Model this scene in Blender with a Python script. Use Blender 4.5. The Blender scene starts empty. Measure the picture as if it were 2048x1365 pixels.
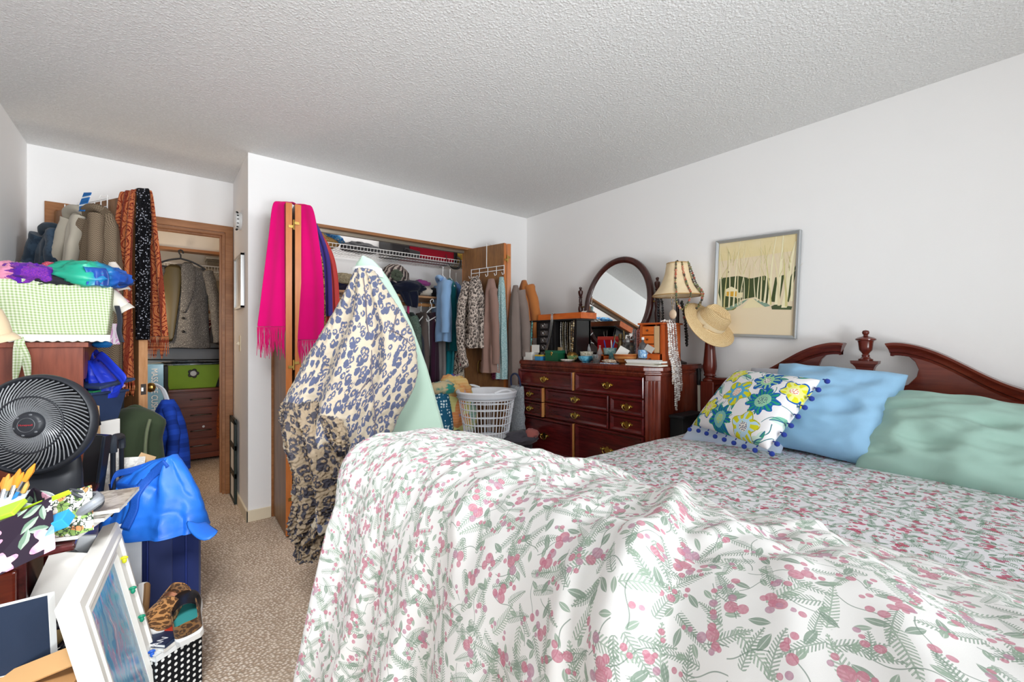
import bpy, bmesh, math, random
from mathutils import Vector, Matrix, noise
PI = math.pi
rnd = random.Random(7)
scene = bpy.context.scene
COL = scene.collection

# ------------------------------------------------------------------ camera, world, light, exposure
CAM_H, CAM_A, FPX = 1.195, math.radians(39.2), 868.0
cam = bpy.data.objects.new('camera', bpy.data.cameras.new('camera'))
COL.objects.link(cam)
cam.location = (0, 0, CAM_H)
cam.rotation_euler = (PI / 2, 0, -CAM_A)
cam.data.sensor_width = 36
cam.data.lens = FPX / 2048 * 36
cam.data.clip_start = 0.02
scene.camera = cam
scene.view_settings.view_transform = 'Standard'
scene.view_settings.look = 'None'
scene.view_settings.gamma = 1
scene.view_settings.use_curve_mapping = False
scene.view_settings.exposure = -0.22
try:
    scene.cycles.use_denoising = True
    scene.cycles.max_bounces = 10
    scene.cycles.diffuse_bounces = 8
    scene.cycles.sample_clamp_indirect = 10
    scene.cycles.caustics_reflective = False
    scene.cycles.caustics_refractive = False
except Exception:
    pass
world = bpy.data.worlds.new('daylight')
scene.world = world
world.use_nodes = True
world.node_tree.nodes['Background'].inputs[0].default_value = (0.93, 0.965, 1, 1)
world.node_tree.nodes['Background'].inputs[1].default_value = 0.25

def area(name, loc, target, sx, sy, power, col, spread=180):
    l = bpy.data.lights.new(name, 'AREA'); l.shape = 'RECTANGLE'; l.size = sx; l.size_y = sy
    l.energy = power; l.color = col; l.spread = math.radians(spread)
    o = bpy.data.objects.new(name, l); COL.objects.link(o); o.location = loc
    o.rotation_euler = (Vector(target) - Vector(loc)).to_track_quat('-Z', 'Y').to_euler()
    return o
# daylight from the windows of the wall behind the camera, and area fills added to brighten the room
area('window_daylight', (0.5, -2.4, 1.45), (0.75, 3, 1.2), 1.6, 1.7, 21, (0.92, 0.965, 1), 100)
area('ceiling_fill', (0.3, -2.2, 0.45), (0.7, 2.6, 2.6), 1.5, 0.8, 50, (0.92, 0.965, 1), 110)  # added fill aimed up at the ceiling, no such lamp in the room
area('upper_fill', (0.9, -1.9, 1.75), (0.9, 3.0, 1.4), 1.4, 0.6, 10, (0.92, 0.965, 1), 90)  # another added fill, sent level under the header into the wardrobe
area('floor_fill', (-0.3, 0.15, 2.25), (0.12, 2.5, 0.1), 0.5, 0.5, 10, (0.94, 0.97, 1), 70)  # unseen fill added above the camera for the carpet and left side
area('left_wall_fill', (2.4, -2.2, 2.15), (-0.6, 2.6, 1.55), 0.6, 0.5, 8, (0.94, 0.97, 1), 42)  # added fill passing over the bed to the left wall, not a window
area('wardrobe_fill', (1.5, 3.72, 2.42), (1.5, 3.70, 0), 1.7, 0.25, 5.5, (1, 0.97, 0.93), 180)  # made-up fill inside the wardrobe, which shows no fixture
b_ = bpy.data.lights.new('walk_in_bulb', 'POINT'); b_.energy = 13; b_.color = (1, 0.8, 0.58); b_.shadow_soft_size = 0.08
o_ = bpy.data.objects.new('walk_in_bulb', b_); COL.objects.link(o_); o_.location = (-0.2, 4.62, 1.45)

# ------------------------------------------------------------------ picture measuring: a pixel of the photograph and one known coordinate -> a point in the room
_s, _c = math.sin(CAM_A), math.cos(CAM_A)
def at(px, py, X=None, Y=None, Z=None, d=None):
    t = (px - 1024) / FPX; v = (682.5 - py) / FPX
    ax, ay = t * _c + _s, _c - t * _s
    if X is not None: d = X / ax
    elif Y is not None: d = Y / ay
    elif Z is not None: d = (Z - CAM_H) / v
    return Vector((ax * d, ay * d, CAM_H + v * d))

# ------------------------------------------------------------------ colours and materials
def H(h):
    h = h.lstrip('#'); o = []
    for i in (0, 2, 4):
        c = int(h[i:i + 2], 16) / 255
        o.append(c / 12.92 if c <= 0.04045 else ((c + 0.055) / 1.055) ** 2.4)
    return (o[0], o[1], o[2], 1)

class S:                                        # a socket with arithmetic
    def __init__(s, b, k): s.b, s.k = b, k
    def __add__(s, o): return s.b.m('ADD', s, o)
    def __radd__(s, o): return s.b.m('ADD', o, s)
    def __sub__(s, o): return s.b.m('SUBTRACT', s, o)
    def __rsub__(s, o): return s.b.m('SUBTRACT', o, s)
    def __mul__(s, o): return s.b.m('MULTIPLY', s, o)
    def __rmul__(s, o): return s.b.m('MULTIPLY', o, s)
    def __truediv__(s, o): return s.b.m('DIVIDE', s, o)
    def abs(s): return s.b.m('ABSOLUTE', s, 0)
    def sin(s): return s.b.m('SINE', s, 0)
    def cos(s): return s.b.m('COSINE', s, 0)
    def frac(s): return s.b.m('FRACT', s, 0)
    def sqrt(s): return s.b.m('SQRT', s, 0)
    def lt(s, o): return s.b.m('LESS_THAN', s, o)
    def gt(s, o): return s.b.m('GREATER_THAN', s, o)
    def min(s, o): return s.b.m('MINIMUM', s, o)
    def max(s, o): return s.b.m('MAXIMUM', s, o)
    def pw(s, o): return s.b.m('POWER', s, o)
    def ss(s, a, b_): return s.b.smooth(s, a, b_)

class NB:
    def __init__(s, name):
        s.mat = bpy.data.materials.new(name); s.mat.use_nodes = True
        s.t = s.mat.node_tree
        s.p = s.t.nodes['Principled BSDF']
    def n(s, t): return s.t.nodes.new(t)
    def put(s, sock, v):
        if isinstance(v, S): s.t.links.new(v.k, sock)
        elif v is not None:
            try: sock.default_value = v
            except Exception:
                sock.default_value = tuple(v)[:3] if hasattr(v, '__len__') else v
    def m(s, op, a, b=0.0, c=None):
        n = s.n('ShaderNodeMath'); n.operation = op
        s.put(n.inputs[0], a); s.put(n.inputs[1], b)
        if c is not None: s.put(n.inputs[2], c)
        return S(s, n.outputs[0])
    def smooth(s, v, a, b):
        n = s.n('ShaderNodeMapRange'); n.interpolation_type = 'SMOOTHSTEP'
        s.put(n.inputs[0], v); s.put(n.inputs[1], a); s.put(n.inputs[2], b)
        return S(s, n.outputs[0])
    def mix(s, f, a, b):
        n = s.n('ShaderNodeMix'); n.data_type = 'RGBA'
        s.put(n.inputs[0], f); s.put(n.inputs[6], a); s.put(n.inputs[7], b)
        return S(s, n.outputs[2])
    def uv(s):
        n = s.n('ShaderNodeTexCoord'); return S(s, n.outputs['UV'])
    def obj(s):
        n = s.n('ShaderNodeTexCoord'); return S(s, n.outputs['Object'])
    def sep(s, v):
        n = s.n('ShaderNodeSeparateXYZ'); s.put(n.inputs[0], v)
        return [S(s, k) for k in n.outputs]
    def comb(s, x, y, z=0.0):
        n = s.n('ShaderNodeCombineXYZ')
        for i, v in enumerate((x, y, z)): s.put(n.inputs[i], v)
        return S(s, n.outputs[0])
    def vm(s, op, a, b):
        n = s.n('ShaderNodeVectorMath'); n.operation = op
        s.put(n.inputs[0], a); s.put(n.inputs[3 if op == 'SCALE' else 1], b)
        return S(s, n.outputs[0])
    def noise(s, v, sc, det=2.0, ro=0.5, dist=0.0):
        n = s.n('ShaderNodeTexNoise'); s.put(n.inputs['Vector'], v)
        n.inputs['Scale'].default_value = sc; n.inputs['Detail'].default_value = det
        n.inputs['Roughness'].default_value = ro; n.inputs['Distortion'].default_value = dist
        return S(s, n.outputs[0]), S(s, n.outputs[1])
    def vor(s, v, sc, ran=1.0, feature='F1', dim='2D'):
        n = s.n('ShaderNodeTexVoronoi'); n.voronoi_dimensions = dim; n.feature = feature
        s.put(n.inputs['Vector'], v); n.inputs['Scale'].default_value = sc
        n.inputs['Randomness'].default_value = ran
        return S(s, n.outputs['Distance']), S(s, n.outputs['Color']), S(s, n.outputs['Position'])
    def wave(s, v, sc, dist=2.0, det=2.0, axis='X', dsc=1.0):
        n = s.n('ShaderNodeTexWave'); n.bands_direction = axis
        s.put(n.inputs['Vector'], v); n.inputs['Scale'].default_value = sc
        n.inputs['Distortion'].default_value = dist; n.inputs['Detail'].default_value = det
        n.inputs['Detail Scale'].default_value = dsc
        return S(s, n.outputs[1])
    def done(s, col=None, rough=0.6, metal=0.0, spec=0.3, bump=None, bs=0.3, bd=0.002, sheen=0.0, coat=0.0, trans=0.0, ior=1.45, alpha=None, emit=None, es=0.0):
        p = s.p.inputs
        s.put(p['Base Color'], col); s.put(p['Roughness'], rough); s.put(p['Metallic'], metal)
        p['Specular IOR Level'].default_value = spec; p['Sheen Weight'].default_value = sheen
        p['Coat Weight'].default_value = coat; p['Coat Roughness'].default_value = 0.12
        p['Transmission Weight'].default_value = trans; p['IOR'].default_value = ior
        if alpha is not None: s.put(p['Alpha'], alpha)
        if emit is not None: s.put(p['Emission Color'], emit); p['Emission Strength'].default_value = es
        if bump is not None:
            n = s.n('ShaderNodeBump'); n.inputs['Strength'].default_value = bs; n.inputs['Distance'].default_value = bd
            s.put(n.inputs['Height'], bump); s.t.links.new(n.outputs[0], p['Normal'])
        return s.mat

_pc = {}
def plain(col, rough=0.5, metal=0.0, spec=0.35, coat=0.0, var=0.06, name=None):
    k = ('p', col, rough, metal, spec, coat, var)
    if k in _pc: return _pc[k]
    b = NB(name or 'painted_' + col.strip('#')); c = H(col)
    f, _ = b.noise(b.obj(), 14, 3)
    lo = tuple(x * (1 - var) for x in c[:3]) + (1,); hi = tuple(min(1, x * (1 + var)) for x in c[:3]) + (1,)
    _pc[k] = b.done(b.mix(f, lo, hi), rough, metal, spec, coat=coat); return _pc[k]
def fabric(col, var=0.12, rough=0.9, sc=900, bs=0.25, sheen=0.15, col2=None, psc=6):
    k = ('f', col, var, rough, sc, bs, col2, psc)
    if k in _pc: return _pc[k]
    b = NB('fabric_' + col.strip('#')); c = H(col)
    o = b.obj(); f, _ = b.noise(o, psc, 3, 0.6); g, _ = b.noise(o, sc, 1)
    lo = tuple(x * (1 - var) for x in c[:3]) + (1,); hi = H(col2) if col2 else tuple(min(1, x * (1 + var)) for x in c[:3]) + (1,)
    if col2: f = f.ss(0.45, 0.56)
    _pc[k] = b.done(b.mix(f, lo, hi), rough, 0, 0.15, bump=g, bs=bs, bd=0.001, sheen=sheen); return _pc[k]
def metal(col, rough=0.3):
    return plain(col, rough, 1.0, 0.5)
def glassy(col, rough=0.05, ior=1.3, name='clear_plastic'):
    k = ('g', col, rough, ior)
    if k not in _pc: _pc[k] = NB(name).done(H(col), rough, 0, 0.5, trans=0.92, ior=ior)
    return _pc[k]
def wood(name, c1, c2, axis='Z', sc=9.0, rough=0.35, coat=0.0, spec=0.4, stretch=0.12):
    b = NB(name); x, y, z = b.sep(b.obj())
    k = dict(X=0, Y=1, Z=2)[axis]; v = [x, y, z]; v[k] = v[k] * stretch
    vec = b.comb(*v)
    f, _ = b.noise(vec, sc, 5, 0.65, 0.6); g, _ = b.noise(vec, sc * 9, 3, 0.6)
    h = f * 0.65 + g * 0.35
    return b.done(b.mix(h.ss(0.32, 0.68), H(c1), H(c2)), rough, 0, spec, bump=g, bs=0.06, bd=0.001, coat=coat)

# ------------------------------------------------------------------ mesh building
def vec(*a): return Vector(a)
def rotm(rx=0, ry=0, rz=0):
    return Matrix.Rotation(rz, 3, 'Z') @ Matrix.Rotation(ry, 3, 'Y') @ Matrix.Rotation(rx, 3, 'X')

def acc(o):
    m = o.matrix_basis.copy()
    while o.parent: o = o.parent; m = o.matrix_basis @ m
    return m

class MB:
    def __init__(s): s.v, s.f, s.u, s.mi, s.cm = [], [], [], [], 0
    def add(s, vs, fs, us=None):
        b = len(s.v); s.v += [Vector(v) for v in vs]
        s.u += us if us else [(v[0] + v[1], v[2]) for v in vs]
        s.f += [tuple(i + b for i in f) for f in fs]; s.mi += [s.cm] * len(fs)
        return s
    def box(s, c, size, rot=None, taper=1.0):
        hx, hy, hz = size[0] / 2, size[1] / 2, size[2] / 2
        vs = []
        for z, k in ((-hz, 1), (hz, taper)):
            for x, y in ((-hx, -hy), (hx, -hy), (hx, hy), (-hx, hy)):
                p = Vector((x * k, y * k, z))
                vs.append(Vector(c) + (rot @ p if rot else p))
        return s.add(vs, [(3, 2, 1, 0), (4, 5, 6, 7), (0, 1, 5, 4), (1, 2, 6, 5), (2, 3, 7, 6), (3, 0, 4, 7)])
    def b2(s, lo, hi):
        return s.box([(a + b) / 2 for a, b in zip(lo, hi)], [abs(b - a) for a, b in zip(lo, hi)])
    def grid(s, rows, us=None, close=False):
        n, m = len(rows), len(rows[0]); vs = [p for r in rows for p in r]
        if us is None:
            us = []; vl = 0.0
            for i, r in enumerate(rows):
                if i: vl += (Vector(rows[i][m // 2]) - Vector(rows[i - 1][m // 2])).length
                ul = 0.0
                for j, p in enumerate(r):
                    if j: ul += (Vector(r[j]) - Vector(r[j - 1])).length
                    us.append((ul, vl))
        fs = []
        for i in range(n - 1):
            for j in range(m - 1):
                a = i * m + j; fs.append((a, a + 1, a + m + 1, a + m))
        return s.add(vs, fs, us)
    def tube(s, pts, r, n=8, cap=True, ry=None, up=None):
        pts = [Vector(p) for p in pts]; k = len(pts)
        rs = [r(i / max(1, k - 1)) for i in range(k)] if callable(r) else (list(r) if hasattr(r, '__len__') else [r] * k)
        rys = rs if ry is None else ([ry(i / max(1, k - 1)) for i in range(k)] if callable(ry) else [ry] * k)
        T = []
        for i in range(k):
            t = pts[min(i + 1, k - 1)] - pts[max(i - 1, 0)]
            T.append(t.normalized() if t.length > 1e-9 else Vector((0, 0, 1)))
        a = Vector(up) if up else (Vector((0, 0, 1)) if abs(T[0].z) < 0.9 else Vector((1, 0, 0)))
        nn = (a - T[0] * a.dot(T[0])).normalized(); vs, us, fs = [], [], []; L = 0
        for i in range(k):
            if i:
                nn = nn - T[i] * nn.dot(T[i])
                nn = nn.normalized() if nn.length > 1e-6 else T[i].orthogonal().normalized()
                L += (pts[i] - pts[i - 1]).length
            bb = T[i].cross(nn)
            for j in range(n + 1):
                th = 2 * PI * j / n
                vs.append(pts[i] + nn * math.cos(th) * rys[i] + bb * math.sin(th) * rs[i]); us.append((th * max(rs), L))
        m = n + 1
        for i in range(k - 1):
            for j in range(n):
                a0 = i * m + j; fs.append((a0, a0 + 1, a0 + m + 1, a0 + m))
        if cap:
            fs.append(tuple(range(n))[::-1]); fs.append(tuple((k - 1) * m + j for j in range(n)))
        return s.add(vs, fs, us)
    def lathe(s, prof, c=(0, 0, 0), n=24, rot=None, sx=1.0, sy=1.0):
        vs, us, fs = [], [], []; L = 0; m = n + 1; c = Vector(c)
        for i, (r, z) in enumerate(prof):
            if i: L += math.hypot(r - prof[i - 1][0], z - prof[i - 1][1])
            for j in range(m):
                th = 2 * PI * j / n
                p = Vector((max(r, 1e-5) * math.cos(th) * sx, max(r, 1e-5) * math.sin(th) * sy, z))
                vs.append(c + (rot @ p if rot else p)); us.append((th * 0.1, L))
        for i in range(len(prof) - 1):
            for j in range(n):
                a = i * m + j; fs.append((a, a + 1, a + m + 1, a + m))
        return s.add(vs, fs, us)
    def prism(s, poly, w0, w1, mp):
        k = len(poly); vs = [mp(u, v, w0) for u, v in poly] + [mp(u, v, w1) for u, v in poly]
        fs = [tuple(range(k))[::-1], tuple(range(k, 2 * k))] + [(i, (i + 1) % k, k + (i + 1) % k, k + i) for i in range(k)]
        return s.add(vs, fs)
    def ell(s, c, r, n=12, rot=None):
        return s.lathe([(math.sin(PI * i / n), -math.cos(PI * i / n)) for i in range(n + 1)], (0, 0, 0), 2 * n)._scale(len([0]) and (n + 1) * (2 * n + 1), c, r, rot)
    def _scale(s, k, c, r, rot):
        r = r if hasattr(r, '__len__') else (r, r, r)
        for i in range(len(s.v) - k, len(s.v)):
            p = s.v[i]; p = Vector((p.x * r[0], p.y * r[1], p.z * r[2])); s.v[i] = Vector(c) + (rot @ p if rot else p)
        return s
    def torus(s, c, R, r, n=24, k=8, rot=None, sx=1, sy=1):
        pts = [Vector((R * sx * math.cos(2 * PI * i / n), R * sy * math.sin(2 * PI * i / n), 0)) for i in range(n + 1)]
        if rot: pts = [rot @ p for p in pts]
        return s.tube([Vector(c) + p for p in pts], r, k, cap=False)
    def build(s, name, mat, parent=None, smooth=35, bevel=0, solid=0, sub=0, local=False, label=None, cat=None, group=None, kind=None, merge=True):
        me = bpy.data.meshes.new(name)
        vs = s.v
        org = None
        if parent is not None:
            if not local:
                inv = acc(parent).inverted(); vs = [inv @ v for v in vs]
        elif not local:
            xs = [v.x for v in vs]; ys = [v.y for v in vs]
            org = Vector(((min(xs) + max(xs)) / 2, (min(ys) + max(ys)) / 2, min(v.z for v in vs)))
            vs = [v - org for v in vs]
        me.from_pydata(vs, [], s.f)
        ul = me.uv_layers.new(name='UVMap')
        li = [0] * len(me.loops); me.loops.foreach_get('vertex_index', li)
        flat = [0.0] * (2 * len(li))
        for i, k in enumerate(li): flat[2 * i], flat[2 * i + 1] = s.u[k][0], s.u[k][1]
        ul.data.foreach_set('uv', flat)
        for m in (mat if isinstance(mat, (list, tuple)) else [mat]): me.materials.append(m)
        if isinstance(mat, (list, tuple)): me.polygons.foreach_set('material_index', s.mi)
        if merge:
            bm = bmesh.new(); bm.from_mesh(me)
            bmesh.ops.remove_doubles(bm, verts=bm.verts, dist=1e-5)
            bmesh.ops.recalc_face_normals(bm, faces=bm.faces)
            bm.to_mesh(me); bm.free()
        if smooth:
            me.shade_smooth(); me.set_sharp_from_angle(angle=math.radians(smooth))
        o = bpy.data.objects.new(name, me); COL.objects.link(o)
        if parent is not None: o.parent = parent
        elif org is not None: o.location = org
        if solid:
            md = o.modifiers.new('thickness', 'SOLIDIFY'); md.thickness = solid; md.offset = 0
        if bevel:
            md = o.modifiers.new('bevel', 'BEVEL'); md.width = bevel; md.segments = 2; md.limit_method = 'ANGLE'; md.angle_limit = math.radians(40)
        if sub:
            md = o.modifiers.new('smooth', 'SUBSURF'); md.levels = sub; md.render_levels = sub
        tag(o, label, cat, group, kind)
        return o

def tag(o, label=None, cat=None, group=None, kind=None):
    if label: o['label'] = label
    if cat: o['category'] = cat
    if group: o['group'] = group
    if kind: o['kind'] = kind
    return o
def thing(name, label, cat, loc=(0, 0, 0), rz=0.0, group=None):
    o = bpy.data.objects.new(name, None); COL.objects.link(o)
    o.empty_display_size = 0.05
    o.location = loc; o.rotation_euler = (0, 0, rz)
    return tag(o, label, cat, group)
def kids(o): return [c for c in bpy.data.objects if c.parent == o]
def dup(root, loc, rz=None, label=None, group=None):
    def cp(o, par):
        c = o.copy(); COL.objects.link(c)
        if par: c.parent = par
        for k in kids(o): cp(k, c)
        return c
    r = cp(root, None); r.location = loc
    if rz is not None: r.rotation_euler = (0, 0, rz)
    if label: r['label'] = label
    if group: r['group'] = group
    return r
def smoothstep(a, b, x):
    t = max(0.0, min(1.0, (x - a) / (b - a))); return t * t * (3 - 2 * t)
def lerp(a, b, t): return a + (b - a) * t
def interp(tab, x):
    if x <= tab[0][0]: return tab[0][1]
    for (x0, y0), (x1, y1) in zip(tab, tab[1:]):
        if x <= x1:
            t = (x - x0) / (x1 - x0); return lerp(y0, y1, t)
    return tab[-1][1]
def spl(pts, n):                                # Catmull-Rom through points
    pts = [Vector(p) for p in pts]; out = []
    for i in range(len(pts) - 1):
        p0, p1, p2, p3 = pts[max(i - 1, 0)], pts[i], pts[i + 1], pts[min(i + 2, len(pts) - 1)]
        for j in range(n):
            t = j / n
            out.append(0.5 * ((2 * p1) + (p2 - p0) * t + (2 * p0 - 5 * p1 + 4 * p2 - p3) * t * t + (3 * p1 - p0 - 3 * p2 + p3) * t ** 3))
    return out + [pts[-1]]
def nz(x, y, z=0.0): return noise.noise(Vector((x, y, z)))
def ridged(x, y, z=0.0): return 1 - 2 * abs(nz(x, y, z))

# ------------------------------------------------------------------ cloth
def strip(mb, path, widths, wdir, nrm, n=18, folds=3.0, amp=0.012, seed=0.0, amp0=0.2, su=0.0):
    """a band of cloth along a path, rippled across its width"""
    k = len(path); rows = []
    ws = widths if callable(widths) else (lambda t: widths)
    for i, p in enumerate(path):
        t = i / (k - 1); w = ws(t); row = []
        wd = wdir[i] if isinstance(wdir, list) else wdir
        nn = nrm[i] if isinstance(nrm, list) else nrm
        for j in range(n + 1):
            u = j / n - 0.5
            a = amp * (amp0 + (1 - amp0) * t)
            off = a * math.sin(2 * PI * folds * u + seed + 0.9 * nz(u * 2, t * 2, seed)) + a * 0.7 * nz(u * 5 + seed, t * 3, seed)
            row.append(Vector(p) + wd * (w * u) + nn * off + wd * (su * nz(t * 4, seed, u)))
        rows.append(row)
    return mb.grid(rows)

def garment(mb, c, u, prof, folds=7, amp=0.12, seed=0.0, n=44, steps=26, lean=(0, 0, 0), cap=True):
    """a hanging garment body: c top centre, u width direction, prof [(drop, half width, half depth, shift along u)]"""
    u = Vector(u).normalized(); nn = Vector((0, 0, 1)).cross(u); rows = []
    L = prof[-1][0]
    for i in range(steps + 1):
        t = i / steps; dz = L * t
        a = interp([(p[0], p[1]) for p in prof], dz); b = interp([(p[0], p[2]) for p in prof], dz)
        sh = interp([(p[0], p[3] if len(p) > 3 else 0) for p in prof], dz)
        cc = Vector(c) + Vector((0, 0, -dz)) + Vector(lean) * t + u * sh; row = []
        for j in range(n + 1):
            th = 2 * PI * j / n
            k = 1 + amp * min(1, t * 1.6 + 0.08) * (math.sin(folds * th + seed + 1.2 * nz(t * 2, seed)) + 0.8 * nz(math.cos(th) * 2 + seed, math.sin(th) * 2, t * 3))
            row.append(cc + u * (a * math.cos(th) * (1 + 0.25 * (k - 1))) + nn * (b * math.sin(th) * (1 + 2.2 * (k - 1)))
                       + Vector((0, 0, 0.012 * nz(th, seed, 5) * t)))
        rows.append(row)
    if cap:
        c0 = sum((p for p in rows[0][:-1]), Vector()) / n; rows.insert(0, [c0 + Vector((0, 0, 0.004))] * (n + 1))
        c1 = sum((p for p in rows[-1][:-1]), Vector()) / n; rows.append([c1 + Vector((0, 0, 0.02))] * (n + 1))
    return mb.grid(rows)

def sleeve(mb, pts, r0, r1, seed=0.0, flat=0.7, n=16, amp=0.14):
    pts = spl(pts, 6); k = len(pts)
    base = len(mb.v)
    mb.tube(pts, lambda t: lerp(r0, r1, t), n, True, lambda t: lerp(r0, r1, t) * flat)
    m = n + 1
    for i in range(k):
        for j in range(m):
            v = mb.v[base + i * m + j]
            d = v - pts[i]
            mb.v[base + i * m + j] = pts[i] + d * (1 + amp * (math.sin(i * 1.9 + seed + 2 * math.cos(2 * PI * j / n)) * 0.6 + nz(i * 0.5, math.cos(2 * PI * j / n) * 1.5, seed)))
    return mb

def crumple(mb, c, r, seed=0.0, amp=0.3, freq=2.2, n=22, rot=None, flatbot=True):
    """a soft heap of cloth: an ellipsoid creased by ridged noise"""
    base = len(mb.v); mb.ell((0, 0, 0), 1.0, n)
    for i in range(base, len(mb.v)):
        p = mb.v[i].copy(); q = p * freq
        k = 1 + amp * (0.7 * ridged(q.x + seed, q.y, q.z) + 0.6 * nz(q.x * 0.6, q.y * 0.6 + seed, q.z * 0.6) - 0.2) + amp * 0.28 * ridged(q.x * 2.6, q.y * 2.6 + seed, q.z * 2.6)
        p = p * k; p = Vector((p.x * r[0], p.y * r[1], p.z * r[2]))
        if flatbot and p.z < -0.75 * r[2]: p.z = -0.75 * r[2]
        mb.v[i] = Vector(c) + (rot @ p if rot else p)
    return mb

def pillow_mesh(mb, c, ax, ay, w, h, t, seed=0.0, n=30, wr=0.012, corner=0.14, sag=0.0):
    """ax, ay: unit vectors along width and height; the thickness runs along ax x ay"""
    ax, ay = Vector(ax).normalized(), Vector(ay).normalized(); az = ax.cross(ay)
    for side in (1, -1):
        rows, us = [], []
        for i in range(n + 1):
            v = -1 + 2 * i / n; row = []
            for j in range(n + 1):
                u = -1 + 2 * j / n
                pinch = 1 - corner * 0.45 * (1 - (abs(u) ** 2)) * abs(v) ** 3 if True else 1
                pinu = 1 - corner * 0.45 * (1 - (abs(v) ** 2)) * abs(u) ** 3
                x = u * w / 2 * pinu; y = v * h / 2 * pinch
                th = max(0.0, (1 - abs(u) ** 2.6) * (1 - abs(v) ** 2.6)) ** 0.5
                e = th ** 0.6
                wrk = wr * e * (ridged(u * 1.6 + seed, v * 2.4, seed) * 0.8 + 0.7 * ridged(u * 1.7 + v * 1.2, v * 5.5 - u * 1.8 + seed, 1) + nz(u * 1.3, v * 1.3, seed + 3))
                row.append(Vector(c) + ax * x + ay * (y - sag * (1 - v * v) * 0.3) + az * (side * (t / 2) * th + wrk))
                us.append((x + w / 2, y + h / 2))
            rows.append(row)
        mb.grid(rows if side > 0 else [r[::-1] for r in rows], us if side > 0 else [q for i in range(n + 1) for q in us[i * (n + 1):(i + 1) * (n + 1)][::-1]])
    return mb
# ------------------------------------------------------------------ the room
XR, YB, YR, XL, XJ, HC = 2.90, 3.32, 4.05, -0.64, 0.46, 2.44
YF = -2.5
def wallmat(name, col, bs=0.12, sc=260):
    b = NB(name); o = b.obj(); f, _ = b.noise(o, sc, 2); g, _ = b.noise(o, 3, 2)
    c = H(col)
    return b.done(b.mix(g, tuple(x * 0.975 for x in c[:3]) + (1,), c), 0.75, 0, 0.2, bump=f, bs=bs, bd=0.002)
M_wall = wallmat('white_wall_paint', '#f4f3f2')
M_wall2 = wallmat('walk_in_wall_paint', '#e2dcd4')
def popcorn():
    b = NB('popcorn_ceiling'); o = b.obj(); d, _, _ = b.vor(o, 75, 1.0, dim='3D'); f, _ = b.noise(o, 150, 3, 0.7)
    h = (0.6 - d).max(0.0) * 0.8 + f
    return b.done(b.mix(h.ss(0.3, 1.1), H('#e6e6e5'), H('#f2f2f1')), 0.95, 0, 0.05, bump=h, bs=0.85, bd=0.006)
def carpet():
    b = NB('berber_carpet'); o = b.obj(); x, y, z = b.sep(o)
    q = b.comb(x + y * 0.25, y, 0.0)
    d, c, _ = b.vor(q, 78, 0.75); f, _ = b.noise(o, 5, 3); g, _ = b.noise(o, 420, 2); cr, cg, cb = b.sep(c)
    k = (d * 1.35 + cr * 0.34).ss(0.15, 0.85)
    col = b.mix(k, H('#fbecdb'), H('#b19a84'))
    col = b.mix(f.ss(0.35, 0.7) * 0.3, col, H('#e0cab3'))
    return b.done(col, 1, 0, 0.02, bump=(0.9 - d) + g * 0.3, bs=0.55, bd=0.008)
M_oak = wood('oak_trim', '#8a5a34', '#a8734a', 'Z', 10, 0.38)
M_oakx = wood('oak_trim_level', '#8a5a34', '#a8734a', 'X', 10, 0.38)
M_oakedge = wood('pale_oak_edge', '#b98357', '#d6a478', 'Z', 12, 0.45)
M_orange = wood('orange_oak_edge', '#b96a33', '#cc7f45', 'Z', 7, 0.32)
M_doorface = wood('brown_oak_veneer', '#6e4a30', '#95693f', 'Z', 13, 0.42)
M_cream = plain('#e4d7bd', 0.5)
M_dark = plain('#141414', 0.45)
M_black = plain('#1c1c1f', 0.35)
M_white = plain('#efefed', 0.4)
M_wire = plain('#f1f0ee', 0.35, name='white_wire_coating')
M_brass = metal('#b99a55', 0.28)
M_steel = metal('#b9b9b9', 0.25)

def st(name, mb, mat, **k):
    return mb.build(name, mat, kind='structure', smooth=0, **k)
def xz(y0, y1, poly):
    return MB().prism(poly, y0, y1, lambda u, v, w: Vector((u, w, v)))
st('floor', MB().b2((XL - .1, YF, -0.08), (XR + .1, 6.3, 0)), carpet())
st('ceiling', MB().b2((XL - .1, YF, HC), (XR + .1, 6.3, HC + 0.08)), popcorn())
st('wall_right', MB().b2((XR, YF, 0), (XR + .1, 4.1, HC)), M_wall)
st('wall_left', MB().b2((XL - .1, YF, 0), (XL, 6.2, HC)), M_wall)
OX0, OX1, OZ = 0.60, 2.68, 2.045
st('wall_back', xz(YB, YB + .11, [(XJ, 0), (OX0, 0), (OX0, OZ), (OX1, OZ), (OX1, 0), (XR, 0), (XR, HC), (XJ, HC)]), M_wall)
st('wall_jog', MB().b2((XJ, YB + .11, 0), (XJ + .1, YR, HC)), M_wall)
st('wall_closet', MB().b2((XJ + .1, 4.0, 0), (XR, 4.1, HC)), M_wall)
DX0, DX1, DZ = -0.51, 0.406, 2.04
st('wall_recess', xz(YR, YR + .11, [(XL, 0), (DX0, 0), (DX0, DZ), (DX1, DZ), (DX1, 0), (XJ + .1, 0), (XJ + .1, HC), (XL, HC)]), M_wall)
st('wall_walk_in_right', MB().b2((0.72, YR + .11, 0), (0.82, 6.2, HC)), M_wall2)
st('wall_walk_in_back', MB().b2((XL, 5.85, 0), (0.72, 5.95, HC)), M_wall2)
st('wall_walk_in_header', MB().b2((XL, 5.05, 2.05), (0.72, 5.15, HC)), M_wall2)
st('trim_walk_in', MB().b2((XL, 5.035, 2.03), (0.72, 5.16, 2.055)), M_oakx)
st('wall_front', xz(YF - .1, YF, [(XL, 0), (XR, 0), (XR, HC), (2.8, HC), (2.8, .7), (-.5, .7), (-.5, 2.2), (2.79, 2.2), (2.79, HC), (XL, HC)]), M_wall)
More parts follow.
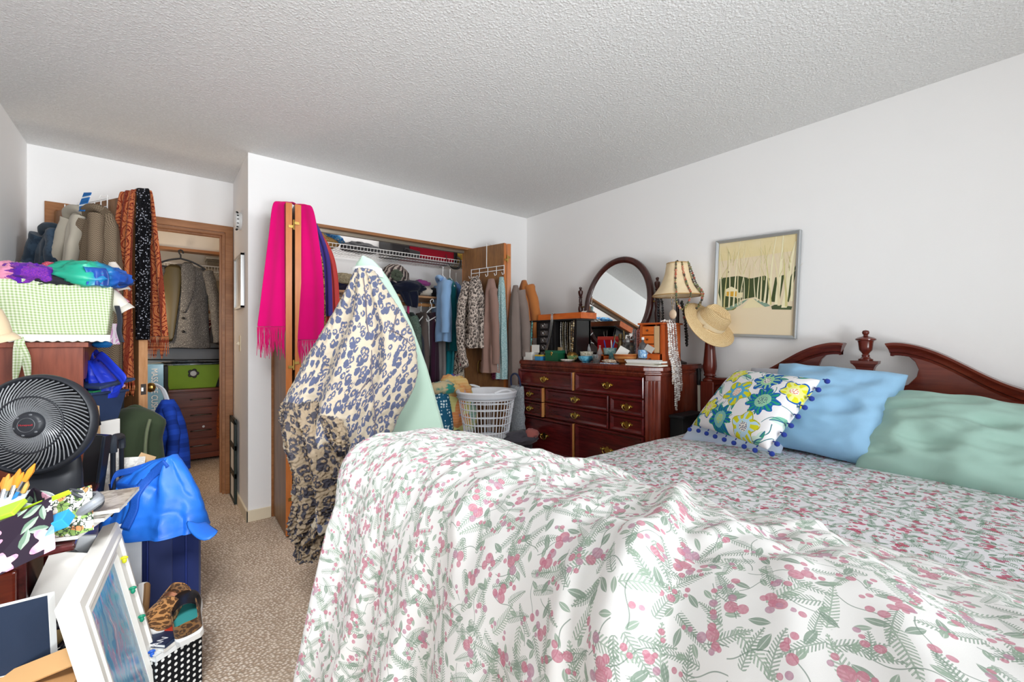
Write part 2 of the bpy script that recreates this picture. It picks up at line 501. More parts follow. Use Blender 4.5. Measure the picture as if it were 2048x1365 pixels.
# skirting
st('baseboard_jog', MB().b2((XJ - .012, YB - .012, 0), (XJ, YR, .075)), M_cream, bevel=.003)
st('baseboard_back_left', MB().b2((XJ - .012, YB - .012, 0), (OX0 - .005, YB, .075)), M_cream, bevel=.003)
st('baseboard_back_right', MB().b2((OX1, YB - .012, 0), (XR, YB, .075)), M_cream, bevel=.003)
st('baseboard_right', MB().b2((XR - .012, YF, 0), (XR, YB, .075)), M_cream, bevel=.003)
st('baseboard_left', MB().b2((XL, YF, 0), (XL + .012, YR, .075)), M_cream, bevel=.003)
# casing of the doorway, lining of the wardrobe opening
def frame_poly(x0, x1, z, w, lo=0):
    return [(x0 - w, lo), (x0, lo), (x0, z), (x1, z), (x1, lo), (x1 + w, lo), (x1 + w, z + w), (x0 - w, z + w)]
st('trim_1', xz(YR - .02, YR, frame_poly(DX0, DX1, DZ, .052)), M_oakx, bevel=.004)
st('trim_2', xz(YR - .001, YR + .115, frame_poly(DX0 + .018, DX1 - .018, DZ - .018, .018)), M_oakx)
st('trim_3', xz(YR + .045, YR + .085, frame_poly(DX0 + .03, DX1 - .03, DZ - .03, .013)), M_oak)
st('trim_4', xz(YB - .006, YB + .115, frame_poly(OX0 + .018, OX1 - .018, OZ - .022, .022)), M_oakx, bevel=.002)
st('trim_5', MB().b2((OX0 + .02, YB + .04, OZ - .045), (OX1 - .02, YB + .075, OZ - .022)), metal('#9a8f80', .4))

# ------------------------------------------------------------------ the open door of the recess, hinged at the left
dv = Vector((-0.07 + 0.51, 3.25 - 4.05, 0)).normalized(); dn = Vector((-dv.y, dv.x, 0))   # dn points to the right-hand face
DH = Vector((-0.50, 4.03, 0)); DL = 0.90; DT = 0.042
drot = Matrix((dv, dn, Vector((0, 0, 1)))).transposed()
def dpt(l, n, z): return DH + dv * l + dn * n + Vector((0, 0, z))
d1 = thing('door_1', 'brown oak door standing open into the room under draped scarves', 'door', DH); d1['kind'] = 'structure'
MB().box(dpt(DL / 2, 0, 1.02), (DL - .004, DT, 2.02), drot).build('leaf', M_doorface, d1, smooth=0, bevel=.002)
MB().box(dpt(DL, 0, 1.02), (.006, DT + .001, 2.02), drot).build('edge_band', M_oakedge, d1, smooth=0)
for s, nm in ((-1, 'knob'), (1, 'knob')):
    k = MB(); ry = Matrix((dv, Vector((0, 0, 1)), dn * s)).transposed()
    k.lathe([(0, .0), (.033, .0), (.033, .006), (.012, .012), (.011, .03), (.02, .036), (.028, .05), (.026, .066), (.012, .075), (0, .076)], dpt(DL - .07, s * DT / 2, .92), 20, ry)
    k.build(nm, M_brass, d1)
lp = MB(); lp.box(dpt(DL + .003, 0, .92), (.004, .026, .06), drot); lp.box(dpt(DL + .008, 0, .92), (.012, .012, .02), drot); lp.build('latch', M_steel, d1, smooth=0)
for z in (.25, 1.02, 1.8):
    MB().tube([dpt(-.002, -.024, z - .045), dpt(-.002, -.024, z + .045)], .007, 8).build('hinge', M_brass, d1)

# ------------------------------------------------------------------ bifold doors of the wardrobe
def panel(p, q, name, parent, T=.033, z0=.02, z1=2.03):
    p, q = Vector((p[0], p[1], 0)), Vector((q[0], q[1], 0)); u = (q - p).normalized(); n = Vector((-u.y, u.x, 0))
    R = Matrix((u, n, Vector((0, 0, 1)))).transposed(); L = (q - p).length
    o = MB().box((p + q) / 2 + Vector((0, 0, (z0 + z1) / 2)), (L - .004, T, z1 - z0), R).build(name, M_doorface, parent, smooth=0, bevel=.002)
    e = MB()
    for s, c in ((1, q), (-1, p)): e.box(c - u * s * .001 + Vector((0, 0, (z0 + z1) / 2)), (.004, T + .001, z1 - z0), R)
    e.build('edge_band', M_orange, o, smooth=0)
    return o
def hinges(parent, p, zs=(.25, 1.05, 1.9)):
    for z in zs:
        h = MB(); h.tube([Vector((p[0], p[1], z - .03)), Vector((p[0], p[1], z + .03))], .006, 8)
        h.box((p[0] + .015, p[1], z + .012), (.03, .004, .016)); h.box((p[0] - .015, p[1], z - .012), (.03, .004, .016))
        h.build('hinge', M_brass, parent, smooth=30)
d2 = thing('door_2', 'folded brown bifold wardrobe door carrying the bright pink scarf', 'door', (.65, 3.1, 0)); d2['kind'] = 'structure'
panel((.627, 3.37), (.612, 2.88), 'door_panel', d2); panel((.690, 3.37), (.664, 2.885), 'door_panel', d2)
hinges(d2, (.638, 2.875))
d3 = thing('door_3', 'half folded bifold wardrobe door hung with clothes beside the dresser', 'door', (2.35, 3.1, 0)); d3['kind'] = 'structure'
panel((2.185, 3.385), (2.295, 2.905), 'door_panel', d3); panel((2.62, 3.37), (2.335, 2.905), 'door_panel', d3)
hinges(d3, (2.315, 2.898))
hb = MB(); hb.tube(spl([(2.218, 3.155, 1.02), (2.19, 3.148, 1.01), (2.183, 3.147, .965), (2.19, 3.148, .92), (2.218, 3.155, .91)], 5), .008, 8)
hb.build('door_handle', M_brass, d3)
# ------------------------------------------------------------------ printed flannel: berries, ferns and leaves laid out on the cloth
def berry_print(name, k=1.0, white='#f3f2f1', pinks=('#b8456a', '#d0607f'), mauve='#a37a92', greens=('#6f8f76', '#97ae98'), fade=0.12, dens=0.0):
    b = NB(name); uv = b.uv(); x, y, z = b.sep(uv)
    wn, wc = b.noise(uv, 7 * k, 2)
    q = b.vm('ADD', uv, b.vm('SCALE', b.vm('SUBTRACT', wc, (0.5, 0.5, 0.5)), 0.03 / k))
    tex, _ = b.noise(uv, 420 * k, 2, 0.7)
    brk, _ = b.noise(uv, 130 * k, 3, 0.7)
    col = H(white)
    def cell(sc, off, ran=0.85):
        p = b.vm('ADD', uv, off); d, c, pos = b.vor(p, sc * k, ran)
        l = b.vm('SUBTRACT', p, pos); r = b.sep(c); lx, ly, _ = b.sep(l)
        a = r[0] * 6.2832; ca, sa = a.cos(), a.sin()
        return d, r, (lx * ca + ly * sa) * k, (ly * ca - lx * sa) * k
    def lay(mask, c, col): return b.mix(mask, col, c)
    # fern sprays (two lattices)
    for sc, off, L, wd, fq, g, keep in ((13, (3.1, 1.7, 0), .038, .017, 1150, greens[0], .16 - dens), (10, (7.7, 4.2, 0), .048, .021, 950, greens[1], .22 - dens), (15, (1.3, 9.4, 0), .03, .014, 1300, greens[0], .45 - dens), (12, (9.3, 6.4, 0), .036, .015, 1200, greens[0], .45 - dens)):
        d, r, u, v = cell(sc, off)
        v = v + u * u * 7.0 * (r[2] - 0.5)
        t = (u + L) * (0.5 / L)
        ins = t.gt(0.02) * t.lt(0.98)
        env = v.abs().lt((1.02 - t).pw(0.75) * t.max(0.0).pw(0.35) * wd * 1.15)
        bar = ((u - v.abs() * 0.75) * fq).sin().gt(0.08)
        stem = v.abs().lt(0.0011)
        msk = ins * (env * bar).max(stem) * r[1].gt(keep) * (0.55 + brk * 0.75).min(1.0)
        col = lay(msk * (0.60 + tex * 0.5).min(0.95), b.mix(tex, H(g), H(greens[1])), col)
    # solid leaves in pairs
    for sc, off, L, wd, g, keep in ((16, (5.5, 2.2, 0), .017, .0065, greens[0], .3), (21, (0.4, 6.6, 0), .012, .005, greens[1], .3)):
        d, r, u, v = cell(sc, off)
        e = (u.abs() * (1 / L)); lf = v.abs().lt((1.0 - e * e) * wd) * u.abs().lt(L)
        vein = 1.0 - v.abs().lt(0.0006) * 0.5
        col = lay(lf * r[1].gt(keep) * vein * 0.9, b.mix(brk, H(g), H(greens[1])), col)
    # thin stalks
    d, r, u, v = cell(12, (2.9, 8.1, 0))
    v2 = v + (u * 90).sin() * 0.004
    col = lay(v2.abs().lt(0.0009) * u.abs().lt(.04) * 0.75, H(greens[0]), col)
    # berries in clusters of three, and single small ones
    for sc, off, R, keep in ((9.5, (4.4, 0.9, 0), .0112, .42), (15, (8.8, 3.3, 0), .0075, .42), (21, (6.1, 7.2, 0), .0052, .42)):
        d, r, u, v = cell(sc, off)
        ok = r[1].gt(keep - dens * 0.5)
        parts = ((0, 0), (1.55, .6), (.5, -1.5)) if R > .008 else ((0, 0), (2.3, .4))
        for i, (cx, cy) in enumerate(parts):
            du, dv_ = u - cx * R, v - cy * R
            rr = (du * du + dv_ * dv_).sqrt(); rad = R * (1.0 - 0.18 * i)
            ang = (wn * 2.5 * R)
            m_ = rr.lt(rad + ang * 0.15 - R * 0.18)
            edge = (rr * (1 / rad)).ss(0.3, 1.0)
            sp, _c2, _p2 = b.vor(uv, 260 * k, 1.0)
            base = b.mix(r[2].gt(0.62) if i == 2 else (r[2].gt(0.8) if i == 0 else r[2].lt(0.3)), H(pinks[0]), H(mauve))
            base = b.mix(edge * 0.35 + sp * 0.4, b.mix(0.55, base, H(pinks[1])), base)
            col = lay(m_ * ok * (0.55 + brk * 0.55).min(1.0), base, col)
    if fade: col = b.mix(fade, col, H(white))
    pile, _ = b.noise(uv, 1500, 2)
    return b.done(col, 0.95, 0, 0.08, bump=pile + tex * 0.5, bs=0.2, bd=0.001, sheen=0.1)
M_flannel = berry_print('berry_print_flannel', 1.42, '#e2e1df', ('#a83e60', '#cf7590'), '#8d6a86', ('#476a56', '#7a957e'), 0.15, 0.14)
M_spread = berry_print('berry_print_bedspread', 1.25, '#e6e5e9', ('#b52752', '#c94a6c'), '#a04a70', ('#467256', '#7d9c86'), 0.0, 0.1)
M_mahog = wood('mahogany', '#4a160f', '#6f2a1c', 'Z', 8, 0.25, coat=0.35)
M_mahogy = wood('mahogany_rail', '#4c170f', '#75301f', 'Y', 8, 0.25, coat=0.35)
M_tick = fabric('#e9e6df')

BY, BH = 0.579, 0.81
bed = thing('bed', 'dark mahogany bed with scrolled pediment headboard and centre urn finial', 'bed', (1.7, BY, 0))
def hb(sgn, o, z, x): return Vector((x, BY + sgn * o, z))
TOP = [(.083, 1.182), (.11, 1.186), (.15, 1.184), (.20, 1.172), (.25, 1.152), (.30, 1.125), (.36, 1.086), (.42, 1.046), (.48, 1.012), (.54, .988), (.60, .972), (.67, .962), (.775, .958)]
inner = [(.0, .42), (.0, .955), (.06, .955), (.12, .962), (.165, .985), (.195, 1.025), (.202, 1.06), (.19, 1.095), (.165, 1.122), (.135, 1.138), (.115, 1.142)]
for s in (1, -1):
    poly = inner + [(o, z - .04) for o, z in TOP if o > .115] + [(.775, .42)]
    if s > 0: poly = poly[::-1]
    MB().prism(poly, 2.80, 2.828, lambda u, v, w: hb(s, u, v, w)).build('headboard_panel', M_mahogy, bed, smooth=20, bevel=.003)
    cap = MB(); rows = []
    sect = [(2.828, -.062), (2.800, -.062), (2.797, -.05), (2.786, -.045), (2.783, -.034), (2.777, -.02), (2.768, -.012), (2.766, 0), (2.80, .004), (2.835, 0), (2.835, -.062)]
    for i, (o, z) in enumerate(spl([(a, b_, 0) for a, b_ in TOP], 3)[0::1] and [(p.x, p.y) for p in spl([(a, b_, 0) for a, b_ in TOP], 3)]):
        k = .045 if i < 1 else (.02 if i < 2 else 0)
        rows.append([hb(s, o + (k * (-dz / .062) * .6), z + dz, x) for x, dz in sect])
    cap.grid([r + [r[0]] for r in rows])
    cap.add(rows[0], [tuple(range(len(sect)))]); cap.add(rows[-1], [tuple(range(len(sect)))])
    cap.build('scroll_moulding', M_mahogy, bed, smooth=35)
    post = MB()
    px, py = 2.812, BY + s * BH
    post.box((px, py, .47), (.086, .086, .92))
    post.lathe([(.0, .93), (.042, .93), (.044, .94), (.040, .948), (.030, .953), (.028, .962), (.037, .966), (.039, .972), (.033, .978), (.0365, .99), (.0415, 1.01), (.043, 1.03), (.041, 1.06), (.037, 1.1), (.0335, 1.14), (.031, 1.17), (.027, 1.22), (.024, 1.262), (.0, 1.268)], (px, py, 0), 28)
    post.build('bedpost', M_mahog, bed, smooth=40, bevel=.004)
    rl = MB().b2((.62, BY + s * .76 - .015, .24), (2.79, BY + s * .76 + .015, .42)); rl.build('side_rail', M_mahog, bed, smooth=0, bevel=.004)
pl = MB().b2((2.79, BY - .035, .9), (2.835, BY + .035, 1.06))
pl.grid([[Vector((2.795 - q, BY - .035 - w, z)), Vector((2.795 - q, BY + .035 + w, z)), Vector((2.835, BY + .035 + w, z)), Vector((2.835, BY - .035 - w, z)), Vector((2.795 - q, BY - .035 - w, z))] for q, w, z in ((0, 0, 1.05), (.004, .004, 1.062), (.014, .012, 1.074), (.018, .02, 1.08), (.018, .022, 1.094), (0, 0, 1.0941))])
pl.build('finial_plinth', M_mahogy, bed, smooth=25)
fn = MB().lathe([(0, 1.094), (.030, 1.094), (.031, 1.102), (.022, 1.106), (.016, 1.114), (.017, 1.122), (.013, 1.128), (.018, 1.136), (.027, 1.148), (.029, 1.165), (.031, 1.185), (.034, 1.196), (.042, 1.2), (.0425, 1.206), (.034, 1.212), (.02, 1.217), (.011, 1.221), (.009, 1.226), (.014, 1.232), (.0155, 1.24), (.012, 1.248), (0, 1.252)], (2.815, BY, 0), 28)
fn.build('finial', M_mahog, bed, smooth=40)
MB().b2((.60, BY - .76, .12), (.635, BY + .76, .80)).build('footboard', M_mahogy, bed, smooth=0, bevel=.006)
MB().b2((.64, BY - .74, .22), (2.78, BY + .74, .40)).build('box_spring', M_tick, bed, bevel=.02)
MB().b2((.66, BY - .755, .40), (2.785, BY + .755, .625)).build('mattress', M_tick, bed, bevel=.04)

# bedspread: flat over the mattress towards the head, hanging down the far side
def spread_z(x, y):
    z = .652 + .006 * nz(x * 2.3, y * 2.3) + .004 * ridged(x * 3 + y, y * 5 - x, 2)
    z -= .018 * smoothstep(1.15, 1.38, y) + .03 * smoothstep(-.05, -.22, y)
    z += .012 * smoothstep(1.6, 1.0, x)
    return z
rows = []; us = []
for i in range(75):
    x = .70 + (2.70 - .70) * i / 74; row = []
    for j in range(74):
        if j < 60:
            y = -.24 + (1.385 + .24) * j / 59; p = Vector((x, y, spread_z(x, y))); v = y
        else:
            w = (j - 59) * .026; p = Vector((x, 1.385 + min(.02, w) + .010 * math.sin(x * 23) * min(1, w * 4), spread_z(x, 1.385) - w)); v = 1.385 + w
        row.append(p); us.append((x, v))
    rows.append(row)
MB().grid(rows, us).build('bedspread', M_spread, solid=.006, sub=1, smooth=180, label='bedspread with small deep pink berries spread flat below the pillows', cat='bedspread')

# flannel blanket: thrown over the footboard, down to the carpet
PROF = [(1.40, .676), (1.30, .695), (1.2, .727), (1.08, .772), (.96, .818), (.84, .858), (.74, .880), (.64, .888), (.55, .879), (.495, .852), (.455, .80), (.425, .71), (.395, .58), (.365, .45), (.33, .30), (.297, .17), (.262, .012)]
path = spl([(a, 0, b_) for a, b_ in PROF], 10)
cum = [0]
for a, b_ in zip(path, path[1:]): cum.append(cum[-1] + (b_ - a).length)
def prof_at(s):
    s = max(0, min(cum[-1] - 1e-6, s))
    k = 0
    while cum[k + 1] < s: k += 1
    t = (s - cum[k]) / (cum[k + 1] - cum[k]); return path[k].lerp(path[k + 1], t), (path[k + 1] - path[k]).normalized()
def ridge_line(px, z=.78): return [at(a, b_, Z=z).to_2d() for a, b_ in px]
RID = [  # soft folds read off the photograph: (points, width, height)
    (ridge_line([(1372, 930), (1385, 985), (1348, 1050), (1352, 1150), (1300, 1260), (1270, 1365)]), .022, .018),
    (ridge_line([(1248, 955), (1330, 1000), (1372, 1010)]), .018, .014),
    (ridge_line([(1390, 1000), (1470, 1020), (1560, 1070), (1680, 1085)]), .03, .02),
    (ridge_line([(1400, 1265), (1500, 1215), (1600, 1172), (1680, 1150)]), .016, -.012),
    (ridge_line([(1420, 1245), (1520, 1195), (1640, 1150)]), .02, .016),
    (ridge_line([(1560, 1290), (1680, 1225), (1800, 1180)]), .018, -.008),
    (ridge_line([(1100, 1045), (1190, 1010), (1260, 980)], .8), .02, .012),
    (ridge_line([(1060, 1000), (1140, 975), (1230, 965)], .8), .018, .010),
    (ridge_line([(940, 1040), (1040, 1000), (1140, 960)], .84), .022, .012),
    (ridge_line([(880, 990), (980, 960), (1080, 930)], .85), .022, .010),
    (ridge_line([(1090, 1230), (1170, 1160), (1220, 1120)], .84), .022, .018),
    (ridge_line([(1200, 1320), (1220, 1240), (1270, 1150)], .84), .025, .02),
]
def seg_d(p, a, b_):
    ab = b_ - a; t = max(0, min(1, (p - a).dot(ab) / max(1e-9, ab.dot(ab)))); return (p - a - ab * t).length
def blanket_pt(s, y):
    p, tg = prof_at(s); nrm = Vector((-tg.z, 0, tg.x)) * (1 if tg.x < 0 else 1)
    nrm = Vector((tg.z, 0, -tg.x))
    if nrm.z < 0 and p.z > .8: nrm = -nrm
    if p.z <= .8 and nrm.x > 0: nrm = -nrm
    hang = smoothstep(.86, .55, p.z) if p.x < .6 else 0
    top = 1 - hang
    q = Vector((p.x, y)); off = 0
    if top > 0:
        h = 0
        for pts, w, hh in RID:
            d = min(seg_d(q, a, b_) for a, b_ in zip(pts, pts[1:]))
            if d < 3.2 * w: h += 1.5 * hh * math.exp(-(d / w) ** 2)
        a, c = p.x * .8 + y * .6, -p.x * .6 + y * .8
        h += .014 * ridged(a * 3.1 + 2, c * 9 + .5 * nz(a * 4, c * 4), 6.3) + .011 * ridged(a * 2.2, c * 6.5, .3) * (.4 + .6 * smoothstep(1.36, 1.2, p.x)) + .007 * nz(p.x * 3, y * 3, 4) + .005 * ridged(a * 5, c * 12, 1.7) + .003 * nz(p.x * 22, y * 22, 1)
        off += top * (h - .004)
    if hang > 0:
        f = math.sin(y * 30 + 1.4 * nz(y * 3, p.z * 1.2, 7) + .5) * .5 + math.sin(y * 53 + 2) * .22 + nz(y * 9, p.z * 1.1, 3) * .8
        off += hang * (.020 + .034 * (1 - p.z)) * f + hang * .006 * ridged(y * 8, p.z * 4, 5)
    return p + nrm * off + Vector((0, y, 0)), top
rows, us = [], []
NS, NYB, NW = 150, 150, 26
SL = cum[-1]
for i in range(NS + 1):
    s = SL * i / NS; row = []
    st0 = .02 * nz(s * 6, 1, 1)
    for j in range(NYB + NW + 1):
        if j <= NYB:
            y = -.52 + (1.36 + .52) * j / NYB; p, top = blanket_pt(s, y); v = y
            hem = smoothstep(0, .06, s)
            p.x += (1 - smoothstep(0, .35, s)) * (.05 * math.sin(y * 4.2 + .8) + .03 * nz(y * 5, 2, 9))
        else:
            w = (j - NYB) * .02; p0, top = blanket_pt(s, 1.36); p0.x += (1 - smoothstep(0, .35, s)) * (.05 * math.sin(1.36 * 4.2 + .8) + .03 * nz(6.8, 2, 9))
            r = .035; a = min(w / r, PI / 2); ex = max(0, w - r * PI / 2)
            rip = .012 * math.sin(s * 22 + 1) * min(1, ex * 6)
            ptop = p0 + Vector((0, r * math.sin(a) + rip, -(r - r * math.cos(a)) - ex))
            if ptop.z < .01: ptop.z = .01
            pdr = p0 + Vector((r * (1 - math.cos(a)) + ex, r * math.sin(a) + .02 * math.sin(ex * 16) + .02 * ex, -.02 * ex))
            p = ptop * top + pdr * (1 - top); v = 1.36 + w
        if p.z < .008: p.z = .008
        row.append(p); us.append((s, v))
    rows.append(row)
MB().grid(rows, us).build('flannel_blanket', M_flannel, solid=.007, sub=1, smooth=180, label='rumpled white flannel blanket printed with muted berries and ferns over the foot of the bed', cat='blanket')

# ------------------------------------------------------------------ pillows
def fr(px_list, X):  # centre helper
    return sum((at(a, b_, X=X) for a, b_ in px_list), Vector()) / len(px_list)
def cloth_wr(col, col2=None, scale=1):
    b = NB('pillow_cotton_' + col.strip('#')); uv = b.uv(); f, _ = b.noise(uv, 5, 3); g, _ = b.noise(uv, 9, 4, .6, 1.2); h, _ = b.noise(uv, 700, 2)
    c = H(col); lo = tuple(x * .97 for x in c[:3]) + (1,)
    return b.done(b.mix(f, lo, c), .85, 0, .12, bump=g * 1.0 + h * .04, bs=.22, bd=.010, sheen=.12)
ey = Vector((0, -1, 0))
def pil(name, mat, c, ax, ay, w, h, t, label, **k):
    return pillow_mesh(MB(), c, ax, ay, w, h, t, **k).build(name, mat, smooth=180, sub=1, label=label, cat='pillow')
up = lambda a: Vector((math.sin(a), 0, math.cos(a)))
pil('pillow', cloth_wr('#b4b8c2'), (2.68, .83, .85), (0, -1, 0), up(.55), .60, .44, .15, 'grey pillow leaning on the headboard, mostly hidden behind the floral cushion', seed=2)
pil('pillow', cloth_wr('#c3cfe0'), (2.45, 1.04, .735), (0.1, -1, 0), up(1.05), .50, .40, .14, 'pale blue-grey pillow poking out left of the floral cushion', seed=9)
pil('pillow', cloth_wr('#93bede'), (2.50, .655, .858), (-.04, -1, -.055), up(.62), .55, .50, .20, 'light blue pillow propped against the headboard beside the floral cushion', seed=5, wr=.022)
pil('pillow', cloth_wr('#9dbdb1'), (2.46, .18, .775), (-.10, -1, -.05), up(.82), .70, .46, .24, 'sage green crumpled pillow at the right edge of the bed', seed=11, wr=.036)

# floral cushion with pompom trim
def floral():
    b = NB('floral_cushion_print'); uv = b.uv(); x, y, z = b.sep(uv)
    wn, wc = b.noise(uv, 16, 3); fine, _ = b.noise(uv, 60, 3, .7)
    wx, wy, _w = b.sep(wc)
    x = x + (wx - .5) * .022; y = y + (wy - .5) * .022
    col = H('#efeef0')
    def flower(col, cx, cy, R, n, outer, inner_, heart, edge, rot=0.0, half=0):
        u, v = x - cx, y - cy; r = (u * u + v * v).sqrt()
        a = b.m('ARCTAN2', v, u)
        pet = R * (0.84 + 0.16 * (a * n + rot).sin())
        col = b.mix(r.lt(pet + .006) * (fine.gt(.4)), col, H(edge))
        body = r.lt(pet)
        st_ = ((a * n * 2.0 + rot + r * 40).sin() * .5 + .5)
        cc = b.mix(st_.gt(.62) * r.gt(R * .45), H(outer), H(edge if half else inner_))
        cc = b.mix(r.lt(R * .5) * (1.0 if not half else .8) * (fine + .25).gt(.6), cc, H(inner_))
        cc = b.mix(r.lt(R * .3), cc, H('#eeeae0' if not half else inner_))
        dts, _, _ = b.vor(uv, 130, .6)
        cc = b.mix(r.lt(R * .3) * dts.lt(.32), cc, H(heart))
        return b.mix(body, col, cc)
    # leaves and twigs
    for sc, off, L, wd, g in ((9, (3, 1, 0), .034, .014, '#3f9a7c'), (7, (6, 2, 0), .045, .017, '#7fbfa6')):
        p = b.vm('ADD', uv, off); d, c, pos = b.vor(p, sc, .8); l = b.vm('SUBTRACT', p, pos); r = b.sep(c); lx, ly, _ = b.sep(l)
        a = r[0] * 6.2832; u = lx * a.cos() + ly * a.sin(); v = ly * a.cos() - lx * a.sin()
        e = u.abs() * (1 / L)
        lf = v.abs().lt((1.0 - e * e) * wd) * u.abs().lt(L)
        col = b.mix(lf, col, b.mix(v.gt(0.0), H(g), H('#cfe6da'))); 
        col = b.mix(lf * v.abs().lt(.0018), col, H('#2a5e8e'))
        col = b.mix(((v + (u * 50).sin() * .012).abs().lt(.0016)) * u.abs().lt(.075), col, H('#3d7f86'))
    Y, W, B_, G, P = '#d9d62a', '#e6e98a', '#1f5fae', '#2f9a7a', '#e07a52'
    for f in ((.115, .33, .062, 5, Y, W, P, B_, 0), (.33, .315, .065, 6, B_, '#9fd0a0', '#17356e', B_, 1), (.225, .215, .078, 5, Y, '#5ab0d8', P, '#b7b51e', 2),
              (.385, .20, .072, 9, G, '#a7d6b4', '#17356e', B_, 0, 1), (.10, .105, .058, 5, Y, W, P, B_, 1), (.215, .06, .07, 9, B_, '#8cc8b8', '#d9d62a', G, 2, 1),
              (.37, .055, .074, 5, Y, '#bfe0f2', '#17356e', '#b7b51e', 0), (.47, .30, .052, 5, Y, W, P, B_, 2), (.03, .22, .05, 8, G, '#a7d6b4', '#17356e', B_, 0, 1), (.02, .02, .05, 8, B_, '#d9d62a', '#17356e', G, 0, 1), (.22, .43, .06, 8, B_, '#d9d62a', '#17356e', G, 0, 1), (.43, .43, .05, 5, Y, W, P, B_, 2)):
        col = flower(col, f[0], f[1], f[2], f[3], f[4], f[5], f[6], f[7], f[8], f[9] if len(f) > 9 else 0)
    h, _ = b.noise(b.uv(), 700, 2)
    return b.done(col, .85, 0, .12, bump=h, bs=.15, bd=.001)
A_, B2, C_, D_ = at(1487, 747, X=2.49), at(1645, 771, X=2.28), at(1549, 909, X=2.03), at(1388, 858, X=2.26)
cc = (A_ + B2 + C_ + D_) / 4
ux = ((B2 - A_) + (C_ - D_)).normalized(); uy = ((A_ - D_) + (B2 - C_)); uy = (uy - ux * uy.dot(ux)).normalized()
nzv = ux.cross(uy)
CW, CHh = ((B2 - A_).length + (C_ - D_).length) / 2 * 1.02, ((A_ - D_).length + (B2 - C_).length) / 2 * 1.02
cush = thing('cushion', 'white floral cushion with yellow and teal flowers and blue pompom trim', 'cushion', cc - Vector((0, 0, .1)))
pillow_mesh(MB(), cc + nzv * .03, ux, uy, CW, CHh, .15, seed=4, wr=.004).build('cushion_cover', floral(), cush, smooth=180, sub=1)
M_pom = fabric('#2a3f95', .2, sc=300, bs=.6)
for k in range(9):
    t = k / 8.0
    for e, (p, q, o) in enumerate(((B2, C_, ux), (C_, D_, -uy))):
        if e and k == 0: continue
        base = cc + ux * (CW / 2 * (1 if not e else 1 - 2 * t)) + uy * (CHh / 2 * ((1 - 2 * t) if not e else -1)) + nzv * .03
        base = base + o * (-.010 if .1 < t < .9 else 0)
        pm = MB(); pm.ell(base + o * .020 + Vector((0, 0, -.006)), .0115, 7)
        pm.tube([base, base + o * .009], .003, 5); pm.build('pompom', M_pom, cush)
# ------------------------------------------------------------------ the dresser against the right wall
M_dr = wood('dark_mahogany_front', '#3b0f10', '#661d1d', 'Y', 10, 0.22, coat=0.5)
M_drv = wood('dark_mahogany_side', '#4d1911', '#823622', 'Z', 9, 0.25, coat=0.4)
M_raw = wood('bare_drawer_side', '#b9763c', '#d99f63', 'Z', 14, 0.5)
M_gold = metal('#c9ad62', 0.25)
DXF, DXB, DY0, DY1, DZT, CH = 2.34, 2.885, 1.50, 2.80, 1.04, .06
dr = thing('dresser', 'dark mahogany dresser with brass pulls in the corner beyond the bed', 'dresser', (2.61, 2.15, 0))
def plan(o):  # outline of the carcase grown by o
    return [(DXF - o, DY0 + CH), (DXF + CH, DY0 - o), (DXB, DY0 - o), (DXB, DY1 + o), (DXF + CH, DY1 + o), (DXF - o, DY1 - CH)]
def slab(mb, o, z0, z1): return mb.prism(plan(o), z0, z1, lambda u, v, w: Vector((u, v, w)))
slab(MB(), -.004, .1, .985).build('carcase', M_drv, dr, smooth=0)
slab(MB(), .012, .0, .30).build('plinth', M_drv, dr, smooth=0, bevel=.006)
tp = MB(); slab(tp, .004, .972, .985); slab(tp, .016, .985, .997); slab(tp, .010, .997, 1.008); slab(tp, .026, 1.008, 1.032); slab(tp, .018, 1.032, DZT)
tp.build('top', M_drv, dr, smooth=0, bevel=.003)
for y0, s in ((DY0, 1), (DY1, -1)):             # fluted corner pilasters
    a = Vector((DXF - .004, y0 + s * (CH + .001), 0)); b_ = Vector((DXF + CH, y0 - s * .005, 0)); u = (b_ - a); nn = Vector((-1, -s, 0)).normalized()
    prof = []
    for i in range(41):
        t = i / 40; g = 0
        for c in (.27, .5, .73):
            if abs(t - c) < .085: g = -.006 * math.cos((t - c) / .085 * PI / 2)
        prof.append(a + u * t + nn * (.004 + g))
    flat = [a + u * (i / 40) + nn * .004 for i in range(41)]
    m = MB(); rows = []
    for z, k in ((.30, 0), (.33, 0), (.36, 1), (.925, 1), (.945, 0), (.972, 0)):
        rows.append([(p if k else q) + Vector((0, 0, z)) for p, q in zip(prof, flat)])
    m.grid(rows).build('pilaster', M_drv, dr, smooth=25)
    cp = MB(); cp.box((a + b_) / 2 + nn * .006 + Vector((0, 0, .965)), (u.length * 1.02, .016, .035), Matrix((u.normalized(), nn, Vector((0, 0, 1)))).transposed())
    cp.build('pilaster_cap', M_drv, dr, smooth=0, bevel=.003)
pull0 = None
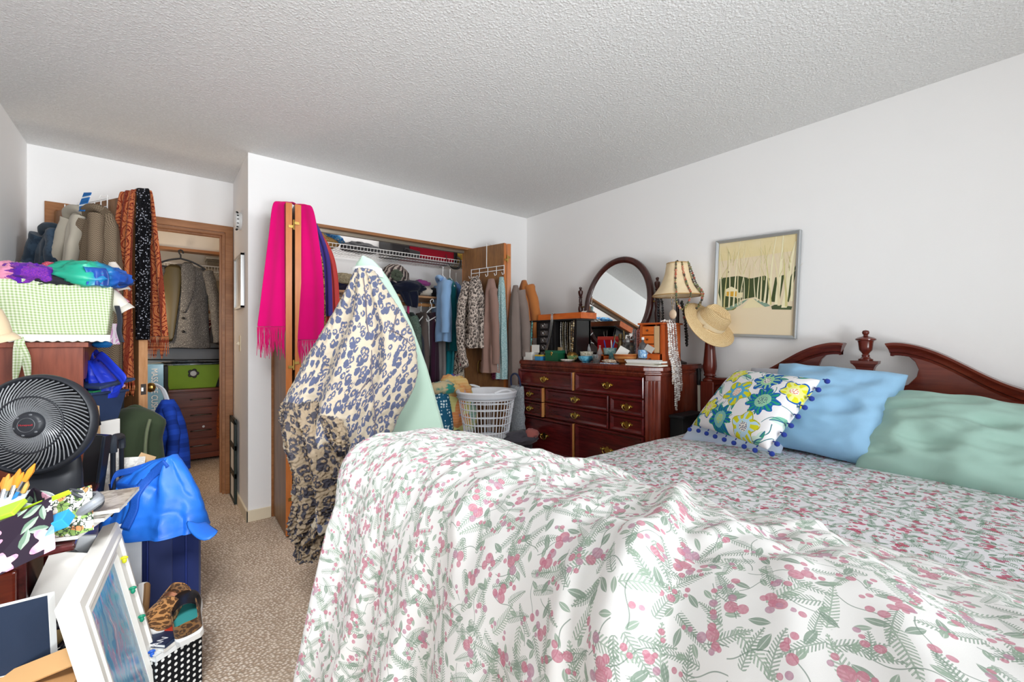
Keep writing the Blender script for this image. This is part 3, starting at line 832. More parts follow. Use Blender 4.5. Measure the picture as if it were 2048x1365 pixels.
def pull(parent, y, z, dx, k=1.0):
    global pull0
    c = Vector((DXF - dx - .002, y, z))
    if pull0 is None:
        m = MB()
        out = [(0, .020), (.007, .017), (.010, .010), (.018, .009), (.024, .014), (.030, .011), (.036, .004), (.044, .007), (.050, .003), (.046, -.004), (.038, -.005), (.030, -.008), (.022, -.005), (.015, -.012), (.009, -.020), (0, -.026)]
        poly = out + [(-a, b_) for a, b_ in out[::-1][1:-1]]
        m.prism(poly, 0, .003, lambda u, v, w: Vector((-w, u, v)))
        for s in (1, -1): m.ell((-.008, s * .026, .001), (.008, .006, .006), 6)
        m.tube(spl([(-.011, -.026, .001), (-.013, -.027, -.010), (-.014, -.016, -.021), (-.014, 0, -.025), (-.014, .016, -.021), (-.013, .027, -.010), (-.011, .026, .001)], 5), .0032, 7)
        pull0 = m.build('brass_pull', M_gold, None, local=True, smooth=40)
        o = pull0
    else:
        o = pull0.copy(); COL.objects.link(o)
    o.parent = parent; o.matrix_parent_inverse = Matrix(); o.location = acc(parent).inverted() @ c; o.scale = (1, k, k)
def drawer(y0, y1, z0, z1, dx=0.0, pulls=1, double=False, k=1.0):
    m = MB()
    def loop(i, d): return [Vector((DXF - dx - d, y0 + i, z0 + i)), Vector((DXF - dx - d, y1 - i, z0 + i)), Vector((DXF - dx - d, y1 - i, z1 - i)), Vector((DXF - dx - d, y0 + i, z1 - i))]
    lv = [loop(0, -.018), loop(0, .014), loop(.004, .019), loop(.012, .019), loop(.018, .013), loop(.026, .004), loop(.03, .004)]
    rows = [l + [l[0]] for l in lv]; m.grid(rows); m.add(lv[-1], [(0, 1, 2, 3)])
    o = m.build('drawer', M_dr, dr, smooth=20)
    if dx > .005:
        s = MB().b2((DXF - dx + .002, y0 + .004, z0 + .01), (DXF + .02, y0 + .010, z1 - .02)); s.build('drawer_side', M_raw, o, smooth=0)
        s = MB().b2((DXF - dx - .012, y0 - .0025, z0), (DXF - dx + .016, y0 + .001, z1)); s.build('worn_edge', M_raw, o, smooth=0, label='pale worn drawer edge')
    if pulls: pull(o, (y0 + y1) / 2, (z0 + z1) / 2, dx + .004, k)
    return o
YA, YZ = DY0 + CH + .006, DY1 - CH + .002
mid = 2.14
drawer(YA, mid - .006, .838, .968); drawer(mid + .006, YZ, .838, .968, .018)
for z0, z1 in ((.722, .83), (.606, .716)):
    drawer(YA, 1.825, z0, z1); drawer(1.837, 2.443, z0, z1); drawer(2.455, YZ, z0, z1, .03, k=.9)
drawer(YA, mid - .006, .33, .598, k=1.25); drawer(mid + .006, YZ, .33, .598, .018, k=1.15)

# ------------------------------------------------------------------ swinging oval mirror
mr = thing('dresser_mirror', 'oval tilting mirror in a dark wooden frame between turned posts on the dresser', 'mirror', (2.81, 2.15, DZT))
mc, tilt = Vector((2.80, 2.13, 1.485)), math.radians(9.5)
MR = Matrix.Rotation(tilt, 3, 'Y')
def oval(a, b_, d, n=72): return [mc + MR @ Vector((-d, a * math.cos(2 * PI * i / n), b_ * math.sin(2 * PI * i / n))) for i in range(n + 1)]
HA, HB = .325, .385
m = MB(); m.grid([oval(HA, HB, -.012), oval(HA, HB, .006), oval(HA - .006, HB - .006, .016), oval(HA - .018, HB - .018, .020), oval(HA - .026, HB - .026, .016), oval(HA - .032, HB - .032, .019), oval(HA - .042, HB - .042, .012), oval(HA - .05, HB - .05, .004), oval(HA - .05, HB - .05, -.012), oval(HA, HB, -.012)])
m.build('mirror_frame', wood('mirror_frame_wood', '#2b1210', '#4d231d', 'Z', 10, .28, coat=.4), mr, smooth=50)
g = MB(); o_ = oval(HA - .048, HB - .048, .002)[:-1]; g.add(o_, [tuple(range(len(o_)))])
bk = oval(HA - .048, HB - .048, -.006)[:-1]; g.add(bk, [tuple(range(len(bk)))])
g.build('mirror_glass', NB('silvered_glass').done(H('#e8ebea'), .015, 1.0, .5), mr, smooth=0)
M_mp = wood('mirror_post_wood', '#2b1210', '#4d231d', 'Z', 10, .28, coat=.4)
for y in (2.515, 1.775):
    p = MB().lathe([(0, DZT), (.028, DZT), (.028, DZT + .02), (.016, DZT + .03), (.013, 1.15), (.016, 1.2), (.014, 1.30), (.019, 1.36), (.021, 1.40), (.015, 1.43), (.018, 1.45), (.021, 1.47), (.018, 1.49), (.013, 1.50), (.017, 1.507), (.012, 1.515), (.014, 1.54), (.012, 1.565), (.018, 1.57), (.012, 1.577), (.016, 1.59), (.020, 1.605), (.021, 1.622), (.013, 1.63), (.008, 1.636), (.012, 1.645), (.012, 1.655), (.0, 1.662)], (2.81, y, 0), 16)
    p.build('mirror_post', M_mp, mr, smooth=40)
    k = MB(); k.tube([(2.81, y, 1.485), (2.805, y + (-.05 if y > 2 else .045), 1.485)], .006, 8); k.build('pivot_screw', M_brass, mr)
MB().b2((2.80, 1.775, DZT + .03), (2.82, 2.515, DZT + .06)).build('mirror_rail', M_mp, mr, smooth=0, bevel=.004)

# ------------------------------------------------------------------ table lamp
LX, LY = 2.735, 1.575
lamp = thing('table_lamp', 'table lamp with a cream bell shade draped in bead necklaces on the dresser', 'lamp', (LX, LY, DZT))
MB().lathe([(0, 0), (.06, 0), (.06, .012), (.03, .022), (.014, .04), (.012, .2), (.017, .23), (.012, .25), (.011, .44), (0, .44)], (LX, LY, DZT), 20).build('lamp_base', plain('#2a1d18', .3, coat=.3), lamp)
def shade_fabric():
    b = NB('cream_shade_silk'); n, _ = b.noise(b.obj(), 25, 4); w = b.wave(b.uv(), 60, 1, 1, 'X')
    return b.done(b.mix(n, H('#e2c9a0'), H('#f3e0bc')), .75, 0, .2, bump=w, bs=.1, bd=.001)
sh = MB(); rows = []
SP = [(.068, 1.722), (.071, 1.70), (.077, 1.66), (.088, 1.62), (.104, 1.58), (.126, 1.545), (.151, 1.512), (.160, 1.503)]
for r, z in SP:
    rows.append([Vector((LX + r * (1 + .018 * abs(math.cos(4 * th))) * math.cos(th), LY + r * (1 + .018 * abs(math.cos(4 * th))) * math.sin(th), z)) for th in [2 * PI * i / 64 for i in range(65)]])
sh.grid(rows).build('lamp_shade', shade_fabric(), lamp, solid=.003, smooth=50)
for r, z in ((.069, 1.722), (.162, 1.503)): MB().torus((LX, LY, z), r, .0035, 40, 6).build('shade_trim', plain('#b8935c', .6), lamp)
MB().lathe([(0, 1.715), (.006, 1.715), (.006, 1.728), (.010, 1.735), (.004, 1.745), (0, 1.747)], (LX, LY, 0), 10).build('lamp_finial', plain('#2a1d18', .3), lamp)
for a in (0, 2.09, 4.19): MB().tube([(LX, LY, 1.718), (LX + .069 * math.cos(a), LY + .069 * math.sin(a), 1.722)], .0015, 5).build('shade_spider', M_brass, lamp)
# ------------------------------------------------------------------ bead strings
def shiny(col, r=.2): return plain(col, r, 0, .5, .4)
def necklace(label, pts, r, cols, step=2.1, cat='necklace', jig=.25, group=None, name='bead_necklace', pend=None):
    pts = spl(pts, 8); mats = [plain('#3a3128', .6)] + [shiny(c) for c in cols]; m = MB()
    m.tube(pts, r * .22, 5)
    L = 0; nxt = 0; rr = random.Random(len(label) * 7 + int(pts[0].z * 1000))
    for a, b_ in zip(pts, pts[1:]):
        seg = (b_ - a).length
        while nxt <= L + seg:
            p = a.lerp(b_, (nxt - L) / max(seg, 1e-6)); k = 1 + rr.uniform(-jig, jig)
            m.cm = 1 + rr.randrange(len(cols)); m.ell(p, (r * k, r * k, r * k * rr.uniform(.85, 1.25)), 5)
            nxt += r * step * k
        L += seg
    if pend:
        m.cm = 1; m.ell(pts[len(pts) // 2] + Vector((0, 0, -pend)), (pend * .35, pend * .8, pend), 8)
    return m.build(name, mats, label=label, cat=cat, group=group)
def drop(px0, px1, X0, sag, X1=None, n=7, bow=0.0):
    """a hanging loop between two picture points on planes X0 and X1"""
    a, b_ = at(*px0, X=X0), at(*px1, X=X1 or X0); out = []
    for i in range(n + 1):
        t = i / n; out.append(a.lerp(b_, t) + Vector((bow * math.sin(PI * t), 0, -sag * math.sin(PI * t) ** .7)))
    return out
# on the lamp shade
sx = lambda r, a, z: (LX + r * math.cos(a), LY + r * math.sin(a), z)
A1, A2 = 3.55, 4.25
necklace('long multicolour bead necklace hung over the left front of the cream lamp shade', [sx(.072, A1, 1.725), sx(.085, A1, 1.66), sx(.11, A1, 1.58), sx(.14, A1 + .05, 1.545), sx(.168, A1 + .08, 1.51), sx(.170, A1 + .08, 1.45), sx(.150, A1 + .3, 1.40), sx(.165, A1 + .5, 1.44), sx(.168, A1 + .62, 1.5), sx(.13, A1 + .6, 1.56), sx(.09, A1 + .55, 1.65), sx(.073, A1 + .5, 1.724)], .0066, ['#7b6a3a', '#b4573f', '#4f5a3f', '#8e8a56', '#5a4636', '#c98363'])
necklace('multicolour stone necklace hung over the right front of the cream lamp shade', [sx(.072, A2 + .6, 1.725), sx(.085, A2 + .62, 1.65), sx(.118, A2 + .5, 1.57), sx(.168, A2 + .42, 1.51), sx(.17, A2 + .4, 1.44), sx(.12, A2 + .2, 1.38), sx(.06, A2 + .1, 1.35), sx(.11, A2 + .75, 1.40), sx(.165, A2 + .72, 1.50), sx(.12, A2 + .75, 1.58), sx(.073, A2 + .8, 1.724)], .0068, ['#5b4a3a', '#6d7a4c', '#a04f3c', '#3d3a33', '#8a7d55'])
necklace('shell disc pendant on a fine bronze chain below the lamp shade', [sx(.166, 3.45, 1.50), sx(.168, 3.46, 1.44), sx(.166, 3.5, 1.40), sx(.166, 3.54, 1.44), sx(.166, 3.56, 1.50)], .0028, ['#d8bfa2', '#8a7352', '#8a7352'], pend=.032)
necklace('black bead necklace dangling down the lamp stem behind the orange jewelry chest', [sx(.03, 4.9, 1.46), sx(.05, 4.9, 1.36), sx(.062, 4.95, 1.24), sx(.06, 5.1, 1.16), sx(.055, 5.3, 1.22), sx(.045, 5.3, 1.36), sx(.02, 5.2, 1.46)], .0085, ['#1d1b1a', '#2a2725', '#3a332f'])
necklace('glossy black necklace looped over the right mirror post', [(2.79, 1.76, 1.50), (2.775, 1.745, 1.45), (2.77, 1.74, 1.33), (2.77, 1.735, 1.24), (2.772, 1.715, 1.24), (2.775, 1.71, 1.36), (2.785, 1.72, 1.46), (2.80, 1.745, 1.51)], .0085, ['#17171a', '#25252a'])

Zt = DZT
M_bk = plain('#191718', .3, coat=.3); M_or = wood('orange_lacquer_wood', '#a8481a', '#c8622a', 'Z', 9, .3, coat=.3); M_orx = wood('orange_lacquer_wood_level', '#c4561c', '#dd7530', 'Y', 9, .3, coat=.3)
M_paper = plain('#eceae4', .7); M_card = plain('#c9a67c', .8)
# black jewelry tower with its bracelets
tw = thing('jewelry_tower', 'black jewelry tower with small drawers at the left end of the dresser', 'jewelry box', (2.54, 2.47, Zt))
MB().b2((2.46, 2.47, Zt), (2.62, 2.69, 1.355)).build('drawer_stack', M_bk, tw, smooth=0, bevel=.002)
MB().b2((2.46, 2.24, Zt), (2.62, 2.30, 1.355)).build('side_column', M_bk, tw, smooth=0, bevel=.002)
MB().b2((2.60, 2.24, Zt), (2.62, 2.69, 1.355)).build('back_panel', M_bk, tw, smooth=0)
MB().b2((2.44, 2.22, 1.355), (2.64, 2.76, 1.366)).build('top_board', M_bk, tw, smooth=0, bevel=.002)
for i in range(5):
    z = 1.06 + i * .058
    d = MB().b2((2.450, 2.50, z), (2.462, 2.665, z + .05)).build('drawer', plain('#222022', .35), tw, smooth=0, bevel=.002)
    MB().torus((2.447, 2.585, z + .028), .016, .0028, 16, 5, Matrix.Rotation(PI / 2, 3, 'Y')).build('ring_pull', M_steel, d)
    fr_ = MB(); fr_.b2((2.449, 2.545, z + .006), (2.4505, 2.63, z + .044)); fr_.build('silver_plate', metal('#8e8e90', .35), d, smooth=0)
for i, (y, c) in enumerate(((2.445, '#cfc9be'), (2.42, '#8a7a58'), (2.395, '#b9b4ab'), (2.37, '#6f5c3c'), (2.345, '#d8d2c4'), (2.325, '#a89468'))):
    necklace(('silver chain', 'antique gold bead chain', 'pearl grey chain', 'dark bronze bead chain', 'cream bead strand', 'brass link chain')[i] + ' hanging inside the black jewelry tower', [(2.50, y, 1.345), (2.498, y + .002, 1.25), (2.50, y - .002, 1.13), (2.505, y - .008, 1.10), (2.51, y - .01, 1.2), (2.51, y - .008, 1.345)], .0045, [c, c], cat='necklace', group='chains in the black tower')
necklace('turquoise bead strand hanging off the left edge of the black tower top', [(2.445, 2.725, 1.36), (2.44, 2.73, 1.28), (2.44, 2.735, 1.18), (2.445, 2.75, 1.16), (2.445, 2.745, 1.25), (2.447, 2.735, 1.36)], .007, ['#5aa9a6', '#78bdb6', '#4f918f'])
necklace('brown and cream bead strand hanging by the right column of the black tower', [(2.45, 2.26, 1.35), (2.445, 2.262, 1.25), (2.445, 2.27, 1.14), (2.45, 2.28, 1.12), (2.45, 2.285, 1.25), (2.452, 2.28, 1.35)], .006, ['#8a6b42', '#c9b58c', '#4a3a2a'])
ch = MB()
for k in range(3): ch.tube(spl([(2.46, 2.46 + k * .008, 1.412), (2.425, 2.46 + k * .008, 1.408), (2.42, 2.46 + k * .01, 1.33), (2.42, 2.50 + k * .01, 1.18), (2.425, 2.545 + k * .008, 1.08)], 8), .0032, 6)
ch.build('snake_chain', M_steel, label='three strand silver snake chain draped from the orange tray down the black drawers', cat='necklace')
# orange tray on the tower
tr = thing('wooden_tray', 'bright orange wooden tray lying on top of the black jewelry tower', 'tray', (2.54, 2.43, 1.366))
tm = MB(); x0, x1, y0, y1 = 2.45, 2.63, 2.19, 2.66
tm.b2((x0, y0, 1.366), (x1, y1, 1.374)); tm.b2((x0, y0, 1.366), (x0 + .01, y1, 1.412)); tm.b2((x1 - .01, y0, 1.366), (x1, y1, 1.412)); tm.b2((x0, y0, 1.366), (x1, y0 + .01, 1.412)); tm.b2((x0, y1 - .01, 1.366), (x1, y1, 1.412))
tm.build('tray_body', M_orx, tr, smooth=0, bevel=.001)
for i in range(2): MB().torus((2.54 + i * .03, 2.60 - i * .03, 1.376 + .003 + i * .004), .03, .003, 20, 5).build('bangle', M_brass, label=('brass bangle lying in the orange tray', 'brass bangle resting on another in the orange tray')[i], cat='bangle')
MB().box((2.56, 2.40, 1.405), (.05, .09, .0025), rotm(0, -.5, .2)).build('snapshot', plain('#8b8688', .4), smooth=0, label='grey snapshot leaning in the orange tray', cat='card')
MB().box((2.56, 2.27, 1.41), (.05, .07, .0025), rotm(0, -.8, -.3)).build('earring_card', M_paper, smooth=0, label='white earring card leaning at the right end of the orange tray', cat='card')

def spot(px, X, z=Zt):
    p = at(px, 690, X=X); p.z = z; return p
def boxat(label, px, X, size, mat, name, cat, z=Zt, rz=0.0, lid=None, bevel=.0015):
    """a box standing on the level z, X metres into the room, at picture column px"""
    p = spot(px, X, z)
    if lid is None:
        return MB().box(p + Vector((0, 0, size[2] / 2)), size, rotm(0, 0, rz)).build(name, mat, label=label, cat=cat, smooth=0, bevel=bevel)
    t = thing(name, label, cat, p, rz)
    MB().box((0, 0, size[2] * .36), (size[0], size[1], size[2] * .72), None).build('body', mat, t, local=True, smooth=0, bevel=bevel)
    MB().box((0, 0, size[2] * .86), (size[0] * 1.03, size[1] * 1.03, size[2] * .28), None).build('lid', lid, t, local=True, smooth=0, bevel=bevel)
    return t
def bowl(label, c, r, h, mat, cat='bowl', foot=.45, name='bowl', inner=None, thick=.004):
    m = MB().lathe([(0, 0), (r * foot, 0), (r * foot, h * .06), (r * .8, h * .35), (r * .97, h * .75), (r, h), (r - thick, h), (r * .93, h * .72), (r * .74, h * .38), (r * foot * .8, h * .14), (0, h * .12)], c, 28)
    return m.build(name, mat, label=label, cat=cat, smooth=50)
def glaze(name, c1, c2, sc=30, rough=.2):
    b = NB(name); n, _ = b.noise(b.obj(), sc, 3, .6, 1.0); return b.done(b.mix(n.ss(.4, .6), H(c1), H(c2)), rough, 0, .5, coat=.3)
boxat('small white cardboard box at the left front corner of the dresser', 1062, 2.40, (.08, .10, .062), M_paper, 'gift_box', 'box')
boxat('white earring card propped on the small white box', 1071, 2.385, (.003, .09, .062), M_paper, 'earring_card', 'card', z=Zt + .062, bevel=0)
boxat('small blue box with yellow end beside the green box', 1080, 2.375, (.05, .07, .045), plain('#3b8fc4', .4), 'small_box', 'box', lid=plain('#d9b944', .4))
gb = boxat('dark green lacquered jewelry box with gold ornament on the dresser front', 1110, 2.41, (.085, .13, .082), plain('#1d5a3c', .25, coat=.4), 'jewelry_box', 'jewelry box', lid=plain('#23654a', .25, coat=.4), rz=.1)
cl_ = MB(); cl_.ell((-.0445, 0, .062), (.003, .011, .011), 8); cl_.ell((-.0445, 0, .048), (.003, .006, .009), 6); cl_.build('gold_ornament', M_gold, gb, local=True)
boxat('kraft cardboard earring box standing inside the black tower', 1117, 2.50, (.02, .075, .105), M_card, 'cardboard_box', 'box')
pm_ = spot(1135, 2.375); MB().lathe([(0, 0), (.03, 0), (.045, .006), (.054, .014), (.053, .017), (.044, .010), (.028, .005), (0, .005)], pm_, 30).build('saucer', glaze('white_glaze', '#e9e6df', '#c9c2b4', 60), label='white scalloped dish on the front edge of the dresser', cat='dish')
b1 = spot(1145, 2.455); bowl('green banded bowl heaped with gold trinkets behind the white dish', b1, .045, .045, glaze('green_glaze', '#5d8a57', '#d8c48a', 25))
hp = MB(); crumple(hp, b1 + Vector((0, 0, .047)), (.036, .036, .022), 3, .4, 3, 12); hp.build('gold_trinkets', plain('#8f6a32', .3, .6), label='tangle of gold trinkets heaped in the green banded bowl', cat='jewelry', kind='stuff')
b2 = spot(1172, 2.39); bowl('blue glazed open bowl on the front edge of the dresser', b2, .058, .045, glaze('blue_glaze', '#2f86b0', '#6db7d0', 40))
b3 = spot(1173, 2.52); bowl('white speckled bowl behind the blue glazed bowl', b3, .05, .075, glaze('speckled_glaze', '#efe9dc', '#b6b08f', 90))
# white ring tree with a clear bag
tre = thing('ring_tree', 'white antler shaped ring tree hung with small bags before the mirror', 'ring holder', spot(1172, 2.63))
tb = MB(); tb.lathe([(0, 0), (.04, 0), (.035, .01), (.008, .02)], (0, 0, 0), 16)
for pts in ([(0, 0, .01), (0, .004, .12), (0, .0, .22), (0, .01, .29)], [(0, .002, .13), (0, .05, .18), (0, .075, .19), (0, .09, .21)], [(0, .002, .16), (0, -.045, .2), (0, -.07, .22)], [(0, 0, .21), (0, .03, .25), (0, .04, .28)], [(0, .0, .10), (0, -.05, .14), (0, -.08, .135)], [(0, .05, .18), (0, .06, .22)]):
    tb.tube(spl(pts, 5), lambda t: .006 - .0035 * t, 7)
tb.build('branches', M_white, tre, local=True)
for i, (dy, z, w) in enumerate(((-.02, .16, .10), (-.13, .12, .075))):
    q = spot(1172, 2.60) + Vector((.01 * i, dy, .002)); m = MB()
    rows = []
    for k in range(9):
        t = k / 8; ww = lerp(.012, w, smoothstep(0, .9, t)); rows.append([q + Vector((.03 * math.sin(t * 3) * math.sin(th) - .012 * math.sin(th), ww * .5 * math.cos(th) * (1 + .1 * math.sin(3 * th + t * 4)), z * (1 - t))) for th in [2 * PI * j / 18 for j in range(19)]])
    m.grid(rows).build('plastic_bag', NB('thin_clear_plastic').done(H('#f2f3f4'), .22, 0, .5, alpha=.42), label=('clear plastic pouch hanging on the white ring tree', 'clear plastic pouch standing left of the red box')[i], cat='bag')
rb = boxat('red and orange striped box lid leaning before the mirror', 1217, 2.68, (.02, .20, .19), None or [plain('#b3161c', .35)][0], 'box_lid', 'box')
def redbox():
    b = NB('red_orange_gradient_print'); x, y, z = b.sep(b.obj()); n, _ = b.noise(b.comb(y * .1, z, 0), 40, 2)
    c = b.mix((z + n * .02).ss(.07, .12), H('#e07a2a'), H('#b3131c')); c = b.mix(z.lt(.06), c, H('#4a1712')); return b.done(b.mix(z.gt(.165) * 1.0, c, H('#c9463a')), .3, 0, .5)
rb.data.materials[0] = redbox()
cup = spot(1220, 2.55); MB().lathe([(0, 0), (.034, 0), (.038, .01), (.046, .08), (.05, .105), (.046, .105), (.04, .06), (.03, .012), (0, .012)], cup, 26).build('pottery_cup', glaze('teal_glaze', '#5f9698', '#a9c4bf', 22), label='teal pottery cup before the red box', cat='cup', smooth=50)
for i, (c, a, dy) in enumerate((('#1f4fa8', .25, .02), ('#2b6cc0', -.2, .0), ('#d8d8d2', .1, -.02))):
    p = cup + Vector((0, dy, .02)); q = p + Vector((.01, .16 * math.sin(a), .13)); m = MB(); m.tube([p, q], .0045, 8); m.tube([q, q + (q - p).normalized() * .012], .003, 6)
    m.build('pen', plain(c, .3), label=('dark blue pen leaning left in the teal cup', 'bright blue pen leaning right in the teal cup', 'white pen in the teal cup')[i], cat='pen')
wc = thing('wooden_cube', 'small open wooden cube frame between the bowls on the dresser', 'trinket box', spot(1207, 2.44))
m = MB()
for s in (-1, 1): m.box((0, s * .023, .03), (.05, .008, .06)); m.box((0, 0, .03 + s * .026), (.05, .054, .008))
m.build('cube_frame', M_or, wc, local=True, smooth=0)
MB().b2((.018, -.02, .006), (.024, .02, .054)).build('cube_back', plain('#7a3a1a', .5), wc, local=True, smooth=0)
pc = spot(1193, 2.365); MB().lathe([(0, 0), (.026, 0), (.033, .06), (.035, .062), (.032, .062), (.025, .004), (0, .004)], pc, 22).build('plastic_pot', glassy('#eef1f0', .12), label='small clear plastic pot on the front edge of the dresser', cat='container')
hp = MB(); crumple(hp, pc + Vector((0, 0, .02)), (.022, .022, .014), 8, .3, 3, 8); hp.build('earring_backs', plain('#d09a80', .4), label='peach coloured bits at the bottom of the clear plastic pot', cat='jewelry', kind='stuff')
boxat('blue and white patterned coaster flat on the dresser edge', 1219, 2.37, (.07, .11, .008), glaze('patterned_tile', '#3b6aa8', '#e5e5e0', 90), 'coaster', 'coaster')
cr = MB(); crumple(cr, spot(1219, 2.37, Zt + .008) + Vector((0, 0, .010)), (.028, .045, .012), 5, .4, 3, 12); cr.build('shell_trinkets', glaze('shells', '#b08560', '#e5d8c4', 60), label='pile of shell trinkets lying on the patterned coaster', cat='jewelry', kind='stuff')
bz = spot(1241, 2.62)
m = MB(); m.lathe([(0, 0), (.028, 0), (.03, .012), (.012, .02), (.016, .06), (.024, .1), (.02, .14), (.011, .16), (.017, .185), (.014, .205), (0, .212)], bz, 12)
m.tube(spl([bz + Vector((0, .018, .13)), bz + Vector((-.02, .04, .16)), bz + Vector((-.02, .03, .2))], 4), .006, 6); m.tube(spl([bz + Vector((0, -.018, .13)), bz + Vector((-.01, -.04, .17)), bz + Vector((-.01, -.035, .23))], 4), .006, 6)
m.build('bronze_figurine', metal('#7c6a4a', .4), label='small bronze figurine with raised arms before the mirror', cat='figurine')
gj = thing('glass_jar', 'ribbed glass jar of earrings beside the pink necklace stand', 'jar', spot(1257, 2.60))
m = MB(); rows = []
for r, z in ((.001, 0), (.045, 0), (.048, .01), (.048, .12), (.04, .135), (.040, .145), (.037, .145), (.037, .13), (.044, .118), (.044, .012), (.001, .008)):
    rows.append([Vector((r * (1 + (.05 * math.cos(12 * th) if .04 < r and z < .13 else 0)) * math.cos(th), r * (1 + (.05 * math.cos(12 * th) if .04 < r and z < .13 else 0)) * math.sin(th), z)) for th in [2 * PI * j / 72 for j in range(73)]])
m.grid(rows).build('jar_body', glassy('#f0f2ee', .06, name='jar_glass'), gj, local=True, smooth=40)
MB().lathe([(0, .146), (.044, .146), (.045, .16), (.02, .17), (.008, .175), (.012, .19), (0, .197)], (0, 0, 0), 20).build('jar_lid', M_steel, gj, local=True)
er = MB()
for k in range(12): er.torus((rnd.uniform(-.025, .025), rnd.uniform(-.025, .025), .02 + k * .008), .01, .0018, 10, 4, rotm(k * 1.1, k * .7, 0))
er.build('earrings', M_gold, gj, local=True)
# bowl, papers, books at the front
wb = spot(1252, 2.43); 
def woodbowl():
    b = NB('turned_wood_bowl'); x, y, z = b.sep(b.obj()); s = (z * 240.0).sin(); return b.done(b.mix(s.gt(.2), H('#c9874a'), H('#9a4f20')), .35, 0, .4, coat=.2)
bowl('turned striped wooden bowl holding folded paper on the dresser edge', wb, .083, .068, woodbowl(), thick=.006)
MB().box(wb + Vector((0, .03, .075)), (.004, .075, .075), rotm(.5, .25, .3)).build('folded_paper', M_paper, smooth=0, label='white folded paper sticking out of the striped wooden bowl', cat='paper')
ps = thing('necklace_stand', 'pink necklace stand hung with beads left of the orange jewelry chest', 'necklace stand', spot(1283, 2.62))
M_pk = plain('#dfb0ac', .7)
MB().box((0, 0, .12), (.012, .145, .225)).build('pad', M_pk, ps, local=True, smooth=0, bevel=.003); MB().box((.03, 0, .006), (.09, .15, .012)).build('foot', M_pk, ps, local=True, smooth=0)
po = ps.location
for i, (dy, cs, lb) in enumerate(((.05, ['#8f9296', '#6d7075'], 'grey bead necklace on the left of the pink stand'), (.012, ['#8e3320', '#a5482c'], 'rust red bead necklace in the middle of the pink stand'), (-.02, ['#5c3a2a', '#77503a'], 'brown bead necklace right of centre on the pink stand'), (-.05, ['#2c2a2c', '#45424a'], 'dark bead necklace on the right of the pink stand'))):
    necklace(lb, [po + Vector((0, dy + .008, .236)), po + Vector((-.011, dy + .010, .22)), po + Vector((-.012, dy + .008, .12)), po + Vector((-.013, dy, .07)), po + Vector((-.012, dy - .008, .12)), po + Vector((-.011, dy - .008, .22)), po + Vector((0, dy - .006, .236))], .006, cs)
wbt = thing('water_bottle', 'half crushed clear water bottle with a pale blue label on the dresser', 'bottle', spot(1287, 2.455))
MB().lathe([(0, 0), (.032, 0), (.034, .01), (.031, .03), (.034, .05), (.033, .09), (.034, .11), (.026, .135), (.013, .15), (.013, .165), (.011, .165), (.011, .15), (.024, .132), (.031, .11), (.031, .012), (0, .006)], (0, 0, 0), 24).build('bottle_body', glassy('#f3f7f8', .04), wbt, local=True, smooth=60)
MB().lathe([(.0345, .045), (.0352, .05), (.0352, .093), (.0345, .098)], (0, 0, 0), 24).build('bottle_label', glaze('pale_blue_label', '#a9cbe6', '#5a93c9', 70), wbt, local=True)
MB().lathe([(0, .163), (.0145, .163), (.0145, .18), (0, .181)], (0, 0, 0), 18).build('bottle_cap', M_white, wbt, local=True)
z = Zt
for i, (c, sz, dx) in enumerate((('#d9d3bf', (.095, .25, .010), 0), ('#c9c1ae', (.08, .2, .009), .01), ('#eceae6', (.09, .24, .011), .005), ('#dfe2e6', (.085, .22, .006), 0))):
    p = spot(1292, 2.372); p.z = z; o = thing('paper_booklet', ('cream paperback at the bottom of the stack by the dresser corner', 'tan booklet second from the bottom of the dresser stack', 'white magazine near the top of the dresser stack', 'pale grey leaflet topmost of the dresser stack')[i], 'booklet', p + Vector((dx * .4, .02 * (i % 2), 0)), .03 * i - .04)
    MB().box((0, 0, sz[2] / 2), (sz[0] * .97, sz[1] * .98, sz[2] * .7)).build('pages', M_paper, o, local=True, smooth=0)
    cv = MB(); cv.box((0, 0, sz[2] * .92), (sz[0], sz[1], sz[2] * .14)); cv.box((0, 0, sz[2] * .07), (sz[0], sz[1], sz[2] * .14)); cv.build('cover', plain(c, .5), o, local=True, smooth=0)
    z += sz[2]
# orange jewelry chest
oc = thing('jewelry_chest', 'orange wooden jewelry chest hung with crystal necklaces by the lamp', 'jewelry box', (2.56, 1.59, Zt))
ox0, ox1, oy0, oy1, oz = 2.45, 2.67, 1.515, 1.675, 1.30
m = MB(); m.b2((ox0, oy0, Zt), (ox1, oy0 + .014, oz)); m.b2((ox0, oy1 - .014, Zt), (ox1, oy1, oz)); m.b2((ox1 - .01, oy0, Zt), (ox1, oy1, oz)); m.b2((ox0, oy0, Zt), (ox1, oy1, Zt + .075)); m.b2((ox0 + .01, oy0 + .045, Zt), (ox1, oy0 + .055, oz))
m.build('chest_body', M_or, oc, smooth=0, bevel=.0015)
m = MB(); m.b2((ox0 - .012, oy0 - .012, oz), (ox1 + .01, oy1 + .012, oz + .012)); m.build('chest_top', M_or, oc, smooth=0, bevel=.003)
for i in range(3):
    z0 = Zt + .08 + i * .058
    d = MB().b2((ox0 - .004, oy0 + .058, z0), (ox0 + .012, oy1 - .018, z0 + .053)).build('drawer', M_orx, oc, smooth=0, bevel=.002)
    MB().ell((ox0 - .010, (oy0 + .058 + oy1 - .018) / 2, z0 + .027), .007, 6).build('knob', plain('#5b2b14', .3), d)
d = MB().b2((ox0 - .005, oy0 + .02, Zt + .008), (ox0 + .004, oy1 - .02, Zt + .068)).build('drawer', M_orx, oc, smooth=0, bevel=.002)
MB().ell((ox0 - .011, (oy0 + oy1) / 2, Zt + .038), .008, 6).build('knob', plain('#5b2b14', .3), d)
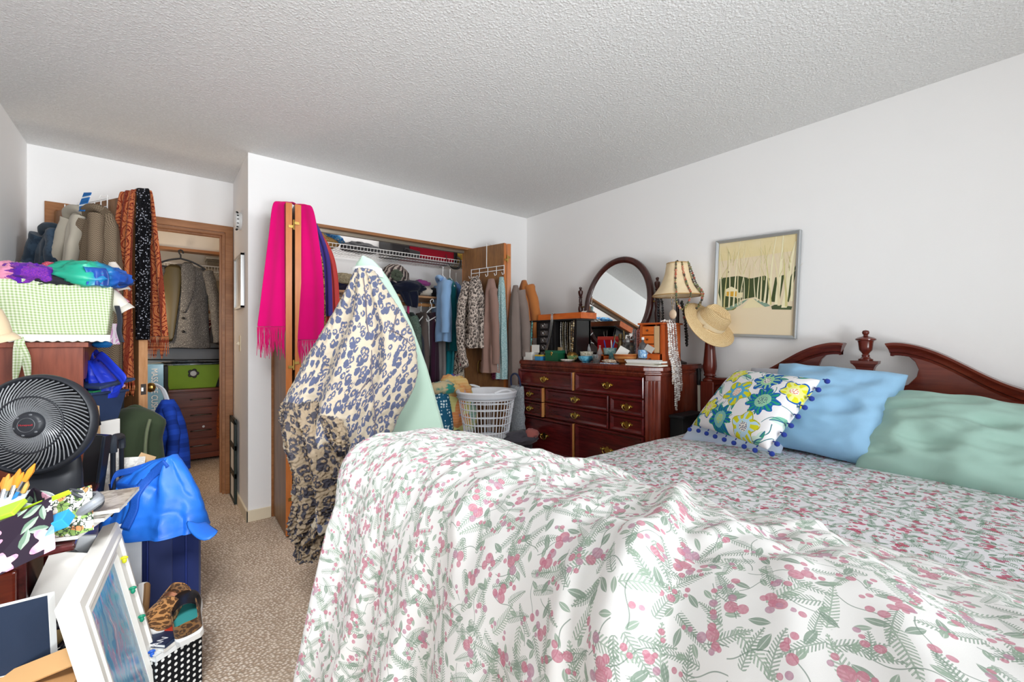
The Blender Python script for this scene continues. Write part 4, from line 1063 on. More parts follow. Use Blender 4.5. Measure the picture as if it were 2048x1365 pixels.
MB().box((ox0 - .001, oy0 + .036, Zt + .165), (.006, .034, .17)).build('side_panel', M_card, oc, smooth=0, label='pale side panel')
for i, (xx, low, c) in enumerate(((.05, .66, ['#d9d3cd', '#b8aaa4', '#efece8']), (.08, .72, ['#cfc6c2', '#e8e3df']), (.11, .78, ['#b7a59d', '#d8cdc6', '#8d7d76']), (.025, .90, ['#e9e6e2', '#cdbcae']))):
    x = ox0 + xx; y = oy0; e = DY0 - .034
    necklace(('longest crystal bead necklace falling over the dresser edge', 'clear crystal strand beside the longest one on the orange chest', 'smoky crystal strand furthest right on the orange chest', 'short pearl strand nearest the little drawers of the orange chest')[i],
             [(x, y + .02, oz + .02), (x, y - .02, oz + .014), (x + .002, y - .03, 1.2), (x + .006, y - .032, 1.10), (x + .008, e, 1.045), (x + .01, e - .004, .93), (x + .012, e - .006, low + .14), (x + .02, e - .008, low + .1), (x + .028, e - .006, low + .14), (x + .026, e - .004, .95), (x + .022, e, 1.045), (x + .014, y - .034, 1.12), (x + .01, y - .022, oz + .012)], .0058, c)
MB().box(at(1299, 698, X=2.435), (.003, .06, .04), rotm(.5, .3, .2)).build('price_card', plain('#b9b4ad', .6), smooth=0, label='small grey card leaning on the front of the orange chest', cat='card')

# ------------------------------------------------------------------ straw hat on the bedpost
Rv, Fv = Vector((_c, -_s, 0)), Vector((_s, _c, 0))
ax = (-Fv * .72 + (Rv * .50 + Vector((0, 0, .86))) * .70).normalized()
hx = (Rv * .84 - Vector((0, 0, .54))); hx = (hx - ax * hx.dot(ax)).normalized(); hy = ax.cross(hx)
HM = Matrix((hx, hy, ax)).transposed(); hc = at(1419, 647, d=2.79)
def straw():
    b = NB('woven_straw'); x, y, z = b.sep(b.uv()); n, _ = b.noise(b.obj(), 120, 3, .7); s = (y * 760.0).sin(); t = (x * 1500.0 + y * 900).sin()
    return b.done(b.mix((s * .35 + n).ss(.2, .9), H('#c9a571'), H('#efd7aa')), .75, 0, .2, bump=s + t * .4, bs=.5, bd=.002)
hat = thing('straw_hat', 'wide brimmed straw hat hung on the bedpost', 'hat', hc)
m = MB(); rows = []
HP = [(.176, -.014), (.180, -.011), (.176, -.006), (.15, .002), (.12, .004), (.098, .004), (.090, .010), (.087, .03), (.083, .06), (.078, .09), (.066, .11), (.046, .108), (.024, .098), (.001, .094)]
for r, z in HP:
    row = []
    for j in range(65):
        th = 2 * PI * j / 64
        zz = z + (.010 * math.cos(2 * th) * (r / .18) ** 2 if r > .095 else 0); rr = r * (1 + (.10 * math.cos(2 * th) if r < .095 else .02 * math.cos(2 * th)))
        if z > .09: zz -= .022 * math.exp(-(math.sin(th) * r / .018) ** 2) * (.5 + .5 * math.cos(th) * 0 + .5)
        row.append(hc + HM @ Vector((rr * math.cos(th), rr * math.sin(th), zz)))
    rows.append(row)
us = []
for i, (r, z) in enumerate(HP):
    for j in range(65): us.append((2 * PI * j / 64 * .12, sum(math.hypot(HP[k][0] - HP[k - 1][0], HP[k][1] - HP[k - 1][1]) for k in range(1, i + 1))))
m.grid(rows, us).build('hat_body', straw(), hat, solid=.003, smooth=60)
m = MB(); m.grid([[hc + HM @ Vector((r * (1 + .1 * math.cos(2 * th)) * math.cos(th), r * (1 + .1 * math.cos(2 * th)) * math.sin(th), z)) for th in [2 * PI * j / 48 for j in range(49)]] for r, z in ((.0925, .008), (.093, .012), (.0905, .030), (.089, .033))])
m.box(hc + HM @ Vector((-.03, -.09, .02)), (.035, .006, .02), HM); m.build('hat_band', fabric('#dcc9a6', .1), hat, smooth=40)

# ------------------------------------------------------------------ broom handle and black bin between dresser and bed
bc = Vector((2.80, 1.455, 0)); br = thing('broom', 'white broom handle with a black grip leaning at the side of the dresser', 'broom', bc)
MB().tube([(2.79, 1.44, .12), (2.81, 1.462, .90)], .011, 12).build('handle', plain('#d9d4c2', .4), br); MB().tube([(2.81, 1.462, .90), (2.813, 1.466, 1.01)], .0135, 12).build('grip', M_dark, br); MB().box((2.79, 1.44, .07), (.22, .05, .13)).build('bristle_head', plain('#3a3a3c', .8), br, smooth=0)
m = MB(); q = Vector((2.61, 1.435, 0)); m.box(q + Vector((0, 0, .36)), (.26, .09, .72)); m.box(q + Vector((0, 0, .725)), (.275, .10, .02)); m.build('black_bin', plain('#1b1c1e', .5), smooth=0, bevel=.006, label='tall narrow black bin wedged between dresser and bed', cat='bin')

# ------------------------------------------------------------------ framed picture on the right wall, hung a little crooked
pa, pb, pcn, pd = at(1437, 485, X=2.885), at(1604, 463, X=2.885), at(1590, 678, X=2.885), at(1425, 668, X=2.885)
PW, PH = .492, .632
pctr = (pa + pb + pcn + pd) / 4; ang = -math.radians(2.4)
pu = Vector((0, -math.cos(ang), math.sin(ang))); pv = Vector((0, math.sin(ang), math.cos(ang)))
pic = thing('framed_picture', 'framed watercolour of pale trees and a yellow house hung crooked on the right wall', 'picture', pctr)
def pp(u, v, d): return pctr + pu * (u - .5) * PW + pv * (v - .5) * PH + Vector((-d, 0, 0))
M_al = plain('#b4b8ba', .35, .6)
m = MB()
for (u0, v0), (u1, v1) in (((0, 0), (1, 0)), ((1, 0), (1, 1)), ((1, 1), (0, 1)), ((0, 1), (0, 0))):
    k = .030; ku = .038
    a, b_ = (u0, v0), (u1, v1); ins = lambda p: (min(max(p[0], ku), 1 - ku), min(max(p[1], k), 1 - k))
    m.grid([[pp(*a, -.008), pp(*b_, -.008)], [pp(*a, .016), pp(*b_, .016)], [pp(*(lerp(x, y, .3) for x, y in zip(a, ins(a))), .018), pp(*(lerp(x, y, .3) for x, y in zip(b_, ins(b_))), .018)], [pp(*ins(a), .010), pp(*ins(b_), .010)], [pp(*ins(a), .0), pp(*ins(b_), .0)]])
m.build('picture_frame', M_al, pic, smooth=25)
M_art = [plain(c, .75, var=.1) for c in ('#e6d5b4', '#d2c98e', '#44502f', '#7a7838', '#efe6c0', '#d9a63a', '#86a08c', '#e8dbb0', '#4d5a3c')]
def wash():
    b = NB('watercolour_paper'); x, y, z = b.sep(b.obj()); n, _ = b.noise(b.obj(), 9, 4); c = b.mix((z * 3.0 + n * .8).ss(1.0, 1.9), H('#e6d5a4'), H('#efe3cb')); n2, _ = b.noise(b.obj(), 6, 2)
    c = b.mix(n2.ss(.5, .72) * (z).ss(.28, .36), c, H('#c9c9bd')); c = b.mix(z.lt(.19), c, H('#e6d5b6')); return b.done(c, .7, 0, .2)
M_art[0] = wash()
art = MB(); ar = random.Random(5)
def ap(u, v, d): return pp(u, v, .001 + d)
art.add([ap(.035, .028, 0), ap(.965, .028, 0), ap(.965, .972, 0), ap(.035, .972, 0)], [(0, 1, 2, 3)])
def blob(pts, mi, d): art.cm = mi; art.add([ap(u, v, d) for u, v in pts], [tuple(range(len(pts)))])
blob([(.05, .30), (.05, .56), (.10, .60), (.18, .56), (.20, .33)], 4, .0002); blob([(.10, .30), (.09, .61), (.30, .62), (.46, .585), (.62, .605), (.70, .56), (.66, .33), (.52, .40), (.36, .38), (.26, .31)], 2, .0003)
blob([(.70, .35), (.74, .58), (.84, .60), (.80, .34)], 2, .0003); blob([(.86, .36), (.88, .52), (.955, .68), (.965, .62), (.90, .34)], 2, .0003); blob([(.05, .46), (.06, .60), (.09, .62), (.13, .34), (.10, .32)], 8, .0004)
blob([(.15, .42), (.145, .49), (.22, .515), (.30, .48), (.30, .40)], 4, .0006); blob([(.16, .42), (.16, .465), (.29, .465), (.29, .41)], 5, .0008); blob([(.29, .39), (.30, .45), (.37, .45), (.37, .40)], 7, .0007)
blob([(.12, .28), (.30, .345), (.44, .385), (.36, .33), (.22, .275)], 6, .0006); blob([(.64, .30), (.55, .35), (.50, .385), (.66, .335), (.70, .31)], 6, .0006); blob([(.36, .29), (.46, .385), (.50, .385), (.62, .30)], 7, .0007); blob([(.72, .275), (.71, .305), (.76, .325), (.86, .31), (.94, .30), (.93, .27)], 8, .0006); blob([(.045, .285), (.13, .265), (.26, .275), (.30, .30), (.12, .30)], 3, .0005)
def trunk(u, v0, v1, w, lean, mi=7):
    n = 7; L_, R_ = [], []
    for i in range(n + 1):
        t = i / n; uu = u + lean * t ** 1.4 + .006 * math.sin(5 * t + u * 30); ww = w * (1 - .75 * t) * .5; v = lerp(v0, v1, t); L_.append((uu - ww, v)); R_.append((uu + ww, v))
    art.cm = mi; art.grid([[ap(a, b_, .0010 + .00002 * u) for a, b_ in L_], [ap(a, b_, .0010 + .00002 * u) for a, b_ in R_]])
for u, v0, v1, w, le, mi in ((.10, .30, .95, .022, -.06, 4), (.14, .29, .9, .02, .02, 1), (.20, .30, .93, .02, -.03, 4), (.25, .31, .97, .022, .06, 4), (.31, .32, .9, .016, -.02, 7), (.34, .33, .8, .014, .05, 4), (.39, .37, .75, .011, -.05, 4), (.43, .38, .72, .009, .02, 1), (.52, .38, .75, .012, -.05, 4), (.55, .36, .88, .016, .02, 4), (.59, .35, .95, .020, -.03, 7), (.63, .34, .8, .026, .03, 4), (.68, .33, .97, .035, .05, 4), (.70, .32, .9, .02, -.1, 1), (.78, .32, .97, .055, .03, 4), (.80, .31, .9, .03, -.12, 7), (.85, .29, .9, .060, .10, 4), (.87, .3, .75, .03, -.04, 1), (.93, .35, .97, .03, .03, 4)):
    trunk(u, v0, v1, w, le, mi)
for k in range(46):
    u = ar.uniform(.08, .93); v = ar.uniform(.55, .78); trunk(u, v, v + ar.uniform(.1, .22), .008, ar.uniform(-.1, .1), ar.choice((1, 7, 4, 1)))
trunk(.36, .29, .50, .012, 0, 0)
art.build('watercolour_print', M_art, pic, smooth=0, merge=False)
# ------------------------------------------------------------------ patterned cloths
def leopard(name, base, spot, rim, sc, fluffy=False, tan=None):
    b = NB(name); uv = b.uv(); n, nc = b.noise(uv, sc * 1.1, 3, .6)
    q = b.vm('ADD', uv, b.vm('SCALE', b.vm('SUBTRACT', nc, (.5, .5, .5)), .75 / sc))
    d, c, _ = b.vor(q, sc, .9); r = b.sep(c); g, _ = b.noise(uv, sc * 2.6, 2, .6); fz, _ = b.noise(uv, sc * 22, 3, .8); fz2, _ = b.noise(uv, sc * 60, 2, .8)
    size = .33 + r[0] * .16
    dd = d + (fz - .5) * (.34 if fluffy else .16)
    outer = 1.0 - dd.ss(size, size + .05); inner = 1.0 - dd.ss(size * .26, size * .26 + .08)
    ring = outer * (1.0 - inner * r[1].gt(.38)) * (g.gt(.40).max(r[1].lt(.38)))
    col = b.mix(inner * r[1].gt(.38) * .6, H(base), H(tan or base)); col = b.mix(fz * .28, col, H(tan or base))
    col = b.mix(ring * (.78 + fz2 * .25).min(1.0), col, b.mix(fz2, H(spot), H(rim)))
    return b.done(col, .95, 0, .08, bump=fz * (1.0 if fluffy else .5) + fz2 * .5, bs=.9 if fluffy else .5, bd=.012 if fluffy else .005, sheen=.15)
M_leo = leopard('sherpa_leopard_smooth', '#c6bba8', '#2c3a60', '#4d5d86', 26, False, '#cdb28c')
M_leof = leopard('sherpa_leopard_fluffy', '#dfc7a6', '#18213f', '#2d3960', 24, True, '#cfa878')
M_leos = leopard('small_leopard_print', '#d6c8bd', '#1f1a1c', '#3a2f2e', 42, False, '#b9a18f')
def dots(name, base, dot, sc, r=.22, ran=.0, o3=False):
    b = NB(name); d, c, _ = b.vor(b.obj(), sc, ran, dim='3D') if o3 else b.vor(b.uv(), sc, ran); return b.done(b.mix(d.lt(r), H(base), H(dot)), .8, 0, .2)
def checks(name, c1, c2, c3, sc):
    b = NB(name); x, y, z = b.sep(b.uv()); u, v = (x * sc).frac().gt(.5), (y * sc).frac().gt(.5); n, _ = b.noise(b.uv(), 300, 2)
    return b.done(b.mix(u * v, b.mix(u.max(v), H(c1), H(c2)), H(c3)), .85, 0, .15, bump=n, bs=.2, bd=.001)
def tweed(name, c1, c2, sc=420, c3=None):
    b = NB(name); o = b.obj(); n, _ = b.noise(o, sc, 2, .8); g, _ = b.noise(o, 5, 2); d, c, _ = b.vor(o, sc * .35, 1, dim='3D')
    col = b.mix(n.ss(.4, .62), H(c1), H(c2))
    if c3: col = b.mix(d.lt(.16), col, H(c3))
    return b.done(col, .95, 0, .1, bump=n, bs=.5, bd=.002)
def herring(name, c1, c2, sc=95):
    b = NB(name); x, y, z = b.sep(b.uv()); k = ((x * sc * .5).frac() - .5).abs() * 2.0; s = ((y * sc * 1.0) + k * 1.2).frac().gt(.5); n, _ = b.noise(b.uv(), 200, 2)
    return b.done(b.mix(s, H(c1), H(c2)), .9, 0, .1, bump=n, bs=.2, bd=.001)
def stripes(name, cols, sc, axis='x', wob=.0):
    b = NB(name); x, y, z = b.sep(b.uv()); v = x if axis == 'x' else y; n, _ = b.noise(b.uv(), 6, 2); f = ((v + n * wob) * sc).frac(); c = H(cols[0])
    for i, k in enumerate(cols[1:]): c = b.mix(f.gt((i + 1) / len(cols)), c, H(k))
    return b.done(c, .85, 0, .15)

# ------------------------------------------------------------------ wardrobe fittings
WX0, WX1 = XJ + .105, XR - .005
ws = thing('wire_shelf', 'white ventilated wire shelf across the top of the open wardrobe', 'shelf', (1.6, 3.8, 1.95))
m = MB()
for y, z in ((3.62, 1.952), (3.62, 1.985), (3.74, 1.952), (3.86, 1.952), (3.985, 1.952)): m.tube([(WX0, y, z), (WX1, y, z)], .0032, 5)
m.build('shelf_rail', M_wire, ws)
m = MB(); n_ = 82
for i in range(n_):
    x = lerp(WX0 + .01, WX1 - .01, i / (n_ - 1)); m.tube([(x, 3.985, 1.956), (x, 3.625, 1.956), (x, 3.618, 1.985)], .0018, 4, cap=False)
m.build('shelf_wires', M_wire, ws)
sb = thing('wooden_shelf', 'plain wooden shelf board under the wire shelf in the wardrobe', 'shelf', (1.3, 3.8, 1.6))
MB().b2((WX0, 3.60, 1.592), (2.27, 3.995, 1.61)).build('shelf_board', wood('pine_shelf', '#b08058', '#cda079', 'X', 10, .5), sb, smooth=0, bevel=.002)
MB().tube([(WX0, 3.70, 1.535), (2.27, 3.70, 1.535)], .017, 12).build('closet_rod', wood('pine_rod', '#b07a48', '#cf9a66', 'X', 10, .45), sb)

# things along the wire shelf
ZS = 1.958
tote = thing('straw_bag', 'straw bag with a blue printed flap at the left of the wire shelf', 'bag', (1.0, 3.78, ZS))
m = MB(); crumple(m, (1.02, 3.78, ZS + .055), (.16, .12, .06), 2, .12, 2, 16); m.build('bag_body', tweed('woven_straw_bag', '#8a683c', '#c09a62', 160), tote, smooth=60)
def bluepr():
    b = NB('blue_print_cloth'); n, _ = b.noise(b.obj(), 22, 4, .6); c = b.mix(n.ss(.45, .55), H('#2f6fb5'), H('#5fa4d6')); g, _ = b.noise(b.obj(), 40, 2); return b.done(b.mix(g.gt(.62), c, H('#d9cfae')), .8)
m = MB(); crumple(m, (1.07, 3.75, ZS + .115), (.15, .11, .035), 5, .15, 2, 14, rotm(0, .28, 0), False); m.build('printed_flap', bluepr(), tote, smooth=60)
m = MB(); m.tube(spl([(.96, 3.655, ZS + .05), (.95, 3.645, ZS + .09), (.99, 3.64, ZS + .11), (1.04, 3.645, ZS + .07)], 6), .008, 7); m.build('handle', plain('#b58a52', .7), tote)
m = MB(); crumple(m, (1.36, 3.76, ZS + .04), (.14, .09, .045), 7, .35, 2.4, 18); crumple(m, (1.46, 3.71, ZS + .035), (.06, .04, .03), 3, .3, 3, 10)
m.build('grey_gloves', fabric('#4c4c4e'), label='crumpled charcoal knit bundle on the wire shelf', cat='clothing', smooth=60)
sc_ = thing('suitcase', 'red suitcase with black ends lying on the wire shelf', 'suitcase', (1.9, 3.8, ZS))
MB().b2((1.78, 3.655, ZS + .008), (2.27, 3.95, ZS + .24)).build('body', fabric('#8e1226', .1, sc=500), sc_, smooth=0, bevel=.02)
MB().b2((1.60, 3.66, ZS + .004), (1.785, 3.945, ZS + .23)).build('end_panel', plain('#2b2a2c', .5), sc_, smooth=0, bevel=.015)
MB().b2((2.245, 3.645, ZS + .0), (2.285, 3.955, ZS + .24)).build('trim_band', plain('#1b1a1b', .5), sc_, smooth=0, bevel=.008)
m = MB(); m.lathe([(0, -.012), (.03, -.012), (.032, 0), (.03, .012), (0, .012)], (1.74, 3.645, ZS + .036), 18, rotm(PI / 2, 0, 0)); m.build('wheel', M_black, sc_)
MB().box((1.80, 3.66, ZS + .04), (.16, .03, .07), rotm(0, .12, 0)).build('wheel_guard', plain('#3a393b', .45), sc_, smooth=0, bevel=.01)
m = MB(); strip(m, spl([(2.15, 3.64, ZS + .07), (2.14, 3.60, ZS - .0), (2.18, 3.585, ZS - .06), (2.26, 3.585, ZS - .05), (2.29, 3.60, ZS + .03), (2.27, 3.645, ZS + .06)], 6), .03, Vector((0, .5, .6)).normalized(), Vector((1, 0, 0)), 4, 1, .001); m.build('strap', M_dark, sc_, solid=.003)
m = MB(); crumple(m, (2.44, 3.80, ZS + .07), (.15, .12, .085), 9, .12, 1.6, 18); yb = m.build('yellow_bag', tweed('mustard_cloth', '#a98a3a', '#c9ac55', 120), label='mustard yellow soft bag at the right end of the wire shelf', cat='bag', smooth=60)

# things along the wooden shelf
ZW = 1.611
m = MB(); crumple(m, (1.00, 3.74, ZW + .075), (.22, .13, .085), 4, .3, 1.8, 22, rotm(0, .18, 0)); m.build('folded_clothing', fabric('#8f1730', .12, col2='#241f3d', psc=5), label='crimson and navy folded cloth at the left of the wooden shelf', cat='clothing', smooth=60)
m = MB(); crumple(m, (1.20, 3.66, ZW + .09), (.10, .08, .05), 8, .3, 2, 16); m.build('beige_cap', tweed('beige_check_cloth', '#8d8168', '#b8ab8e', 90), label='beige cap lying on the crimson cloth by the ironing board', cat='hat', smooth=60)
kh = thing('knit_hat', 'striped grey and cream knit hat on top of the dark jeans', 'hat', (1.64, 3.70, ZW + .10))
def knit():
    b = NB('striped_knit'); x, y, z = b.sep(b.uv()); n, _ = b.noise(b.uv(), 30, 2); s = ((x * 26.0 + n * .8).frac()); r = (y * 260.0).sin(); c = b.mix(s.ss(.25, .5), H('#3d3836'), H('#b9aca3')); c = b.mix(s.gt(.82), c, H('#6a5a5c')); return b.done(c, .95, 0, .1, bump=r + (x * 300.0).sin(), bs=.6, bd=.003)
m = MB(); HR = rotm(.3, .35, .2)
m.lathe([(.115, -.07), (.125, -.055), (.122, -.02), (.118, .03), (.095, .075), (.055, .10), (.0, .108)], (1.66, 3.70, ZW + .165), 36, HR); kn = m.build('hat_body', knit(), kh, smooth=60)
for v_ in kn.data.vertices: v_.co += v_.co.normalized() * .012 * nz(v_.co.x * 20, v_.co.y * 20, v_.co.z * 20)
m = MB(); c = Vector((1.62, 3.585, ZW + .16))
for k in range(9): m.ell(c + Vector((.035 * math.cos(k * .7), -.01 + .006 * (k % 3), .035 * math.sin(k * .7))), (.022, .012, .02), 6)
m.ell(c + Vector((0, -.018, 0)), (.018, .012, .018), 6); m.build('knit_rosette', fabric('#4d5547'), kh, smooth=60)
m = MB(); crumple(m, (1.45, 3.70, ZW + .075), (.10, .12, .085), 12, .3, 2, 18); m.build('black_bag', fabric('#131318'), label='black soft bag left of the striped knit hat', cat='bag', smooth=60)
m = MB(); crumple(m, (1.72, 3.68, ZW + .06), (.19, .14, .075), 15, .28, 2.2, 24); 
jm = m.build('folded_jeans', fabric('#161a2c', .2), label='dark navy jeans heaped under the striped knit hat, one leg hanging over the shelf', cat='clothing', smooth=60)
m = MB(); strip(m, spl([(1.68, 3.66, ZW + .09), (1.70, 3.58, ZW + .07), (1.73, 3.565, ZW - .02), (1.75, 3.56, ZW - .11)], 6), lambda t: .24 - .15 * t ** 2, Vector((.97, 0, -.2)), Vector((0, -1, 0)), 14, 2, .012, 3); m.build('hanging_leg', fabric('#161a2c', .2), jm, solid=.012)
m = MB(); crumple(m, (1.93, 3.70, ZW + .045), (.08, .10, .05), 19, .3, 2, 14); m.build('cream_sock_roll', fabric('#c8beb0'), label='cream rolled knit right of the dark jeans on the wooden shelf', cat='clothing', smooth=60)
m = MB(); crumple(m, (1.93, 3.72, ZW + .125), (.07, .08, .035), 23, .3, 2, 12); m.build('magenta_cloth', fabric('#8d3f7d'), label='magenta cloth lying on the cream rolled knit', cat='clothing', smooth=60)
m = MB(); crumple(m, (2.06, 3.72, ZW + .04), (.08, .10, .05), 29, .3, 2, 12); m.build('black_cloth', fabric('#16161c'), label='black cloth at the right end of the wooden shelf behind the blue shirt', cat='clothing', smooth=60)

# ------------------------------------------------------------------ hangers
def hanger_mesh(mb, top, u, w=.20, drop_=.10, r=.0042):
    u = Vector(u).normalized(); t = Vector(top)
    mb.tube([t + u * .018 + Vector((0, 0, -.012)), t + u * .018, t + u * .012 + Vector((0, 0, .014)), t + Vector((0, 0, .019)), t - u * .014 + Vector((0, 0, .012)), t - u * .010 + Vector((0, 0, -.012)), t + Vector((0, 0, -.028)), t + Vector((0, 0, -.06))], r * .8, 6)
    a = t + Vector((0, 0, -.06)); L_, R_ = a - u * w + Vector((0, 0, -drop_)), a + u * w + Vector((0, 0, -drop_))
    mb.tube(spl([a, a.lerp(L_, .5) + Vector((0, 0, .012)), L_, L_ + u * .02 + Vector((0, 0, -.012)), R_ - u * .02 + Vector((0, 0, -.012)), R_, a.lerp(R_, .5) + Vector((0, 0, .012)), a], 4), r, 6)
    return mb
M_hw, M_hb = plain('#f2f2f0', .3), plain('#1a1a1c', .35)
hanger_seen = [0]
def hanger(top, u, label, mat=None, w=.20, drop_=.10):
    return hanger_mesh(MB(), top, u, w, drop_).build('clothes_hanger', mat or M_hw, label=label, cat='hanger', group='hangers in the wardrobe')
def hung(name, label, top, u, prof, mat, folds=7, amp=.12, seed=0, sleeves=(), smat=None, cat='clothing', group=None, lean=(0, 0, 0), collar=None, **k):
    """a garment below the hanger point top; sleeves: lists of (along, out, drop) points"""
    u = Vector(u).normalized(); nn = Vector((0, 0, 1)).cross(u)
    t = thing(name, label, cat, Vector(top) + Vector((0, 0, -prof[-1][0] - .08)), 0, group)
    m = MB(); c = Vector(top) + Vector((0, 0, -.075)); garment(m, c, u, prof, folds, amp, seed, lean=lean, **k)
    m.build('body', mat, t, smooth=80)
    for i, (pts, r0, r1) in enumerate(sleeves):
        m = MB(); sleeve(m, [c + u * a + nn * o + Vector((0, 0, -d)) for a, o, d in pts], r0, r1, seed + i * 3); m.build('sleeve', smat or mat, t, smooth=80)
    if collar:
        m = MB(); m.tube(spl([c + u * -.085 + nn * .02 + Vector((0, 0, -.035)), c + u * -.05 + nn * .035 + Vector((0, 0, -.012)), c + nn * .04 + Vector((0, 0, -.006)), c + u * .05 + nn * .035 + Vector((0, 0, -.012)), c + u * .085 + nn * .02 + Vector((0, 0, -.035))], 5), .03, 8, ry=.022); m.build('collar', collar, t, smooth=80)
    return t
PY = [(0, .05, .015), (.03, .14, .03), (.07, .20, .045), (.16, .215, .055)]
# trousers and knits on the wooden rod, seen edge on
def trousers(name, label, x, mat, w, L, thick, seed, y=3.66):
    top = (x, 3.70, 1.535)
    hanger(top, (.18, 1, 0), 'white plastic hanger on the wooden rod holding the ' + name.replace('_', ' '), w=.17, drop_=.09)
    return hung(name, label, top, (.18, 1, 0), [(0.06, .16, .018), (.12, .165, thick), (L * .5, .155, thick * 1.2), (L, .15, thick * 1.1)], mat, 5, .16, seed, cat='trousers')
hung('knit_sweater', 'green grey cable sweater hanging first on the wooden rod', (1.745, 3.70, 1.535), (.18, 1, 0), [(0, .05, .02), (.04, .14, .05), (.09, .21, .075), (.2, .22, .085), (.42, .21, .09), (.55, .2, .085)], tweed('green_cable_knit', '#44544a', '#6b7d70', 180), 7, .12, 3, [([(-.2, -.02, .06), (-.23, -.05, .2), (-.235, -.05, .45)], .06, .045)], cat='sweater')
hung('dark_jacket', 'bottle green jacket hanging right of the green grey sweater', (1.82, 3.72, 1.535), (.18, 1, 0), [(0, .05, .02), (.04, .14, .03), (.09, .2, .04), (.3, .2, .045), (.5, .2, .045)], fabric('#1d3530'), 7, .1, 5, cat='jacket')
hung('charcoal_trousers', 'charcoal trousers hanging low between the green jacket and the taupe pair', (1.86, 3.66, 1.38), (.18, 1, 0), [(0, .05, .02), (.1, .15, .035), (.5, .15, .04), (.72, .14, .04)], fabric('#3a3c44'), 5, .14, 8, cat='trousers')
trousers('taupe_trousers', 'taupe trousers hanging left of the plum pair', 1.915, fabric('#6a5d58'), .16, .86, .045, 2)
hung('white_shirt', 'white shirt hanging between taupe and plum trousers', (1.965, 3.74, 1.535), (.18, 1, 0), [(0, .05, .015), (.05, .16, .02), (.4, .17, .02)], fabric('#d8d6d2'), 6, .1, 9, cat='shirt')
trousers('plum_trousers', 'plum trousers hanging on the wooden rod', 2.005, fabric('#3f2136'), .16, .80, .05, 6)
trousers('grey_trousers', 'light grey trousers hanging right of the plum pair', 2.11, fabric('#9b9694'), .16, .66, .042, 11)
hung('olive_jacket', 'olive grey jacket shoulder showing behind the light grey trousers', (2.06, 3.78, 1.535), (.18, 1, 0), [(0, .05, .02), (.04, .14, .03), (.09, .19, .035), (.5, .19, .04)], fabric('#6f7064'), 6, .1, 13, cat='jacket')
for i, (x, c, lb) in enumerate(((.93, M_hb, 'black hanger on the wooden rod left of the leopard coat'), (.985, M_hb, 'second black hanger from the left on the wooden rod'), (1.04, M_hw, 'white hanger right of the two black hangers on the wooden rod'))):
    hanger((x, 3.70, 1.54), (.2, 1, 0), lb, c)
for i, (x, c, lb) in enumerate(((1.70, '#2a4fb0', 'bright blue tag hanging from the wooden rod'), (1.765, '#c02a6a', 'magenta tag hanging from the wooden rod'))):
    MB().box((x, 3.66, 1.48), (.02, .012, .075)).build('hang_tag', plain(c, .5), label=lb, cat='tag', smooth=0)
m = MB(); hanger_mesh(m, (1.95, 3.56, 1.56), (.8, -.5, .55), .18, .09, .005); m.build('clothes_hanger', M_hw, label='empty white plastic hanger hooked askew over the plum trousers', cat='hanger', group='hangers in the wardrobe')

# shirts and dresses hung from the wire shelf
def wirehung(name, label, x, y, zt, prof, mat, seed, folds=7, amp=.13, sleeves=(), cat='shirt', u=(.5, 1, 0), col=None, collar=None):
    hanger((x, y, zt), u, 'white hanger on the wire shelf holding the ' + name.replace('_', ' '), w=.19)
    return hung(name, label, (x, y, zt), u, prof, mat, folds, amp, seed, sleeves, cat=cat, collar=collar)
SH = [(0, .05, .02), (.04, .14, .035), (.085, .20, .05)]
UX = (.35, 1, 0)
wirehung('blue_shirt', 'light blue shirt hanging in front of the teal garments', 2.05, 3.53, 1.865, SH + [(.3, .19, .06), (.6, .2, .065)], fabric('#8db3dd', .06), 3, 6, .12, [([(.19, .0, .07), (.235, .02, .25), (.22, .03, .5)], .06, .045), ([(-.19, .0, .07), (-.225, .02, .25), (-.22, .02, .52)], .06, .045)], u=UX, collar=fabric('#8db3dd', .06))
wirehung('teal_shirt', 'dark teal shirt hanging behind the light blue shirt', 2.15, 3.57, 1.86, SH + [(.35, .20, .05), (.68, .2, .055)], fabric('#14636c', .12), 5, 6, .12, [([(.19, 0, .07), (.24, .02, .3), (.23, .02, .62)], .05, .04)], u=UX)
wirehung('denim_blue_blouse', 'cornflower blue blouse hanging right of the dark teal shirt', 2.25, 3.62, 1.84, SH + [(.35, .19, .05), (.55, .18, .05)], fabric('#5b86bd', .1), 8, 6, .12, u=UX)
wirehung('turquoise_dress', 'turquoise satin dress hanging below the shirts', 2.20, 3.62, 1.72, SH + [(.5, .17, .05), (.84, .19, .075)], plain('#1c98a8', .35, 0, .5), 11, 8, .18, cat='dress', u=UX)
wirehung('emerald_top', 'emerald green top hanging next to the half folded door', 2.34, 3.60, 1.83, SH + [(.3, .17, .05), (.55, .16, .05)], fabric('#1d8479', .12), 14, 6, .14, u=UX)
wirehung('teal_blue_dress', 'bright teal blue dress showing under the emerald top', 2.32, 3.66, 1.70, SH + [(.45, .14, .05), (.80, .16, .06)], plain('#1585a5', .4, 0, .4), 17, 7, .16, cat='dress', u=UX)
wirehung('printed_skirt', 'black and white printed skirt low beside the turquoise dress', 2.17, 3.46, 1.22, [(0, .06, .03), (.1, .10, .04), (.35, .13, .05)], tweed('mono_print', '#222024', '#c9bfae', 60, '#7d1f3a'), 19, 7, .15, cat='skirt', u=UX)

